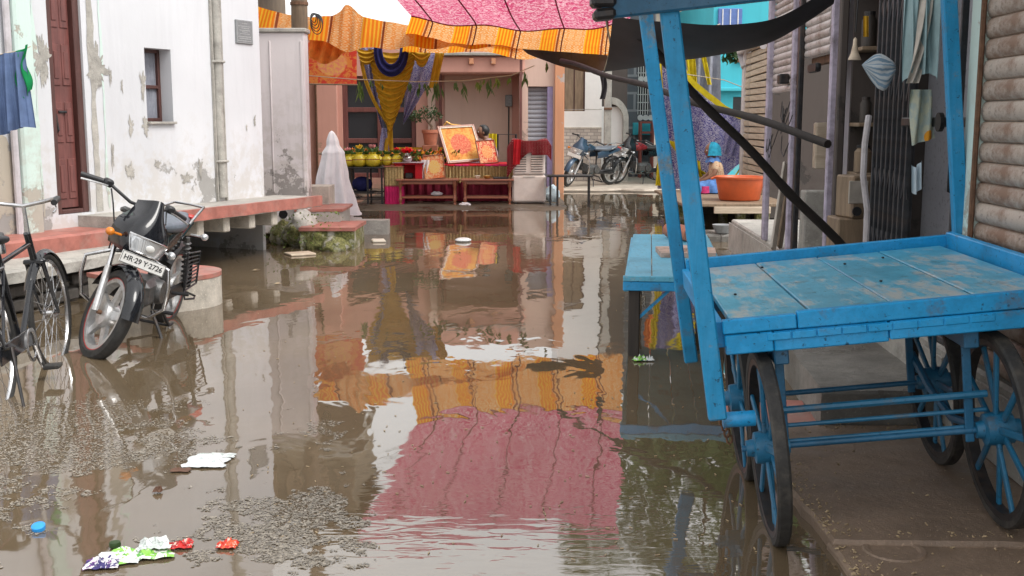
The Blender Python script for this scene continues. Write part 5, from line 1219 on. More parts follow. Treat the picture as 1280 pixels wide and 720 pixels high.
# ================================================================ canopy over the street
def canopy():
    # main strip: far orange edge over the shrine, seam, then pink towards the viewer
    E0 = [(525-190, 18.0), (785, 17.9)]
    def mp(u, v):
        # v 0 far edge .. 1 near end ; u 0 left .. 1 right
        L = [V((-1.75, 18.1, 2.58)), V((-1.38, 15.6, 2.86)), V((-1.75, 12.2, 3.22))]; Rr = [V((1.85, 18.2, 2.50)), V((1.62, 15.6, 2.80)), V((1.20, 12.2, 3.18))]
        def bz(K, v):
            if v < .42: return K[0].lerp(K[1], v/.42)
            return K[1].lerp(K[2], (v-.42)/.58)
        q = bz(L, v).lerp(bz(Rr, v), u)
        q.z -= .16*sin(PI*u)*sin(PI*min(1, v*1.05))+.0; q.z += .03*sin(u*19+v*3)*(.4+.6*(1-v))+.02*sin(u*8+v*11)
        if v < .12: q.z -= .10*(1-v/.12)*(.6+.4*sin(u*16))
        return q
    t = thing('street_canopy', 'orange and pink printed cloth canopy stretched high across the street', 'canopy', (0, 15, 2.8))
    def seg(v0, v1, nv): return lambda u, v: mp(u, v0+(v1-v0)*v)
    B().grid(seg(0, .42, 0), 70, 26).build('orange_border', MA['canopy_orange'], t, smooth=True, ang=180)
    B().grid(seg(.42, 1, 0), 70, 34).build('pink_field', MA['canopy_pink'], t, smooth=True, ang=180)
    for k in range(5):
        u = .1+.2*k; B().tube([V(mp(u, v/20))-V((0, 0, .008)) for v in range(21)], .010, 5).build('seam', MA['cl_maroon'], t)
    B().tube([V(mp(u/30, .42))-V((0, 0, .006)) for u in range(31)], .010, 5).build('seam', MA['cl_maroon'], t)
    for s in (0, 1):
        for v, e in ((0, V((-3.0, 18.6, 3.1)) if s == 0 else V((3.4, 18.8, 2.8))), (1, V((-4.0, 11.2, 4.0)) if s == 0 else V((2.4, 9.6, 3.25)))):
            B().tube([mp(s, v), V(mp(s, v)).lerp(e, .5)-V((0, 0, .03)), e], .008, 5).build('guy_rope', MA['rope'], t)
    # left valance, bunched at a peak
    def lv(u, v):
        px = 322+330*u
        if u < .34: top = 8+(17-8)*u/.34+8*sin(PI*u/.34); 
        else: top = 17+(52-17)*((u-.34)/.66)**.85
        top -= 11*math.exp(-((u-.345)/.035)**2)
        bot = 41+22*sm(u, .0, .45)-2*u+5*math.exp(-((u-.345)/.06)**2)+2*sin(u*40)
        q = P(px, top+(bot-top)*v, 17.7-.5*sin(PI*u)+.0); 
        fold = .05*sin(u*70+v*2)+.04*sin((u-.345)*160)*math.exp(-((u-.345)/.09)**2)
        q.y += fold+.6*(v-.5)*0-.35*v; return q
    B().grid(lv, 150, 18).build('orange_valance', MA['canopy_orange'], smooth=True, ang=180, label='loose orange printed cloth bunched to a peak above the shrine', cat='cloth')
    a = P(325, 3, 17.6); 
    B().tube([P(388, 94, 17.6), P(450, 99, 17.6), P(560, 101, 17.6), P(660, 92, 17.6)], .008, 5)
    # hanging corner of that cloth
    def hc(u, v):
        px = 386+60*u-10*v*u; top = 40-14*u; bot = 70+10*sin(u*4); q = P(px, top+(bot-top)*v, 17.35); q.y += .05*sin(u*24+v*4); return q
    B().grid(hc, 40, 12).build('orange_hanging_corner', MA['cl_orange'], smooth=True, ang=180, label='plain orange cloth corner hanging over the printed banner', cat='cloth')
    # banner: generic blots, no figure
    def bn(u, v): q = P(384+62*u, 105-52*v, 17.75); return q
    B().grid(bn, 8, 8).build('printed_banner', MA['print_banner'], label='square orange printed banner hanging left of the gold drape', cat='banner')
    B().tube([P(384, 105, 17.72), P(447, 106, 17.72)], .012, 6).build('banner_rod', MA['old_wood'], label='thin rod along the bottom of the printed banner', cat='rod')
MA['cl_orange'] = plain('orange_cloth', (.68, .20, .03), .8, var=.25, scale=9, bump=.1)
canopy()

def drapes():
    t = thing('swag_drape', 'gold and navy festoon drape with purple printed sides above the shrine', 'drape', P(490, 150, 18.3))
    Y = 18.35
    def panel(fn, nm, mat, nu=40, nv=60): B().grid(fn, nu, nv).build(nm, MA[mat], t, smooth=True, ang=180)
    def gold(u, v):
        hw = 31*(1-.93*v**1.25); q = 2*u-1; fold = v*13+.9*q*q
        p = P(487+hw*q+4*(1-v), 60+103*v+7*(1-q*q)*(1-v*.7), Y-.16-.06*(1-q*q)); p.y += .035*sin(2*PI*fold); p.z += .012*sin(2*PI*fold+1); return p
    panel(gold, 'gold_festoon', 'cl_gold', 30, 130)
    def navy(u, v):
        g = PI*u; r0 = 22-11*v; px = 489-r0*cos(g)*1.0; py = 58+(38-16*v)*sin(g)**.8; p = P(px, py, Y-.27); p.y += .025*sin(v*12); return p
    panel(navy, 'navy_swag', 'cl_navy', 40, 14)
    def left(u, v):
        px = 449+(478-449)*v**1.1+(34-30*v)*u*.62; p = P(px, 60+104*v, Y-.02); p.y += .05*sin(u*14+v*2); return p
    panel(left, 'printed_side', 'paisley')
    def right(u, v):
        px = 508+(43)*u*(1-v**1.4)-4*v; p = P(px, 60+92*v+4*u, Y-.02); p.y += .05*sin(u*16+v*2); return p
    panel(right, 'printed_side', 'paisley')
    def gl(u, v):
        q = 2*u-1; p = P(458+13*q*(1-.4*v), 59+18*v+4*(1-q*q), Y-.2); p.y += .02*sin(v*20); return p
    panel(gl, 'gold_swag', 'cl_gold', 14, 24)
    def gr(u, v):
        q = 2*u-1; p = P(527+15*q*(1-.6*v), 59+21*v+4*(1-q*q), Y-.2); p.y += .02*sin(v*20+q*q*3); return p
    panel(gr, 'gold_swag', 'cl_gold', 14, 24)
    def gt(u, v):
        p = P(545+12*u-9*v-2*u*v, 60+50*v, Y-.2); p.y += .03*sin(u*12); return p
    panel(gt, 'gold_tail', 'cl_gold', 10, 20)
    def gl2(u, v):
        p = P(449+5*u+40*v**1.2*0+33*v*v, 62+92*v, Y-.14); p.y += .02*sin(u*6); return p
    panel(gl2, 'gold_edge', 'cl_gold', 4, 30)
    def tail(u, v):
        q = 2*u-1; p = P(488+(3+4*v)*q-3*v, 160+28*v, Y-.12); p.y += .03*sin(q*5); return p
    panel(tail, 'tied_tail', 'cl_gold', 10, 14)
    def tail2(u, v):
        q = 2*u-1; p = P(480+(3+4*v)*q, 160+28*v, Y-.10); p.y += .03*sin(q*5); return p
    panel(tail2, 'tied_tail', 'paisley', 10, 14)
    B().tube([P(440, 58, Y), P(565, 59, Y)], .012, 6).build('hanging_cord', MA['rope'], t)
    # mango leaf string
    t = thing('leaf_garland', 'string of hanging green leaves strung across the shrine front', 'garland', P(520, 100, 17.9))
    cord = [(330, 92), (380, 94), (440, 99), (520, 102), (580, 101), (640, 94), (668, 82)]
    B().tube([P(x, y, 17.6) for x, y in cord], .007, 5).build('cord', MA['rope'], t)
    for px, n, L in ((449, 9, .34), (452, 6, .28), (512, 5, .16), (523, 6, .2), (533, 6, .2), (544, 8, .30), (549, 7, .24), (570, 7, .18), (579, 6, .26), (598, 7, .18), (604, 6, .14), (612, 8, .26), (622, 7, .2), (636, 6, .14), (656, 7, .22), (476, 4, .12), (463, 4, .13), (684, 5, .16)):
        i = max(k for k in range(len(cord)-1) if cord[k][0] <= px) if px < 668 else len(cord)-2
        f = (px-cord[i][0])/(cord[i+1][0]-cord[i][0]); y = cord[i][1]+f*(cord[i+1][1]-cord[i][1]); q = P(px, y, 17.58); b = B()
        for k in range(n): b.leaf(q+V((rnd.uniform(-.03, .03), rnd.uniform(-.03, .02), -rnd.uniform(0, L*.6))), (rnd.uniform(-.35, .35), rnd.uniform(-.3, .2), -1), L*rnd.uniform(.5, .9), .045)
        b.build('leaf_bunch', MA['leaf' if rnd.random() < .6 else 'leaf_bright'], t)
drapes()

# ================================================================ pink house behind the shrine
FB = Frame((0, 23.4), (1, 0)).flip(); FW = Frame((0, 22.4), (1, 0)).flip()
def pink_house():
    sx = lambda px, d=0: FB.hit(px, 150, d)[0]
    sw = lambda px, d=0: FW.hit(px, 150, d)[0]
    zz = lambda py: FB.hit(600, py)[1]
    t = thing('pink_house', 'salmon pink house with dark wooden doors and a grey roller shutter', 'house', FB(-1, 2, 0))
    d0, d1 = sx(428), sx(520)
    facade(FB, -5.2, sw(649), -.2, 3.3, [(d0, d1, .25, 2.35, .25)], D=4).build('wall', MA['pink_plaster'], t)
    M = FB.M()
    dr = B()
    for s in (d0+.05, (d0+d1)/2, d1-.05): dr.box((s, .13, 1.3), (.10, .12, 2.1), ch=.01, M=M)
    for z in (.3, 1.02, 1.66, 2.3): dr.box(((d0+d1)/2, .14, z), (d1-d0-.1, .1, .10), ch=.01, M=M)
    do = dr.build('door', MA['door_wood'], t)
    for s0, s1 in ((d0+.1, (d0+d1)/2-.05), ((d0+d1)/2+.05, d1-.1)):
        for z0, z1 in ((.35, .97), (1.07, 1.61), (1.71, 2.25)): B().box(((s0+s1)/2, .17, (z0+z1)/2), (s1-s0, .02, z1-z0), M=M).build('pane', MA['glass'], do)
    # pilasters, dado line, right bay of lighter plaster
    for px, w_, mt in ((410, .42, 'pink_plaster'), (540, .16, 'rose_plaster'), (551, .05, 'door_wood')): B().box((sx(px), -.05, 1.4), (w_, .12, 3.1), ch=.01, M=M).build('pilaster', MA[mt], t)
    B().box(((sx(556)+sx(640))/2, -.012, 1.3), (sx(640)-sx(556), .03, 2.7), ch=.005, M=M).build('plaster_bay', MA['rose_plaster'], t)
    B().tube([FB(sx(397), -.08, z) for z in (0, 1, 2, 3)], .035, 8).build('pipe', MA['rust'], t, smooth=True)
    # concrete sunshade with brackets
    B().box(((sx(552)+sx(655))/2, -.55, zz(84)), (sx(655)-sx(552), 1.1, .34), ch=.03, M=M).build('sunshade', MA['pink_plaster'], t)
    B().box(((sx(552)+sx(655))/2, -.6, zz(84)+.20), (sx(655)-sx(552)+.1, 1.25, .06), ch=.01, M=M).build('sunshade_top', MA['concrete'], t)
    for px in (592, 618): B().box((sx(px), -1.14, zz(80)), (.09, .1, .12), ch=.01, M=M).build('bracket', MA['orange_plaster'], t)
    mb = B().box((sx(636), -.06, zz(126)), (.15, .1, .24), ch=.015, M=M).build('meter_box', MA['plaque'], t)
    B().tube([FB(sx(636), -.04, zz(134)), FB(sx(635.5), -.04, .5)], .014, 6).build('conduit', MA['cable'], mb)
    # right wing
    a0, a1 = sw(649), sw(705); h0, h1 = sw(660), sw(691); zt = FW.hit(675, 108)[1]
    facade(FW, a0, a1, -.2, 3.1, [(h0, h1, .12, zt, .30)], D=4).build('wing_wall', MA['rose_plaster'], t)
    Mw = FW.M(); sh = thing; 
    n = 22; jl = sw(684)
    for i in range(n):
        pass
    shutter(FW, h0, jl, .12, zt, 22, MA['shutter_grey'], t, .22, .018)
    B().box(((jl+h1)/2, .14, (zt+.12)/2), (h1-jl, .26, zt-.12), ch=.006, M=Mw).build('door_jamb', MA['purple'], t)
    B().box(((sw(693)+a1)/2, -.05, 1.4), (a1-sw(693), .12, 3.4), ch=.01, M=Mw).build('corner_pilaster', MA['orange_plaster'], t)
    B().box((sw(651), .3, 1.45), (.05, .8, 3.0), M=Mw).build('return_wall', MA['door_wood'], t)  # side wall in shadow: its shade is put in as dark brown
pink_house()

# ================================================================ shrine set out on low tables
def grid_uv(b, c, w_, h, M, y=0):
    b.grid(lambda u, v: ((u-.5)*w_, y, (v-.5)*h), 2, 2, M=M); return b
def picture(name, label, pxc, pyb, Y, w_, h, tilt, roll, mat, fw, fmat, z0=None, yaw=0):
    q = P(pxc, pyb, Y); z = q.z if z0 is None else z0
    M = Matrix.Translation((q.x, Y, z)) @ Matrix.Rotation(R(yaw), 4, 'Z') @ Matrix.Rotation(R(roll), 4, 'Y') @ Matrix.Rotation(R(-tilt), 4, 'X') @ Matrix.Translation((0, 0, h/2))
    t = thing(name, label, 'picture', (q.x, Y, z))
    b = B()
    for s in (-1, 1): b.box((s*(w_/2-fw/2), 0, 0), (fw, .03, h), ch=.006, M=M); b.box((0, 0, s*(h/2-fw/2)), (w_-2*fw, .03, fw), ch=.006, M=M)
    f = b.build('frame', MA[fmat], t)
    if fw > .03:
        b = B()
        for s in (-1, 1): b.box((s*(w_/2-fw-.008), -.012, 0), (.016, .01, h-2*fw), M=M); b.box((0, -.012, s*(h/2-fw-.008)), (w_-2*fw-.034, .01, .016), M=M)
        b.build('gilt_slip', MA['pale_foam'], f)
    grid_uv(B(), None, w_-2*fw, h-2*fw, M, .004).build('print', MA[mat], t)
    B().box((0, .016, 0), (w_-.02, .012, h-.02), M=M).build('backing', MA['old_wood'], t)
    return t, M
def flower(b, c, r, n=14, flat=.6):
    c = V(c)
    for k in range(n):
        g = 2*PI*k/n*2.4; e = .3+.7*rnd.random(); d = V((cos(g), sin(g)*.9-.3, e)); b.leaf(c, d, r*rnd.uniform(.8, 1.1), r*.55, bend=.3)
def low_table(label, px0, px1, Y, zt, dp, mat='bench_wood'):
    a = P(px0, 226, Y).x; c_ = P(px1, 226, Y).x; z0 = .0
    t = thing('low_table', label, 'table', ((a+c_)/2, Y, z0), group=None)
    B().box(((a+c_)/2, Y+dp/2, zt-.016), (c_-a+.06, dp+.05, .032), ch=.008).build('top', MA[mat], t)
    for x in (a+.04, c_-.04):
        for y in (Y+.035, Y+dp-.035):
            prof = [(0, z0), (.018, z0), (.026, .03), (.016, .06), (.030, .09), (.030, .13), (.018, .15), (.022, zt*.5), (.018, zt*.68), (.032, zt*.72), (.032, zt-.034), (0, zt-.034)]
            B().lathe(prof, 12, Matrix.Translation((x, y, 0))).build('leg', MA[mat], t, smooth=True)
    for y in (Y+.035, Y+dp-.035):
        B().box(((a+c_)/2, y, zt-.06), (c_-a-.13, .022, .055), ch=.004).build('apron', MA[mat], t); B().box(((a+c_)/2, y, .15), (c_-a-.12, .022, .035), ch=.004).build('stretcher', MA[mat], t)
    return t
def shrine():
    Y = 18.87
    for (px0, px1, lab) in ((497, 571, 'brown low table with turned legs carrying the red box and small picture'), (578, 640, 'brown low table with turned legs next to the white cooler')): low_table(lab, px0, px1, Y, .46, .42)
    zt = .46
    # cloth-hung altar behind the low tables
    a, c_ = P(482, 210, 19.45).x, P(640, 210, 19.45).x; za = P(560, 207, 19.45).z
    t = thing('altar_platform', 'long altar platform hung with straw and maroon cloth behind low tables', 'platform', ((a+c_)/2, 19.9, 0))
    B().box(((a+c_)/2, 19.93, za/2+.05), (c_-a, .9, za-.1), ch=.01).build('body', MA['dark_wood'], t)
    B().box(((a+c_)/2, 19.92, za+.012), (c_-a+.04, .98, .03), ch=.008).build('red_top', MA['cl_red'], t)
    s0 = P(555, 210, 19.4).x
    def skirt(x0, x1, z1, z0, n): return lambda u, v: (x0+(x1-x0)*u, 19.42+.02*sin(u*n)+.01*sin(u*n*2.3), z0+(z1-z0)*v)
    B().grid(skirt(s0, c_+.02, za, za-.30, 130), 160, 3).build('straw_fringe', MA['cl_straw'], t, smooth=True, ang=180)
    B().grid(skirt(a, c_, za-.28, .05, 90), 120, 3).build('maroon_skirt', MA['cl_maroon'], t, smooth=True, ang=180)
    for k in range(8):
        x = s0+(c_-s0)*(.1+.11*k); B().box((x, 19.40, za+.005), (.12, .03, .03), (0, 0, rnd.uniform(-.1, .1)), ch=.01).build('petal_strip', MA[rnd.choice(['cl_red', 'bike_blue', 'cl_magenta'])], t)
    # side stand with straw and pink skirt
    x0, x1 = P(481, 210, 18.95).x, P(503, 210, 18.95).x; zs = P(490, 209, 18.95).z
    t = thing('skirted_stand', 'small square stand with straw upper and magenta lower skirt', 'stand', ((x0+x1)/2, 19.1, 0))
    def ring4(z0, z1, mat, nm):
        P4 = [(x0, 18.95), (x1, 18.95), (x1, 19.25), (x0, 19.25), (x0, 18.95)]
        def fn(u, v):
            k = u*4; i = min(3, int(k)); f = k-i; p, q = P4[i], P4[i+1]; w_ = .01*sin(u*150)
            return (p[0]+(q[0]-p[0])*f+w_, p[1]+(q[1]-p[1])*f+w_, z0+(z1-z0)*v)
        B().grid(fn, 150, 2).build(nm, MA[mat], t, smooth=True, ang=60)
    ring4(zs-.33, zs, 'cl_straw', 'straw_skirt'); ring4(.015, zs-.31, 'cl_magenta', 'magenta_skirt')
    B().box(((x0+x1)/2, 19.1, zs+.01), (x1-x0+.04, .34, .02), ch=.005).build('top', MA['bench_wood'], t)
    # red box shrine
    q = P(511, 226, 18.98); t = thing('red_box', 'open red wooden box shrine standing on the low table', 'box', (q.x, 19.0, zt)); W_, H_ = .46, .27
    b = B(); b.box((q.x, 19.08, zt+H_-.015), (W_+.05, .26, .03), ch=.005)
    for s in (-1, 1): b.box((q.x+s*(W_/2-.06), 19.08, zt+H_/2-.015), (.12, .24, H_-.034), ch=.004)
    b.box((q.x, 19.19, zt+H_/2-.015), (W_-.24, .02, H_-.034)); b.build('case', MA['cl_red'], t)
    B().box((q.x, 19.03, zt+.05), (.14, .1, .1), ch=.02).build('lamp_block', MA['iron'], t); B().box((q.x, 19.08, zt+H_+.004), (W_+.08, .3, .008)).build('cover', MA['cl_mauve'], t)
    # pictures
    picture('small_picture', 'small orange print in thin frame leaning on the left low table', 544, 226, 18.95, .36, .42, 14, -6, 'print_small', .014, 'bench_wood', zt)
    picture('large_framed_picture', 'large tilted gilt framed orange print leaning on the altar', 583, 209, 19.6, .72, .74, 30, -3, 'print_big', .035, 'bench_wood', za+.05, 28)
    picture('third_picture', 'red and cream print leaning beside the large gilt frame', 612, 208, 19.55, .36, .44, 24, -3, 'print_third', .014, 'bench_wood', za+.035, 24)
    for k, (px, w_) in enumerate(((567, .10), (553, .08))): pass
    # rows of yellow pots on an iron stand
    x0, x1 = P(437, 210, 18.95).x, P(477, 210, 18.95).x; zi = P(455, 209, 18.95).z
    t = thing('iron_stand', 'black iron framed table carrying the yellow pots', 'table', ((x0+x1)/2, 19.1, 0))
    b = B()
    for x in (x0, (x0+x1)/2+.03, x1):
        for y in (18.95, 19.4): b.beam((x, y, 0), (x, y, zi-.02), .03, .03)
    for z in (.12, .22): 
        for y in (18.95, 19.4): b.beam((x0, y, z), (x1, y, z), .02, .02)
    b.build('legs', MA['iron'], t); B().box(((x0+x1)/2, 19.17, zi-.01), (x1-x0+.12, .55, .025), ch=.005).build('top', MA['iron'], t)
    def sack(u, v):
        g = 2*PI*u; a = PI*v; return ((x0+x1)/2-.1+.16*sin(a)*cos(g)*(1+.2*sin(g*3)), 19.2+.12*sin(a)*sin(g), .36+.13*cos(a))
    B().box(((x0+x1)/2-.08, 19.2, .235), (.42, .3, .02)).build('shelf', MA['iron'], t)
    B().grid(sack, 24, 14).build('blue_sack', MA['cl_navy'], smooth=True, ang=180, label='dark blue cloth bag on the shelf under the yellow pots', cat='bag')
    za2 = zi+.004
    def pot(px, s, lab, zb, Yp, fl):
        q = P(px, 200, Yp); t = thing('yellow_pot', lab, 'pot', (q.x, Yp, zb), group='yellow offering pots')
        B().lathe([(0, 0), (.06*s, 0), (.10*s, .03*s), (.118*s, .085*s), (.11*s, .14*s), (.07*s, .185*s), (.045*s, .20*s), (.06*s, .225*s), (.05*s, .228*s), (.0, .20*s)], 20, Matrix.Translation((q.x, Yp, zb))).build('pot', MA['gourd'], t, smooth=True, ang=60)
        B().tube([(q.x+.114*s*cos(g), Yp+.114*s*sin(g), zb+.115*s) for g in [2*PI*k/20 for k in range(20)]], .006, 5, closed=True).build('thread', MA['cl_maroon'], t)
        b = B()
        for k in range(9): g = 2*PI*k/9; b.leaf((q.x, Yp, zb+.21*s), (cos(g), sin(g), .9), .15*s, .06)
        b.build('leaves', MA['leaf'], t)
        b = B(); flower(b, (q.x, Yp-.02, zb+.29*s), .075*s, 18); b.build('flower', MA[fl], t)
    L = ['fl_pink', 'fl_yellow', 'fl_pink', 'fl_orange', 'fl_orange', 'fl_yellow', 'fl_red', 'fl_pink', 'fl_orange']
    NM = {'fl_pink': 'pink', 'fl_yellow': 'yellow', 'fl_orange': 'orange', 'fl_red': 'red'}
    for i, (px, s, w_) in enumerate(((435, .95, 'end nearest the white sheeted stand'), (449, 1.08, 'middle'), (466, 1.1, 'end nearest the skirted stand'))): pot(px, s, 'yellow pot with %s flower, front row %s of iron stand' % (NM[L[i]], w_), za2, 19.05, L[i])
    for i, (px, s, w_) in enumerate(((441, .9, 'end nearest the white sheeted stand'), (457, .9, 'middle'), (472, .9, 'end nearest the skirted stand'))): pot(px, s, 'yellow pot with %s flower, back row %s of iron stand' % (NM[L[i+3]], w_), za2, 19.3, L[i+3])
    zz = zs+.022
    for i, (px, s) in enumerate(((484, .85), (496, .9))): pot(px, s, 'yellow pot with %s flower on the skirted stand' % ('yellow', 'red')[i], zz, 19.1, L[i+5])
    # steel pot with red flower on the red box
    q = P(509, 205, 19.05); zb = zt+H_+.008; t = thing('steel_pot', 'shiny steel pot topped with a bright red flower on the red box', 'pot', (q.x, 19.05, zb))
    B().lathe([(0, 0), (.05, 0), (.085, .04), (.09, .08), (.06, .12), (.045, .135), (.075, .16), (.07, .163), (0, .14)], 20, Matrix.Translation((q.x, 19.05, zb))).build('pot', MA['steel_pot'], t, smooth=True)
    b = B()
    for k in range(3): flower(b, (q.x+.02*k-.02, 19.0, zb+.17), .11, 22)
    b.build('flower', MA['fl_red'], t)
    b = B()
    for k in range(12): g = 2*PI*k/12; b.leaf((q.x, 19.05, zb+.14), (cos(g), sin(g), .4), .16, .06)
    b.build('leaves', MA['leaf'], t)
    # back shelf with flower row
    xa, xb = P(430, 190, 20.4).x, P(575, 190, 20.4).x; zr = P(500, 196, 20.4).z
    t = thing('flower_shelf', 'yellow draped back shelf with row of marigolds and leaves', 'shelf', ((xa+xb)/2, 20.5, 0))
    B().box(((xa+xb)/2, 20.75, zr-.03), (xb-xa, .4, .06), ch=.01).build('board', MA['bench_wood'], t)
    for x in (xa+.05, (xa+xb)/2, xb-.05): B().box((x, 20.75, (zr-.06)/2), (.06, .3, zr-.06), ch=.006).build('leg', MA['dark_wood'], t)
    xm = P(493, 190, 20.4).x
    B().grid(lambda u, v: (xm+(xb-xm)*u, 20.92+.02*sin(u*40), zr+.0+.16*v), 50, 3).build('yellow_cloth', MA['cl_gold'], t, smooth=True)
    for k in range(34):
        x = xa+(xb-xa)*(k+.5)/34; m_ = rnd.choice(['fl_orange', 'fl_yellow', 'fl_pink', 'fl_red', 'fl_orange']); b = B(); flower(b, (x, 20.5+rnd.uniform(-.06, .1), zr+.03+rnd.random()*.05), rnd.uniform(.06, .1), 14); b.build('flower', MA[m_], t)
    b = B()
    for k in range(240): b.leaf((xa+(xb-xa)*rnd.random(), 20.45+rnd.random()*.25, zr-.06+.14*rnd.random()), (rnd.uniform(-1, 1), -rnd.random(), rnd.uniform(-.4, 1)), rnd.uniform(.08, .15), .05)
    b.build('leaves', MA['leaf'], t)
    # flowers heaped on the altar at the foot of the frames
    t = thing('flower_heap', 'heap of marigold and green leaves on the altar beside large frame', 'flowers', P(555, 205, 19.7))
    for k in range(16):
        px = rnd.uniform(525, 572); q = P(px, 200, 19.62); b = B(); flower(b, (q.x, 19.62+rnd.uniform(-.08, .12), za+.05+rnd.random()*.12), rnd.uniform(.06, .09), 14); b.build('flower', MA[rnd.choice(['fl_orange', 'fl_yellow', 'fl_pink', 'fl_yellow'])], t)
    b = B()
    for k in range(110): q = P(rnd.uniform(520, 575), 200, 19.7); b.leaf((q.x, 19.6+rnd.random()*.25, za+.03+rnd.random()*.2), (rnd.uniform(-1, 1), -rnd.random(), rnd.uniform(0, 1)), rnd.uniform(.07, .13), .05)
    b.build('leaves', MA['leaf'], t)
    # offerings on the low tables
    for px, Yp, m_, lab, r in ((609, 19.05, 'brass', 'small dark brass bowl on the right low table', .07), (597, 19.1, 'pale_foam', 'white saucer on the right low table', .05)):
        q = P(px, 225, Yp); B().lathe([(0, 0), (r*.5, 0), (r, .04), (r*1.05, .05), (r*.9, .045), (0, .012)], 18, Matrix.Translation((q.x, Yp, zt))).build('offering_bowl', MA[m_], smooth=True, label=lab, cat='bowl')
    q = P(626, 226, 19.0); B().box((q.x, 19.03, zt+.015), (.26, .16, .03), (0, 0, .1), ch=.006).build('black_tray', MA['iron'], label='black flat tray on the right low table', cat='tray')
    for px, Yp, z, lab in ((546, 19.1, .165, 'crumpled white cloth on the left low table stretcher'), (581, 18.8, .0, 'crumpled pale packet on wet ground between the low tables')):
        q = P(px, 240, Yp); hump(B(), (q.x, Yp, z+.035), (.10, .05, .035), px, 14, 8, .5, 3).build('crumpled_cloth', MA['cl_white'], smooth=True, label=lab, cat='cloth')
    # pink cloth fall between pictures
    def pk(u, v): q = P(527+10*u-3*v, 200+28*v, 19.0); return (q.x, q.y+.02*sin(u*14), max(q.z, zt+.005))
    B().grid(pk, 16, 10).build('pale_pink_cloth', MA['cl_white'], smooth=True, label='pale pink cloth fall between the red box and small picture', cat='cloth')
    # potted dwarf tree
    q = P(538, 180, 20.9); zp = q.z-.02; t = thing('potted_tree', 'dwarf tree in terracotta pot behind the large framed picture', 'plant', (q.x, 20.9, 0))
    B().box((q.x, 20.9, zp/2), (.28, .28, zp), ch=.01).build('stand', MA['bench_wood'], t)
    B().lathe([(0, 0), (.11, 0), (.145, .22), (.16, .22), (.16, .28), (.14, .28), (.13, .24), (0, .24)], 20, Matrix.Translation((q.x, 20.9, zp+.003))).build('pot', MA['terracotta'], t, smooth=True, ang=30)
    b = B(); b.tube([(q.x, 20.9, zp+.2), (q.x+.03, 20.9, zp+.34), (q.x-.06, 20.9, zp+.45), (q.x-.13, 20.9, zp+.56)], [.03, .025, .02, .012], 8); b.tube([(q.x-.02, 20.9, zp+.40), (q.x+.08, 20.9, zp+.55)], [.018, .01], 7); b.build('trunk', MA['pole_wood'], t, smooth=True)
    b = B()
    for k in range(420):
        cl = rnd.choice([(-.16, .56, .16), (-.02, .62, .14), (.1, .55, .11), (-.26, .50, .1)]); d = V((rnd.gauss(0, 1), rnd.gauss(0, 1), rnd.gauss(0, .7))).normalized()*cl[2]*rnd.random()**.4
        b.leaf((q.x+cl[0]+d.x, 20.9+d.y, zp+cl[1]+d.z*.7), (d.x, d.y, d.z+.03), rnd.uniform(.04, .07), .028)
    b.build('crown', MA['leaf_dark'], t)
    # gilt ornament behind the frame
    q = P(562, 158, 20.2); b = B(); b.tube([(q.x-.12, 20.2, q.z-.02), (q.x-.05, 20.2, q.z+.08), (q.x+.03, 20.2, q.z+.03), (q.x+.12, 20.2, q.z+.02), (q.x+.3, 20.2, q.z+.0)], .02, 8); b.tube([(q.x, 20.2, q.z), (q.x, 20.25, 0.1)], .014, 6); b.build('gilt_ornament', MA['gold'], smooth=True, label='gilt scroll ornament standing up behind the large frame', cat='ornament')
    # black chair frame with yellow cloth
    q0, q1 = P(622, 168, 20.6), P(645, 168, 20.6); t = thing('chair', 'black tube framed chair with a yellow cloth over it behind cooler', 'chair', (q0.x, 20.7, 0))
    b = B(); b.tube([(q0.x, 20.6, .03), (q0.x, 20.6, q0.z), (q1.x, 20.6, q0.z), (q1.x, 20.6, .03)], .02, 8); b.tube([(q0.x, 21.0, .03), (q0.x, 21.0, .6), (q1.x, 21.0, .6), (q1.x, 21.0, .03)], .02, 8); b.build('frame', MA['iron'], t); B().box(((q0.x+q1.x)/2, 20.8, .5), (q1.x-q0.x+.02, .42, .04), ch=.01).build('seat', MA['black_plastic'], t)
    B().grid(lambda u, v: P(611+10*u, 167+24*v, 20.55)+V((0, .02*sin(u*12), 0)), 10, 6).build('yellow_cloth', MA['cl_yellow'], smooth=True, label='yellow cloth hanging between the seated person and chair frame', cat='cloth')
    # air cooler under a red cloth
    x0, x1 = P(641, 200, 18.95).x, P(682, 200, 18.95).x; zc = P(660, 178, 18.95).z; cx = (x0+x1)/2
    t = thing('air_cooler', 'white plastic air cooler with louvres standing at the shrine', 'cooler', (cx, 19.15, 0))
    B().box((cx, 19.2, .04+.25), (x1-x0+.02, .46, .46), ch=.03).build('tank', MA['plastic_white'], t); B().box((cx, 19.2, (.53+zc)/2), (x1-x0-.01, .44, zc-.53), ch=.025).build('body', MA['plastic_white'], t)
    for x in (x0+.06, x1-.06):
        for y in (19.05, 19.35): B().lathe([(0, 0), (.03, 0), (.03, .06), (0, .06)], 10, Matrix.Translation((x, y, .005))).build('caster', MA['black_plastic'], t)
    def louv(x0_, x1_, z0_, z1_, n):
        B().box(((x0_+x1_)/2, 18.985, (z0_+z1_)/2), (x1_-x0_, .012, z1_-z0_)).build('louvre_back', MA['black_plastic'], t)
        for k in range(n): B().box(((x0_+x1_)/2, 18.972, z0_+(z1_-z0_)*(k+.5)/n), (x1_-x0_, .022, (z1_-z0_)/n*.55), (.5, 0, 0), ch=.002).build('louvre', MA['plastic_white'], t)
    louv(cx+.03, x1-.05, .58, .95, 9); louv(x0+.03, cx-.05, .58, .95, 9)
    B().box((cx, 18.965, .50), (.2, .014, .02), ch=.004).build('handle_slot', MA['bucket'], t)
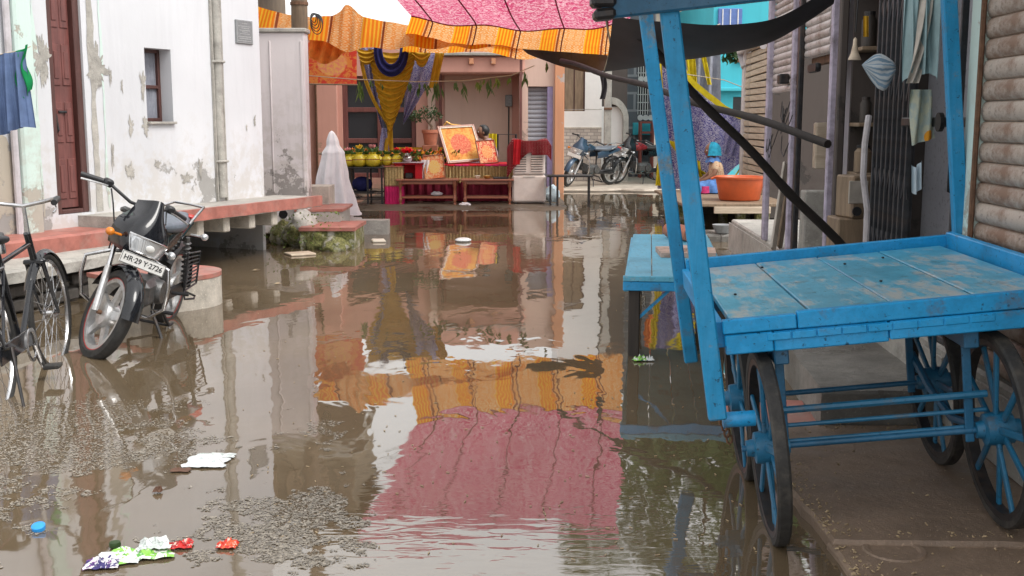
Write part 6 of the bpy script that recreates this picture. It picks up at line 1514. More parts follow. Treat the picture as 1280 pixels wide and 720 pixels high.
    def rc(u, v):      # cloth thrown over the cooler: top, then front fall
        x = x0-.10+(x1-x0+.20)*u; s = v*1.0
        if s < .5: y = 19.42-.47*s*2; z = zc+.03+.03*sin(u*9)
        else:
            f = (s-.5)*2; fall = (.52-.25*u)*(.75+.25*sin(u*7+1)) if u < .55 else .24
            y = 18.95-.03-.03*sin(u*17)*f; z = zc+.03-fall*f
        if u < .12 or u > .9: z -= .25*(max(0, .12-u)+max(0, u-.9))*8*.5; 
        return (x, y, z)
    B().grid(rc, 50, 30).build('red_throw', MA['red_check'], smooth=True, ang=180, label='dark red patterned cloth thrown over the air cooler', cat='cloth')
    B().grid(lambda u, v: (x0+.02+.12*u-.02*v, 18.87+.012*sin(u*11), zc+.05-.42*v), 12, 12).build('red_scarf', MA['cl_red'], smooth=True, label='bright red scarf hanging down the front of the cooler', cat='scarf')
    # metal bench in water
    a, c_ = P(684, 218, 18.6), P(741, 218, 18.6); zb = P(700, 219, 18.6).z
    t = thing('iron_bench', 'thin black iron bench with its legs in the water', 'bench', ((a.x+c_.x)/2, 18.8, 0))
    B().box(((a.x+c_.x)/2, 18.8, zb-.02), (c_.x-a.x, .36, .03), ch=.005).build('seat', MA['iron'], t)
    for x in (a.x+.06, a.x+.18, c_.x-.05):
        for y in (18.66, 18.94): B().beam((x, y, -.08), (x, y, zb-.035), .025, .025).build('leg', MA['iron'], t)
    q = P(691, 238, 19.3); hump(B(), (q.x, 19.5, .17), (.13, .1, .15), 77, 16, 10, .35).build('plastic_sack', MA['cl_paleblue'], smooth=True, label='white and blue plastic sack standing behind the iron bench', cat='sack')
    # white sheet over a stand
    q = P(418, 268, 16.9); cx = q.x
    def sheet(u, v):
        g = 2*PI*u; zt_ = P(415, 165, 16.9).z; z = zt_*(1-v)+.02
        if v < .12: r = .075*math.sqrt(v/.12)
        elif v < .16: r = .075+.003*sm(v, .12, .16)
        elif v < .27: r = .078+.060*sm(v, .16, .27)
        else: r = .138+.085*((v-.3)/.7)
        cxx = cx-.02+.08*v
        ax = 1.15+.15*v; k = 1+(.03+.22*v)*sin(g*6+v*2+1.2*wob(v*3, 0, 0))+.14*v*sin(g*13+2+v)+.08*wob(cos(g)*2, sin(g)*2, v*5)
        return (cxx+r*k*ax*cos(g)-.04*sm(v, .2, .6), 16.95+r*k*.75*sin(g), max(.012, z+.03*v*sin(g*5)+(0 if v < .98 else .04*sin(g*4+1))))
    t = thing('sheeted_stand', 'stand shrouded in a white sheet like a figure before the shrine', 'stand', (cx, 16.95, 0))
    B().grid(sheet, 96, 60).build('sheet', MA['cl_white'], t, smooth=True, ang=180); B().tube([(cx, 16.95, -.06), (cx, 16.95, 1.2)], .03, 8).build('upright', MA['old_wood'], t)
    B().tube([(cx-.22, 16.95, .95), (cx+.14, 16.95, .95)], .02, 8).build('crossbar', MA['old_wood'], t)
shrine()
# ================================================================ houses at the end of the street
FH = Frame((0, 25.7), (1, 0)).flip(); FG = Frame((0, 27.6), (1, 0)).flip()
def far_houses():
    sx = lambda px, F=FH: F.hit(px, 150)[0]
    zz = lambda py, F=FH: F.hit(760, py)[1]
    M = FH.M()
    t = thing('white_tiled_house', 'white tiled house with brown shuttered window and small stone dado', 'house', FH(2, 1, 0))
    w0, w1, zb, zt = sx(704), sx(731), zz(139), zz(84)
    a0, a1 = sx(700), sx(752)
    facade(FH, a0, a1, zz(160), 4.8, [(w0, w1, zb, zt+.3, .12)], D=4).build('wall', MA['tile_white'], t)
    B().box(((a0+a1)/2, 1.9, zz(160)/2-.1), (a1-a0, 3.86, zz(160)+.2), M=M).build('dado', MA['dado_stone'], t)
    B().box(((w0+w1)/2, .10, (zb+zt+.3)/2), (w1-w0, .04, zt+.3-zb), M=M).build('window', MA['frame_wood'], t)
    for k in range(2): B().box((w0+(w1-w0)*(.27+.46*k), .07, (zb+zt)/2+.1), ((w1-w0)*.40, .02, zt-zb+.2), ch=.006, M=M).build('shutter', MA['old_wood'], t)
    for k in range(7): B().box(((a0+a1)/2, -.002, zz(160)+.42*(k+1)), (a1-a0, .006, .012), M=M).build('tile_joint', MA['concrete'], t) if k < 1 else None
    B().box(((a0+a1)/2, -.02, zz(160)), (a1-a0, .04, .04), ch=.006, M=M).build('dado_cap', MA['pale_stone'], t)
    # arch gate
    t = thing('arched_gate', 'white gate under a grey stone arch past the white tiled house', 'gate', FH(2.6, .5, 0))
    g0, g1 = sx(753), sx(784); cx = sx(764); r = (sx(779)-cx)
    zs = zz(150); b = B(); n = 16; r2 = r+.12
    vs_ = []
    for i in range(n+1):
        g = PI/2-PI/2*i/n; vs_ += [FH(cx+r*cos(g), -.06, zs+r*1.3*sin(g)), FH(cx+r2*cos(g), -.06, zs+r2*1.3*sin(g)), FH(cx+r2*cos(g), .2, zs+r2*1.3*sin(g)), FH(cx+r*cos(g), .2, zs+r*1.3*sin(g))]
    fs = []
    for i in range(n):
        for k in range(4): fs.append((4*i+k, 4*i+(k+1) % 4, 4*i+4+(k+1) % 4, 4*i+4+k))
    b.add(vs_, fs); b.box((cx+(r+r2)/2, .07, zs/2), (r2-r, .26, zs), M=M); b.build('stone_arch', MA['concrete'], t)
    B().box((cx, .12, (zs+r)/2), (2*r, .05, zs+r*1.2), ch=.01, M=M).build('leaf', MA['tile_white'], t)
    B().box((cx-.05, .3, 2.5), (r*2+.3, .3, 5), M=M).build('backing_wall', MA['dark_plaster'], t)
    # grey block house with grilled window
    t = thing('grey_block_house', 'grey block house with barred windows beyond the arched gate', 'house', FG(3.5, 1, 0))
    v0, v1 = sx(796, FG), sx(811, FG); zw0, zw1 = zz(143, FG), zz(103, FG)
    facade(FG, sx(768, FG), sx(818, FG), -.2, 5.2, [(v0, v1, zw0, zw1, .15), (v0, v1, zz(96, FG), zz(72, FG)+.3, .15)], D=3).build('wall', MA['grey_blocks'], t)
    for (e, g) in ((zw0, zw1), (zz(96, FG), zz(72, FG)+.3)):
        wn_ = B().box(((v0+v1)/2, .14, (e+g)/2), (v1-v0, .02, g-e), M=FG.M()).build('window', MA['glass'], t)
        b = B()
        for k in range(5): b.box((v0+(v1-v0)*(k+.5)/5, .05, (e+g)/2), (.02, .02, g-e), M=FG.M())
        for k in range(4): b.box(((v0+v1)/2, .05, e+(g-e)*(k+.5)/4), (v1-v0, .02, .02), M=FG.M())
        b.build('bars', MA['white_paint'], wn_)
    for z in (zw0-.08, zw1+.08):
        for k in range(3): B().lathe([(0, 0), (.07, 0), (.07, .04), (0, .04)], 12, Matrix.Translation(FG(v0+.08+.13*k, -.02, z)) @ Matrix.Rotation(PI/2, 4, 'X')).build('rosette', MA['white_paint'], t)
    B().box(((v0+v1)/2, -.03, zw0-.35), (v1-v0+.2, .1, .3), ch=.01, M=FG.M()).build('teal_panel', MA['turquoise_plaster'], t)
    # street lamp post
    q = P(760, 110, 25.2); t = thing('street_post', 'slim grey iron post before the white tiled house', 'post', (q.x, 25.2, 0))
    B().box((q.x, 25.2, 1.9), (.16, .10, 3.9), ch=.01).build('shaft', MA['concrete'], t); B().box((q.x, 25.2, .06), (.3, .3, .12), ch=.02).build('foot', MA['concrete'], t)
    for z in (.9, 1.7, 2.4): B().box((q.x, 25.14, z), (.18, .03, .05), ch=.006).build('clamp', MA['rust'], t)
    # red cupboard rack
    c0, c1 = P(801, 170, 27.0), P(816, 170, 27.0); t = thing('cupboard_rack', 'red painted open cupboard rack standing behind the motorcycles', 'rack', (c0.x, 27, 0)); zt = P(808, 152, 27).z
    b = B()
    for x in (c0.x, c1.x):
        for y in (27., 27.3): b.box((x, y, zt/2), (.05, .05, zt), ch=.006)
    b.build('posts', MA['red_wood'], t)
    for z in (.35, .8, 1.15, zt-.02): B().box(((c0.x+c1.x)/2, 27.15, z), (c1.x-c0.x, .32, .05), ch=.005).build('shelf', MA['red_wood'], t)
    # turquoise house
    FT = Frame((0, 23.5), (1, .05)).flip(); s = lambda px: FT.hit(px, 100)[0]; z_ = lambda py: FT.hit(910, py)[1]
    t = thing('turquoise_house', 'bright turquoise house with a dark opening behind the purple drape', 'house', FT(5, 1, 0))
    facade(FT, s(890), s(1010), -.2, 4.0, [(s(917), s(936), z_(150), z_(121), .3)], D=4).build('wall', MA['turquoise_plaster'], t)
    B().box(((s(917)+s(936))/2, .29, (z_(150)+z_(121))/2), (s(936)-s(917), .02, z_(121)-z_(150)), M=FT.M()).build('opening', MA['glass'], t)
    B().box((s(905), -.08, z_(112)), (s(932)-s(878), .18, .07), ch=.01, M=FT.M()).build('ledge', MA['turquoise_plaster'], t)
    B().box((s(925), -.03, z_(75)), (.26, .05, .10), ch=.008, M=FT.M()).build('vent', MA['rust'], t)
    wb = B().box((s(910), -.02, z_(23)), (.5, .06, .4), ch=.01, M=FT.M()).build('window', MA['bucket_blue'], t)
    for k in range(3): B().box((s(910)-.16+.16*k, -.055, z_(23)), (.02, .02, .36), M=FT.M()).build('mullion', MA['white_paint'], wb)
    b = B()
    for k in range(46): q = P(rnd.uniform(905, 930), rnd.uniform(56, 76), 22.6); b.leaf(q, (rnd.uniform(-1, 1), -.4, rnd.uniform(-1, .5)), rnd.uniform(.12, .22), .13)
    b.tube([P(940, 40, 22.7), P(920, 58, 22.6), P(908, 72, 22.6)], .012, 5); b.build('leafy_branch', MA['leaf_dark'], label='leafy branch hanging before the turquoise wall', cat='branch')
    # cream house closing the view
    F5 = Frame((0, 33), (1, 0)).flip(); t = thing('cream_house', 'plain cream house closing the far end of the lane', 'house', F5(4, 1, 0))
    facade(F5, 2.6, 14, -.2, 4.6, [(s0, s0+.9, 1.1, 2.3, .15) for s0 in (3.2, 5.2, 7.4)], D=4).build('wall', MA['cream_plaster'], t)
    for s0 in (3.2, 5.2, 7.4): B().box((s0+.45, .14, 1.7), (.9, .02, 1.2), M=F5.M()).build('window', MA['glass'], t)
far_houses()

def purple_drape():
    Y = 19.2; t = thing('purple_drape', 'large purple printed drape with yellow borders hung beside the lane', 'drape', P(880, 235, Y))
    arc = [(822, 52), (838, 63), (850, 86), (865, 105), (882, 122), (905, 138), (934, 152)]
    def top(u):
        k = u*(len(arc)-1); i = min(int(k), len(arc)-2); f = k-i; return arc[i][0]+(arc[i+1][0]-arc[i][0])*f, arc[i][1]+(arc[i+1][1]-arc[i][1])*f
    def pan(u, v):
        x, y = top(u); b = 236-34*sm(u, .72, 1)
        q = P(x, y+(b-y)*v, Y); q.y += .10*sin(u*16)+.05*sin(u*37+v*3); return q
    B().grid(pan, 90, 40).build('printed_panel', MA['paisley'], t, smooth=True, ang=180)
    def band(u, v):
        x, y = top(u); q = P(x+3*v, y-7*v+1, Y-.08); q.y += .10*sin(u*16); return q
    B().grid(band, 60, 3).build('yellow_border', MA['cl_yellow'], t, smooth=True, ang=180)
    def band2(u, v):
        q = P(818+9*u+8*v*sin(v*3), 60+172*v, Y-.12); q.y += .03*sin(u*14+v*9); return q
    B().grid(band2, 12, 40).build('yellow_border', MA['cl_yellow'], t, smooth=True, ang=180)
    for (xa, xb, w_, y0) in ((846, 884, 20, 175), (934, 906, -10, 188), (868, 892, 16, 196)):
        def fl(u, v): 
            q = P(xa+(xb-xa)*v**1.3+w_*(1-v)*(u-.5), y0+42*v**.8+6*u, Y-.22); q.y += .06*sin(u*14+v*4); return q
        B().grid(fl, 14, 20).build('yellow_swoop', MA['cl_yellow'], t, smooth=True, ang=180)
    def side(u, v):
        q = P(908+28*u-4*v, 150+42*v+8*u, Y-.15); q.y += .05*sin(u*20+v*5); return q
    B().grid(side, 30, 20).build('pleated_side', MA['paisley'], t, smooth=True, ang=180)
    def gold(u, v): q = P(812+8*u, 58+60*v, Y-.3); q.y += .03*sin(u*14); return q
    B().grid(gold, 8, 10).build('gold_tail', MA['cl_orange'], t, smooth=True)
    B().tube([P(800, 48, Y), P(838, 60, Y), P(900, 30, Y+.5)], .012, 6).build('cord', MA['rope'], t); B().tube([P(840, 90, Y-.1), P(905, 100, Y-.1), P(936, 112, Y)], .008, 5).build('cord', MA['rope'], t)
    t = thing('grey_drape', 'grey cloth with yellow streamers hanging behind the purple drape', 'drape', P(880, 110, 20.6))
    def g(u, v): q = P(848+52*u, 36+110*v, 20.6); q.y += .08*sin(u*22+v*2); return q
    B().grid(g, 50, 20).build('cloth', MA['cl_grey'], t, smooth=True, ang=180)
    for (x0, x1, w_) in ((853, 862, 8), (870, 884, 6), (862, 868, 4)):
        def ys(u, v): q = P(x0+(x1-x0)*v+w_*u, 42+64*v, 20.4); q.y += .03*sin(u*9+v*5); return q
        B().grid(ys, 6, 14).build('yellow_streamer', MA['cl_yellow'], t, smooth=True)
purple_drape()

# ================================================================ people
def skinmesh(name, pts, edges, mat, parent, root=0, sub=2):
    me = bpy.data.meshes.new(name); me.from_pydata([p[:3] for p in pts], edges, []); me.materials.append(mat)
    o = obj(name, me, parent, False); m = o.modifiers.new('skin', 'SKIN'); m.use_smooth_shade = True
    for i, p in enumerate(pts):
        r = p[3]; sv = me.skin_vertices[0].data[i]; sv.radius = (r, r) if not isinstance(r, tuple) else r; sv.use_root = (i == root)
    s = o.modifiers.new('sub', 'SUBSURF'); s.levels = sub; s.render_levels = sub
    return o
def finger_set(pts, edges, wrist, d, side, up, s=1.):
    """palm and five fingers added to a skin skeleton"""
    d = V(d).normalized(); side = V(side).normalized(); up = V(up).normalized(); w_ = V(pts[wrist][:3]); n = len(pts)
    p = w_+d*.045*s; pts.append((*p, .022*s)); edges.append((wrist, n)); palm = n
    for k, (o_, L) in enumerate(((-.026, .062), (-.009, .072), (.009, .068), (.026, .052))):
        a = p+d*.035*s+side*o_*s; b = a+d*L*.5*s-up*.006*s; c_ = b+d*L*.4*s-up*.022*s; i = len(pts)
        pts += [(*a, .0085*s), (*b, .008*s), (*c_, .0065*s)]; edges += [(palm, i), (i, i+1), (i+1, i+2)]
    a = w_+d*.03*s-side*.03*s; b = a+d*.025*s-side*.022*s; c_ = b+d*.025*s-up*.01*s; i = len(pts); pts += [(*a, .011*s), (*b, .0095*s), (*c_, .0075*s)]; edges += [(palm, i), (i, i+1), (i+1, i+2)]
def head_mesh(b, c, fx, s=1.):
    """head with brow, nose, lips, chin; fx = facing direction in xy"""
    fx = V((fx[0], fx[1], 0)).normalized(); sy = V((-fx.y, fx.x, 0)); up = V((0, 0, 1)); c = V(c)
    nu, nv = 28, 20; vs_ = []
    for j in range(nv+1):
        for i in range(nu):
            th = PI*j/nv; ph = 2*PI*i/nu; x, y, z = sin(th)*cos(ph), sin(th)*sin(ph), cos(th)
            r = V((x*.098, y*.075, z*.118))
            if z < 0: r.x *= 1-.18*(-z); r.y *= 1-.38*(-z)
            if x > .5:
                if abs(y) < .22: r.x += .022*math.exp(-((z+.12)/.13)**2)*(1-abs(y)/.22)+.006*math.exp(-((z+.45)/.07)**2)+.012*math.exp(-((z+.82)/.15)**2)
                r.x -= .010*math.exp(-((z-.06)/.09)**2)*math.exp(-((abs(y)-.38)/.14)**2)
            vs_.append(c+(fx*r.x+sy*r.y+up*r.z)*s)
    fs = []
    for j in range(nv):
        for i in range(nu):
            l = (i+1) % nu; fs.append((j*nu+i, (j+1)*nu+i, (j+1)*nu+l, j*nu+l))
    b.add(vs_, fs)
    for s_ in (-1, 1): b.ball(c+(sy*s_*.074+up*-.01)*s, (.018*s, .012*s, .03*s), 8, 6)
    return b
def eyes(c, fx, parent, s=1.):
    fx = V((fx[0], fx[1], 0)).normalized(); sy = V((-fx.y, fx.x, 0)); c = V(c)
    for s_ in (-1, 1):
        B().ball(c+(fx*.082+sy*s_*.03+V((0, 0, .008)))*s, .011*s, 10, 6).build('eye', MA['white_paint'], parent, smooth=True, world=False); B().ball(c+(fx*.090+sy*s_*.03+V((0, 0, .008)))*s, .0055*s, 8, 5).build('pupil', MA['ink'], parent, smooth=True, world=False)
        B().box(c+(fx*.092+sy*s_*.03+V((0, 0, .028)))*s, (.006*s, .034*s, .006*s), ch=.001).build('eyebrow', MA['hair'], parent, world=False)
    B().ball(c+(fx*.083+V((0, 0, -.056)))*s, (.010*s, .024*s, .008*s), 10, 6).build('lips', MA['cl_pinkskirt'], parent, smooth=True, world=False)
def seated_woman():
    q = P(893, 240, 16.7); loc = (q.x, 16.7, .375)
    t = thing('person', 'person in turquoise headscarf and printed blouse seated by the orange basin', 'person', loc)
    # local frame: faces -x
    pts = [(.03, 0, .10, .12), (.03, 0, .24, .105), (.02, 0, .36, .11), (-.01, 0, .44, .075), (-.03, 0, .50, .043), (-.05, 0, .56, .045),
           (0, -.13, .42, .05), (-.04, -.17, .28, .042), (-.16, -.15, .20, .034), (-.235, -.11, .17, .022),
           (0, .13, .42, .05), (-.04, .17, .28, .042), (-.16, .13, .20, .034), (-.235, .09, .17, .022),
           (-.02, -.10, .09, .095), (-.28, -.20, .10, .07), (-.30, .02, .06, .05), (-.30, .10, .045, .03),
           (-.02, .10, .09, .095), (-.28, .20, .10, .07), (-.22, .0, .05, .05), (-.22, -.08, .045, .03)]
    ed = [(0, 1), (1, 2), (2, 3), (3, 4), (4, 5), (2, 6), (6, 7), (7, 8), (8, 9), (2, 10), (10, 11), (11, 12), (12, 13), (0, 14), (14, 15), (15, 16), (16, 17), (0, 18), (18, 19), (19, 20), (20, 21)]
    finger_set(pts, ed, 9, (-1, .3, -.3), (0, 1, 0), (0, 0, 1)); finger_set(pts, ed, 13, (-1, -.3, -.3), (0, -1, 0), (0, 0, 1))
    body = skinmesh('body', pts, ed, MA['skin'], t)
    hc = (-.065, 0, .62); hd = head_mesh(B(), hc, (-1, -.25)).build('head', MA['skin'], t, smooth=True, ang=180, world=False); eyes(hc, (-1, -.25), hd)
    pb = [(.03, 0, .14, .135), (.03, 0, .24, .125), (.02, 0, .36, .128), (-.005, 0, .43, .09), (0, -.13, .42, .066), (-.03, -.165, .31, .058), (0, .13, .42, .066), (-.03, .165, .31, .058)]
    skinmesh('blouse', pb, [(0, 1), (1, 2), (2, 3), (2, 4), (4, 5), (2, 6), (6, 7)], MA['blouse'], t)
    def sk(u, v):
        g = 2*PI*u; a = v*PI/2; k = 1+.07*sin(g*9+v*3); c_ = cos(g)
        return (-.13+.30*k*cos(a)**.45*c_, .30*k*cos(a)**.45*sin(g), .012+.20*sin(a)*(1-.25*max(0, -c_)))
    B().grid(sk, 60, 16).build('skirt', MA['cl_skyblue'], t, smooth=True, ang=180, world=False)
    def hem(u, v):
        g = PI*.55+PI*.95*u; k = 1+.05*sin(g*13); return (-.13+(.325-.03*v)*k*cos(g), (.325-.03*v)*k*sin(g), .01+.10*v)
    B().grid(hem, 50, 5).build('pink_hem', MA['cl_pinkskirt'], t, smooth=True, ang=180, world=False)
    def hood(u, v):
        g = PI*.30+PI*1.4*u; th = .02+2.2*v; k = 1+.05*sin(g*8+v*6); ca, sa = cos(g-.24+PI*0), sin(g-.24)
        ex = .115 if v < .62 else .115+.05*(v-.62)
        return (hc[0]-ex*k*sin(min(th, 1.75))*cos(g)*1.08+.018, ex*.86*k*sin(min(th, 1.75))*sin(g+PI)*1.05, hc[2]+.135*cos(min(th, 1.9))-(.10*(v-.75) if v > .75 else 0))
    B().grid(hood, 40, 24).build('headscarf', MA['cl_turq'], t, smooth=True, ang=180, world=False)
    def wrap(u, v):
        g = 2*PI*u; return (-.03+.085*cos(g)*(1+.4*v), .085*sin(g)*(1+.7*v), .525-.07*v+.012*sin(g*5))
    B().grid(wrap, 30, 6).build('neck_wrap', MA['cl_skyblue'], t, smooth=True, ang=180, world=False)
seated_woman()
def shrine_person():
    q = P(608, 170, 20.25); zs = .62; t = thing('person', 'person with dark hair in mauve top bending over the shrine', 'person', (q.x, 20.25, zs))
    k = P(606, 160, 20.25).z-zs
    pts = [(.10, 0, .10, .13), (.09, 0, .24, .115), (.06, 0, .38, .125), (.0, 0, .47, .08), (-.03, 0, .52, .045), (-.05, 0, .56, .045), (.04, -.15, .44, .055), (-.06, -.2, .30, .045), (-.2, -.17, .24, .035), (-.27, -.14, .23, .022), (.04, .15, .44, .055), (-.06, .2, .30, .045), (-.2, .15, .26, .035), (-.27, .12, .24, .022), (0, -.1, .08, .09), (-.26, -.14, .06, .07), (-.28, -.14, -.3, .05), (0, .1, .08, .09), (-.26, .14, .06, .07), (-.28, .14, -.3, .05)]
    ed = [(0, 1), (1, 2), (2, 3), (3, 4), (4, 5), (2, 6), (6, 7), (7, 8), (8, 9), (2, 10), (10, 11), (11, 12), (12, 13), (0, 14), (14, 15), (15, 16), (0, 17), (17, 18), (18, 19)]
    finger_set(pts, ed, 9, (-1, .1, -.2), (0, 1, 0), (0, 0, 1)); finger_set(pts, ed, 13, (-1, -.1, -.2), (0, -1, 0), (0, 0, 1))
    skinmesh('body', pts, ed, MA['skin'], t)
    hc = (-.075, 0, .61); hd = head_mesh(B(), hc, (-1, -.35)).build('head', MA['skin'], t, smooth=True, ang=180, world=False); eyes(hc, (-1, -.35), hd)
    B().ball((hc[0]+.022, .012, hc[2]+.028), (.108, .092, .112), 18, 12, f=lambda d: 1+.04*wob(d.x*6, d.y*6, d.z*6) if d.x > -.35 or d.z > .55 else .8).build('hair', MA['hair'], t, smooth=True, ang=180, world=False)
    skinmesh('blouse', [(.10, 0, .08, .145), (.09, 0, .24, .135), (.06, 0, .38, .145), (.01, 0, .46, .1), (.04, -.15, .44, .072), (-.03, -.19, .34, .062), (.04, .15, .44, .072), (-.03, .19, .34, .062)], [(0, 1), (1, 2), (2, 3), (2, 4), (4, 5), (2, 6), (6, 7)], MA['cl_mauve'], t)
    skinmesh('trousers', [(.08, 0, .08, .14), (0, -.1, .08, .105), (-.26, -.14, .06, .085), (-.28, -.14, -.28, .07), (0, .1, .08, .105), (-.26, .14, .06, .085), (-.28, .14, -.28, .07)], [(0, 1), (1, 2), (2, 3), (0, 4), (4, 5), (5, 6)], MA['cl_grey'], t)
    s = thing('stool', 'plain wooden stool under the person at the shrine', 'stool', (q.x+.1, 20.25, 0)); B().box((q.x+.1, 20.25, zs-.03), (.4, .36, .05), ch=.01).build('seat', MA['bench_wood'], s)
    for x in (-.15, .15):
        for y in (-.13, .13): B().box((q.x+.1+x, 20.25+y, (zs-.055)/2), (.04, .04, zs-.055), ch=.005).build('leg', MA['bench_wood'], s)
shrine_person()
def wash_platform():
    z = .36; t = thing('wash_platform', 'low plank platform on dark posts under the basin and seated person', 'platform', (3.0, 15.8, 0))
    x0, x1 = P(868, 250, 14.5).x, P(958, 250, 14.5).x
    for k in range(7):
        y = 14.5+.42*k; B().box(((x0+x1)/2+.1, y+.2, z-.01), (x1-x0+.5, .405, .04), (0, 0, rnd.uniform(-.01, .01)), ch=.006).build('plank', MA['old_wood'], t)
    for x in (x0+.05, x1-.05, x1+.3):
        for y in (14.6, 15.9, 17.2): B().box((x, y, z/2-.06), (.13, .13, z-.07+.1), ch=.012).build('post', MA['mossy'], t)
    B().box((x1+.1, 17.3, z/2-.03), (x1-x0+.8, .06, z-.02), ch=.006).build('back_board', MA['dark_wood'], t)
    B().box(((x0+x1)/2+.15, 14.46, z-.07), (x1-x0-.2, .03, .09), ch=.006).build('front_strip', MA['plank_tan'], t)
    q = P(925, 252, 15.1); t = thing('basin', 'large orange plastic wash basin on the plank platform', 'basin', (q.x, 15.1, z+.01))
    B().lathe([(0, .004), (.26, .004), (.275, .02), (.325, .29), (.345, .295), (.35, .32), (.335, .325), (.315, .31), (.262, .03), (0, .025)], 40, Matrix.Translation((q.x, 15.15, z+.012))).build('shell', MA['basin'], t, smooth=True, ang=50)
    b = B()
    for s in (-1, 1): b.tube([(q.x+s*.345, 15.1, z+.32), (q.x+s*.385, 15.12, z+.30), (q.x+s*.385, 15.18, z+.30), (q.x+s*.345, 15.2, z+.32)], .012, 6)
    b.build('handles', MA['basin'], t)
    q = P(879, 262, 14.9)
    t = thing('mossy_kerb', 'broken wet kerb stones at the water below the plank platform', 'kerb', (3, 13.9, 0))
    for k in range(7):
        p = G(868+15*k, 303, 0); B().box((p.x, p.y+.35, .02), (.3, .55, .14+.03*rnd.random()), (0, 0, rnd.uniform(-.15, .15)), ch=.03).build('stone', MA['wet_concrete'], t)
    for px, r, lab, m_ in ((872, .10, 'rusty iron pot on the kerb left of the plank platform', 'iron'), (905, .12, 'upturned pale enamel dish on the kerb before platform', 'plaque')):
        p = G(px, 292, .1); B().lathe([(0, 0), (r*.7, 0), (r, .08), (r*1.05, .10), (r*.95, .09), (0, .02)], 18, Matrix.Translation((p.x, p.y+.1, .1))).build('dish', MA[m_], smooth=True, label=lab, cat='dish')
wash_platform()
# ================================================================ trees behind the roofs (seen mirrored in the water)
def tree(name, label, base, h, rad, seed, n=5200, mat='leaf'):
    r_ = random.Random(seed); t = thing(name, label, 'tree', base, group=None); bx, by, bz = base
    b = B(); top = V((bx+.3, by, h*.55)); b.tube([(bx, by, bz-.1), (bx+.1, by, h*.2), (bx-.05, by+.1, h*.4), top], [.32, .25, .2, .14], 10)
    cl = []
    for k in range(11):
        g = r_.uniform(0, 2*PI); e = r_.uniform(-.25, 1); d = V((cos(g)*rad*r_.uniform(.35, .9), sin(g)*rad*r_.uniform(.35, .9), h*.62+e*h*.3)); c_ = V((bx+d.x, by+d.y, d.z)); cl.append((c_, rad*r_.uniform(.3, .5)))
        s0 = V((bx, by, h*r_.uniform(.3, .5))); b.tube([s0, s0.lerp(c_, .5)+V((0, 0, .3)), c_], [.12, .07, .03], 6)
    b.build('trunk', MA['pole_wood'], t, smooth=True); b = B()
    for k in range(n):
        c_, r = cl[r_.randrange(len(cl))]; d = V((r_.gauss(0, 1), r_.gauss(0, 1), r_.gauss(0, .8))).normalized()*r*r_.random()**.35
        b.leaf(c_+d, V((d.x, d.y, d.z-.3*r))+V((r_.uniform(-.4, .4), r_.uniform(-.4, .4), r_.uniform(-.4, .4))), r_.uniform(.22, .4), .17)
    b.build('crown', MA[mat], t)
tree('neem_tree', 'tall leafy tree rising behind the turquoise house', (5.2, 29.2, 0), 11, 3.4, 3, 5200)
tree('neem_tree', 'broad pale green tree rising behind the roofs beside the shops', (9.5, 35.5, 0), 13, 3.2, 5, 5200, 'leaf_bright')
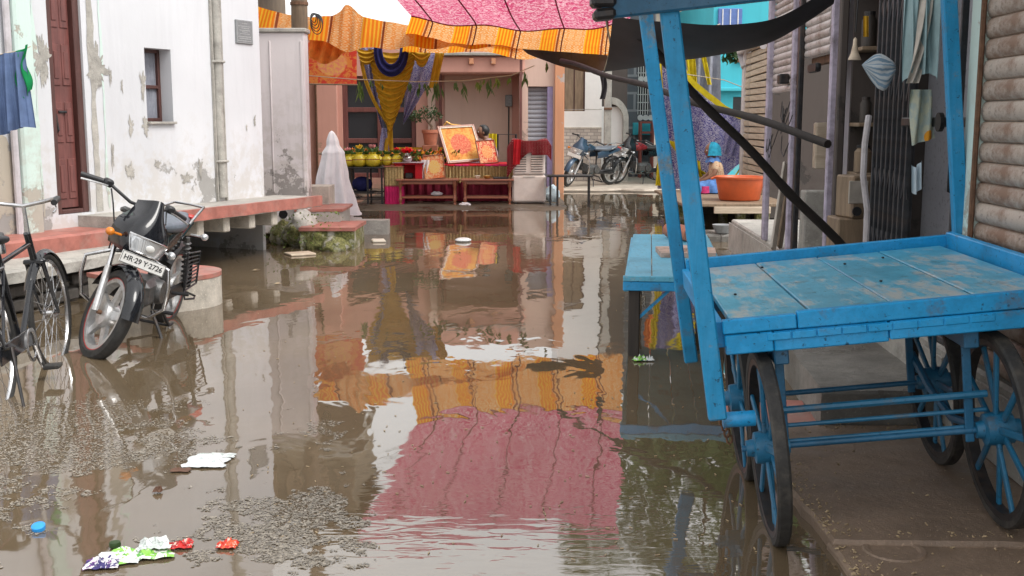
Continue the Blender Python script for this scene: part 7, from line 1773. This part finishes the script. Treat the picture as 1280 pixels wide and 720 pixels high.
# ================================================================ litter on the water
def crumple(name, label, px, py, dims, mat, cat, seed, z=.006, rz=0, flatten=.5):
    p = G(px, py, 0); b = B(); L, W_, H_ = dims
    def fn(u, v):
        x = (u-.5)*L*(1+.25*wob(v*3, seed, 0)); y = (v-.5)*W_*(1+.25*wob(u*3, seed, 5)); e = sin(PI*u)*sin(PI*v)
        h = H_*(abs(wob(u*3+seed, v*3, 1))*.8+.35*abs(wob(u*9+seed, v*9, 1)))*(.2+.8*e**.5)
        return V((p.x+x*cos(rz)-y*sin(rz), p.y+x*sin(rz)+y*cos(rz), z+h))
    b.grid(fn, 16, 12); b.grid(lambda u, v: fn(u, v)*1+V((0, 0, -fn(u, v).z-.004)), 16, 12, flip=True)
    return b.build(name, MA[mat], label=label, cat=cat, smooth=True, ang=25)
def litter():
    crumple('plastic_bag', 'white plastic bag floating on grey scum', 258, 580, (.17, .13, .05), 'wrap_white', 'bag', 1)
    crumple('dark_scrap', 'dark soggy scrap beside the floating white bag', 226, 589, (.08, .05, .015), 'wrap_brown', 'scrap', 2)
    crumple('clear_film', 'thin clear plastic film floating behind the white bag', 270, 571, (.17, .06, .02), 'wrap_clear', 'film', 3)
    crumple('packet', 'long clear and green snack packet floating amid scum', 178, 695, (.20, .12, .05), 'wrap_green', 'packet', 4, rz=.35)
    crumple('clear_wrapper', 'crumpled silvery wrapper lying over the green packet end', 193, 688, (.10, .10, .065), 'wrap_clear', 'wrapper', 5, z=.02, rz=.3)
    crumple('white_wrapper', 'white crumpled wrapper between the green packet and navy one', 150, 700, (.15, .08, .05), 'wrap_white', 'wrapper', 6)
    crumple('navy_wrapper', 'navy and white crumpled wrapper at the end of green packet', 128, 707, (.11, .09, .055), 'wrap_navy', 'wrapper', 7, rz=.2)
    crumple('red_packet', 'shiny red packet floating beside the green packet', 225, 684, (.085, .06, .045), 'wrap_red', 'packet', 8, rz=.2)
    crumple('orange_wrapper', 'small orange red crumpled wrapper floating alone on brown water', 284, 684, (.07, .055, .05), 'wrap_orange', 'wrapper', 9)
    crumple('brown_scrap', 'small brown scrap sticking up from the scum', 197, 616, (.035, .03, .05), 'wrap_brown', 'scrap', 10)
    p = G(49, 663, 0); B().lathe([(0, .004), (.022, .004), (.024, .012), (.024, .022), (.018, .026), (0, .026)], 18, Matrix.Translation(p) @ Matrix.Rotation(.3, 4, 'X')).build('bottle_cap', MA['wrap_blue'], smooth=True, label='bright blue plastic bottle cap floating on scum', cat='cap')
    p = G(144, 685, 0); B().lathe([(0, .004), (.018, .004), (.02, .012), (.018, .022), (0, .022)], 16, Matrix.Translation(p)).build('bottle_cap', MA['leaf_dark'], smooth=True, label='dark green bottle cap floating above the green packet', cat='cap')
    crumple('green_packet', 'small bright green packet caught at the blue table leg', 800, 451, (.09, .06, .06), 'wrap_green', 'packet', 12, rz=.3); crumple('white_foil', 'small white foil scrap next to the green packet', 812, 451, (.05, .05, .05), 'wrap_white', 'scrap', 13)
    p = G(473, 302, 0); B().box((p.x, p.y, .012), (.16, .22, .03), (0, 0, .2), ch=.01).build('floating_tray', MA['pale_foam'], label='small cream tray floating before the shrine', cat='tray')
    p = G(579, 302, 0); B().ball((p.x, p.y, .02), (.10, .10, .03), 14, 8).build('floating_plate', MA['wrap_white'], smooth=True, label='round white disc floating before the low tables', cat='plate')
    for px, py, lab in ((313, 338, 'pale leaf floating on still water below the ledge'), (340, 355, 'thin curled leaf floating below the ledge brackets')):
        p = G(px, py, .004); b = B(); b.leaf(p, (1, .2, .05), .10, .045, (0, 0, 1), .0); b.leaf(p+V((.02, .02, .003)), (.6, 1, .05), .07, .03, (0, 0, 1), 0); b.build('floating_leaf', MA['leaf_litter'], label=lab, cat='leaf')
    # scum rafts: thousands of flecks
    b = B(); r_ = random.Random(11); n = 0
    while n < 36000:
        px = r_.uniform(-20, 470); py = 500+235*r_.random()**.8; p = G(px, py, 0)
        a = wob(p.x*1.1, p.y*.9, 2)+.65*wob(p.x*3.1, p.y*2.6, 5)+.6*wob(p.x*8, p.y*7, 8)+.4*wob(p.x*22, p.y*20, 3)
        w_ = 1-sm(px, 230, 400)-1.2*sm(px, 380, 455); c_ = math.exp(-((py-560-.13*(280-px))/95)**2)
        if a*1.6+.75*w_*c_-.6+.2*c_ < r_.random()*.3: continue
        s = .0012+.0035*r_.random()**2.2+.004*(r_.random() < .06)*(1+(r_.random() < .04)*1.2); g = r_.uniform(0, PI); q = []
        for k in range(4): q.append((p.x+s*cos(g+k*PI/2)*r_.uniform(.6, 1.6), p.y+s*sin(g+k*PI/2)*r_.uniform(.6, 1.4), .0015+r_.random()*.002))
        b.add(q, [(0, 1, 2, 3)]); n += 1
    b.build('floating_scum', MA['scum'], label='rafts of pale scum flecks drifting on the brown water', cat='scum', kind='stuff')
    # a few straws and leaf bits elsewhere
    b = B()
    for k in range(260):
        p = G(r_.uniform(300, 960), r_.uniform(300, 700), .002); g = r_.uniform(0, PI); l = r_.uniform(.006, .02)
        b.box((p.x, p.y, .003), (l, .004, .002), (0, 0, g))
    b.build('floating_bits', MA['leaf_litter'], label='tiny straws and leaf bits scattered over the water', cat='debris', kind='stuff')
litter()
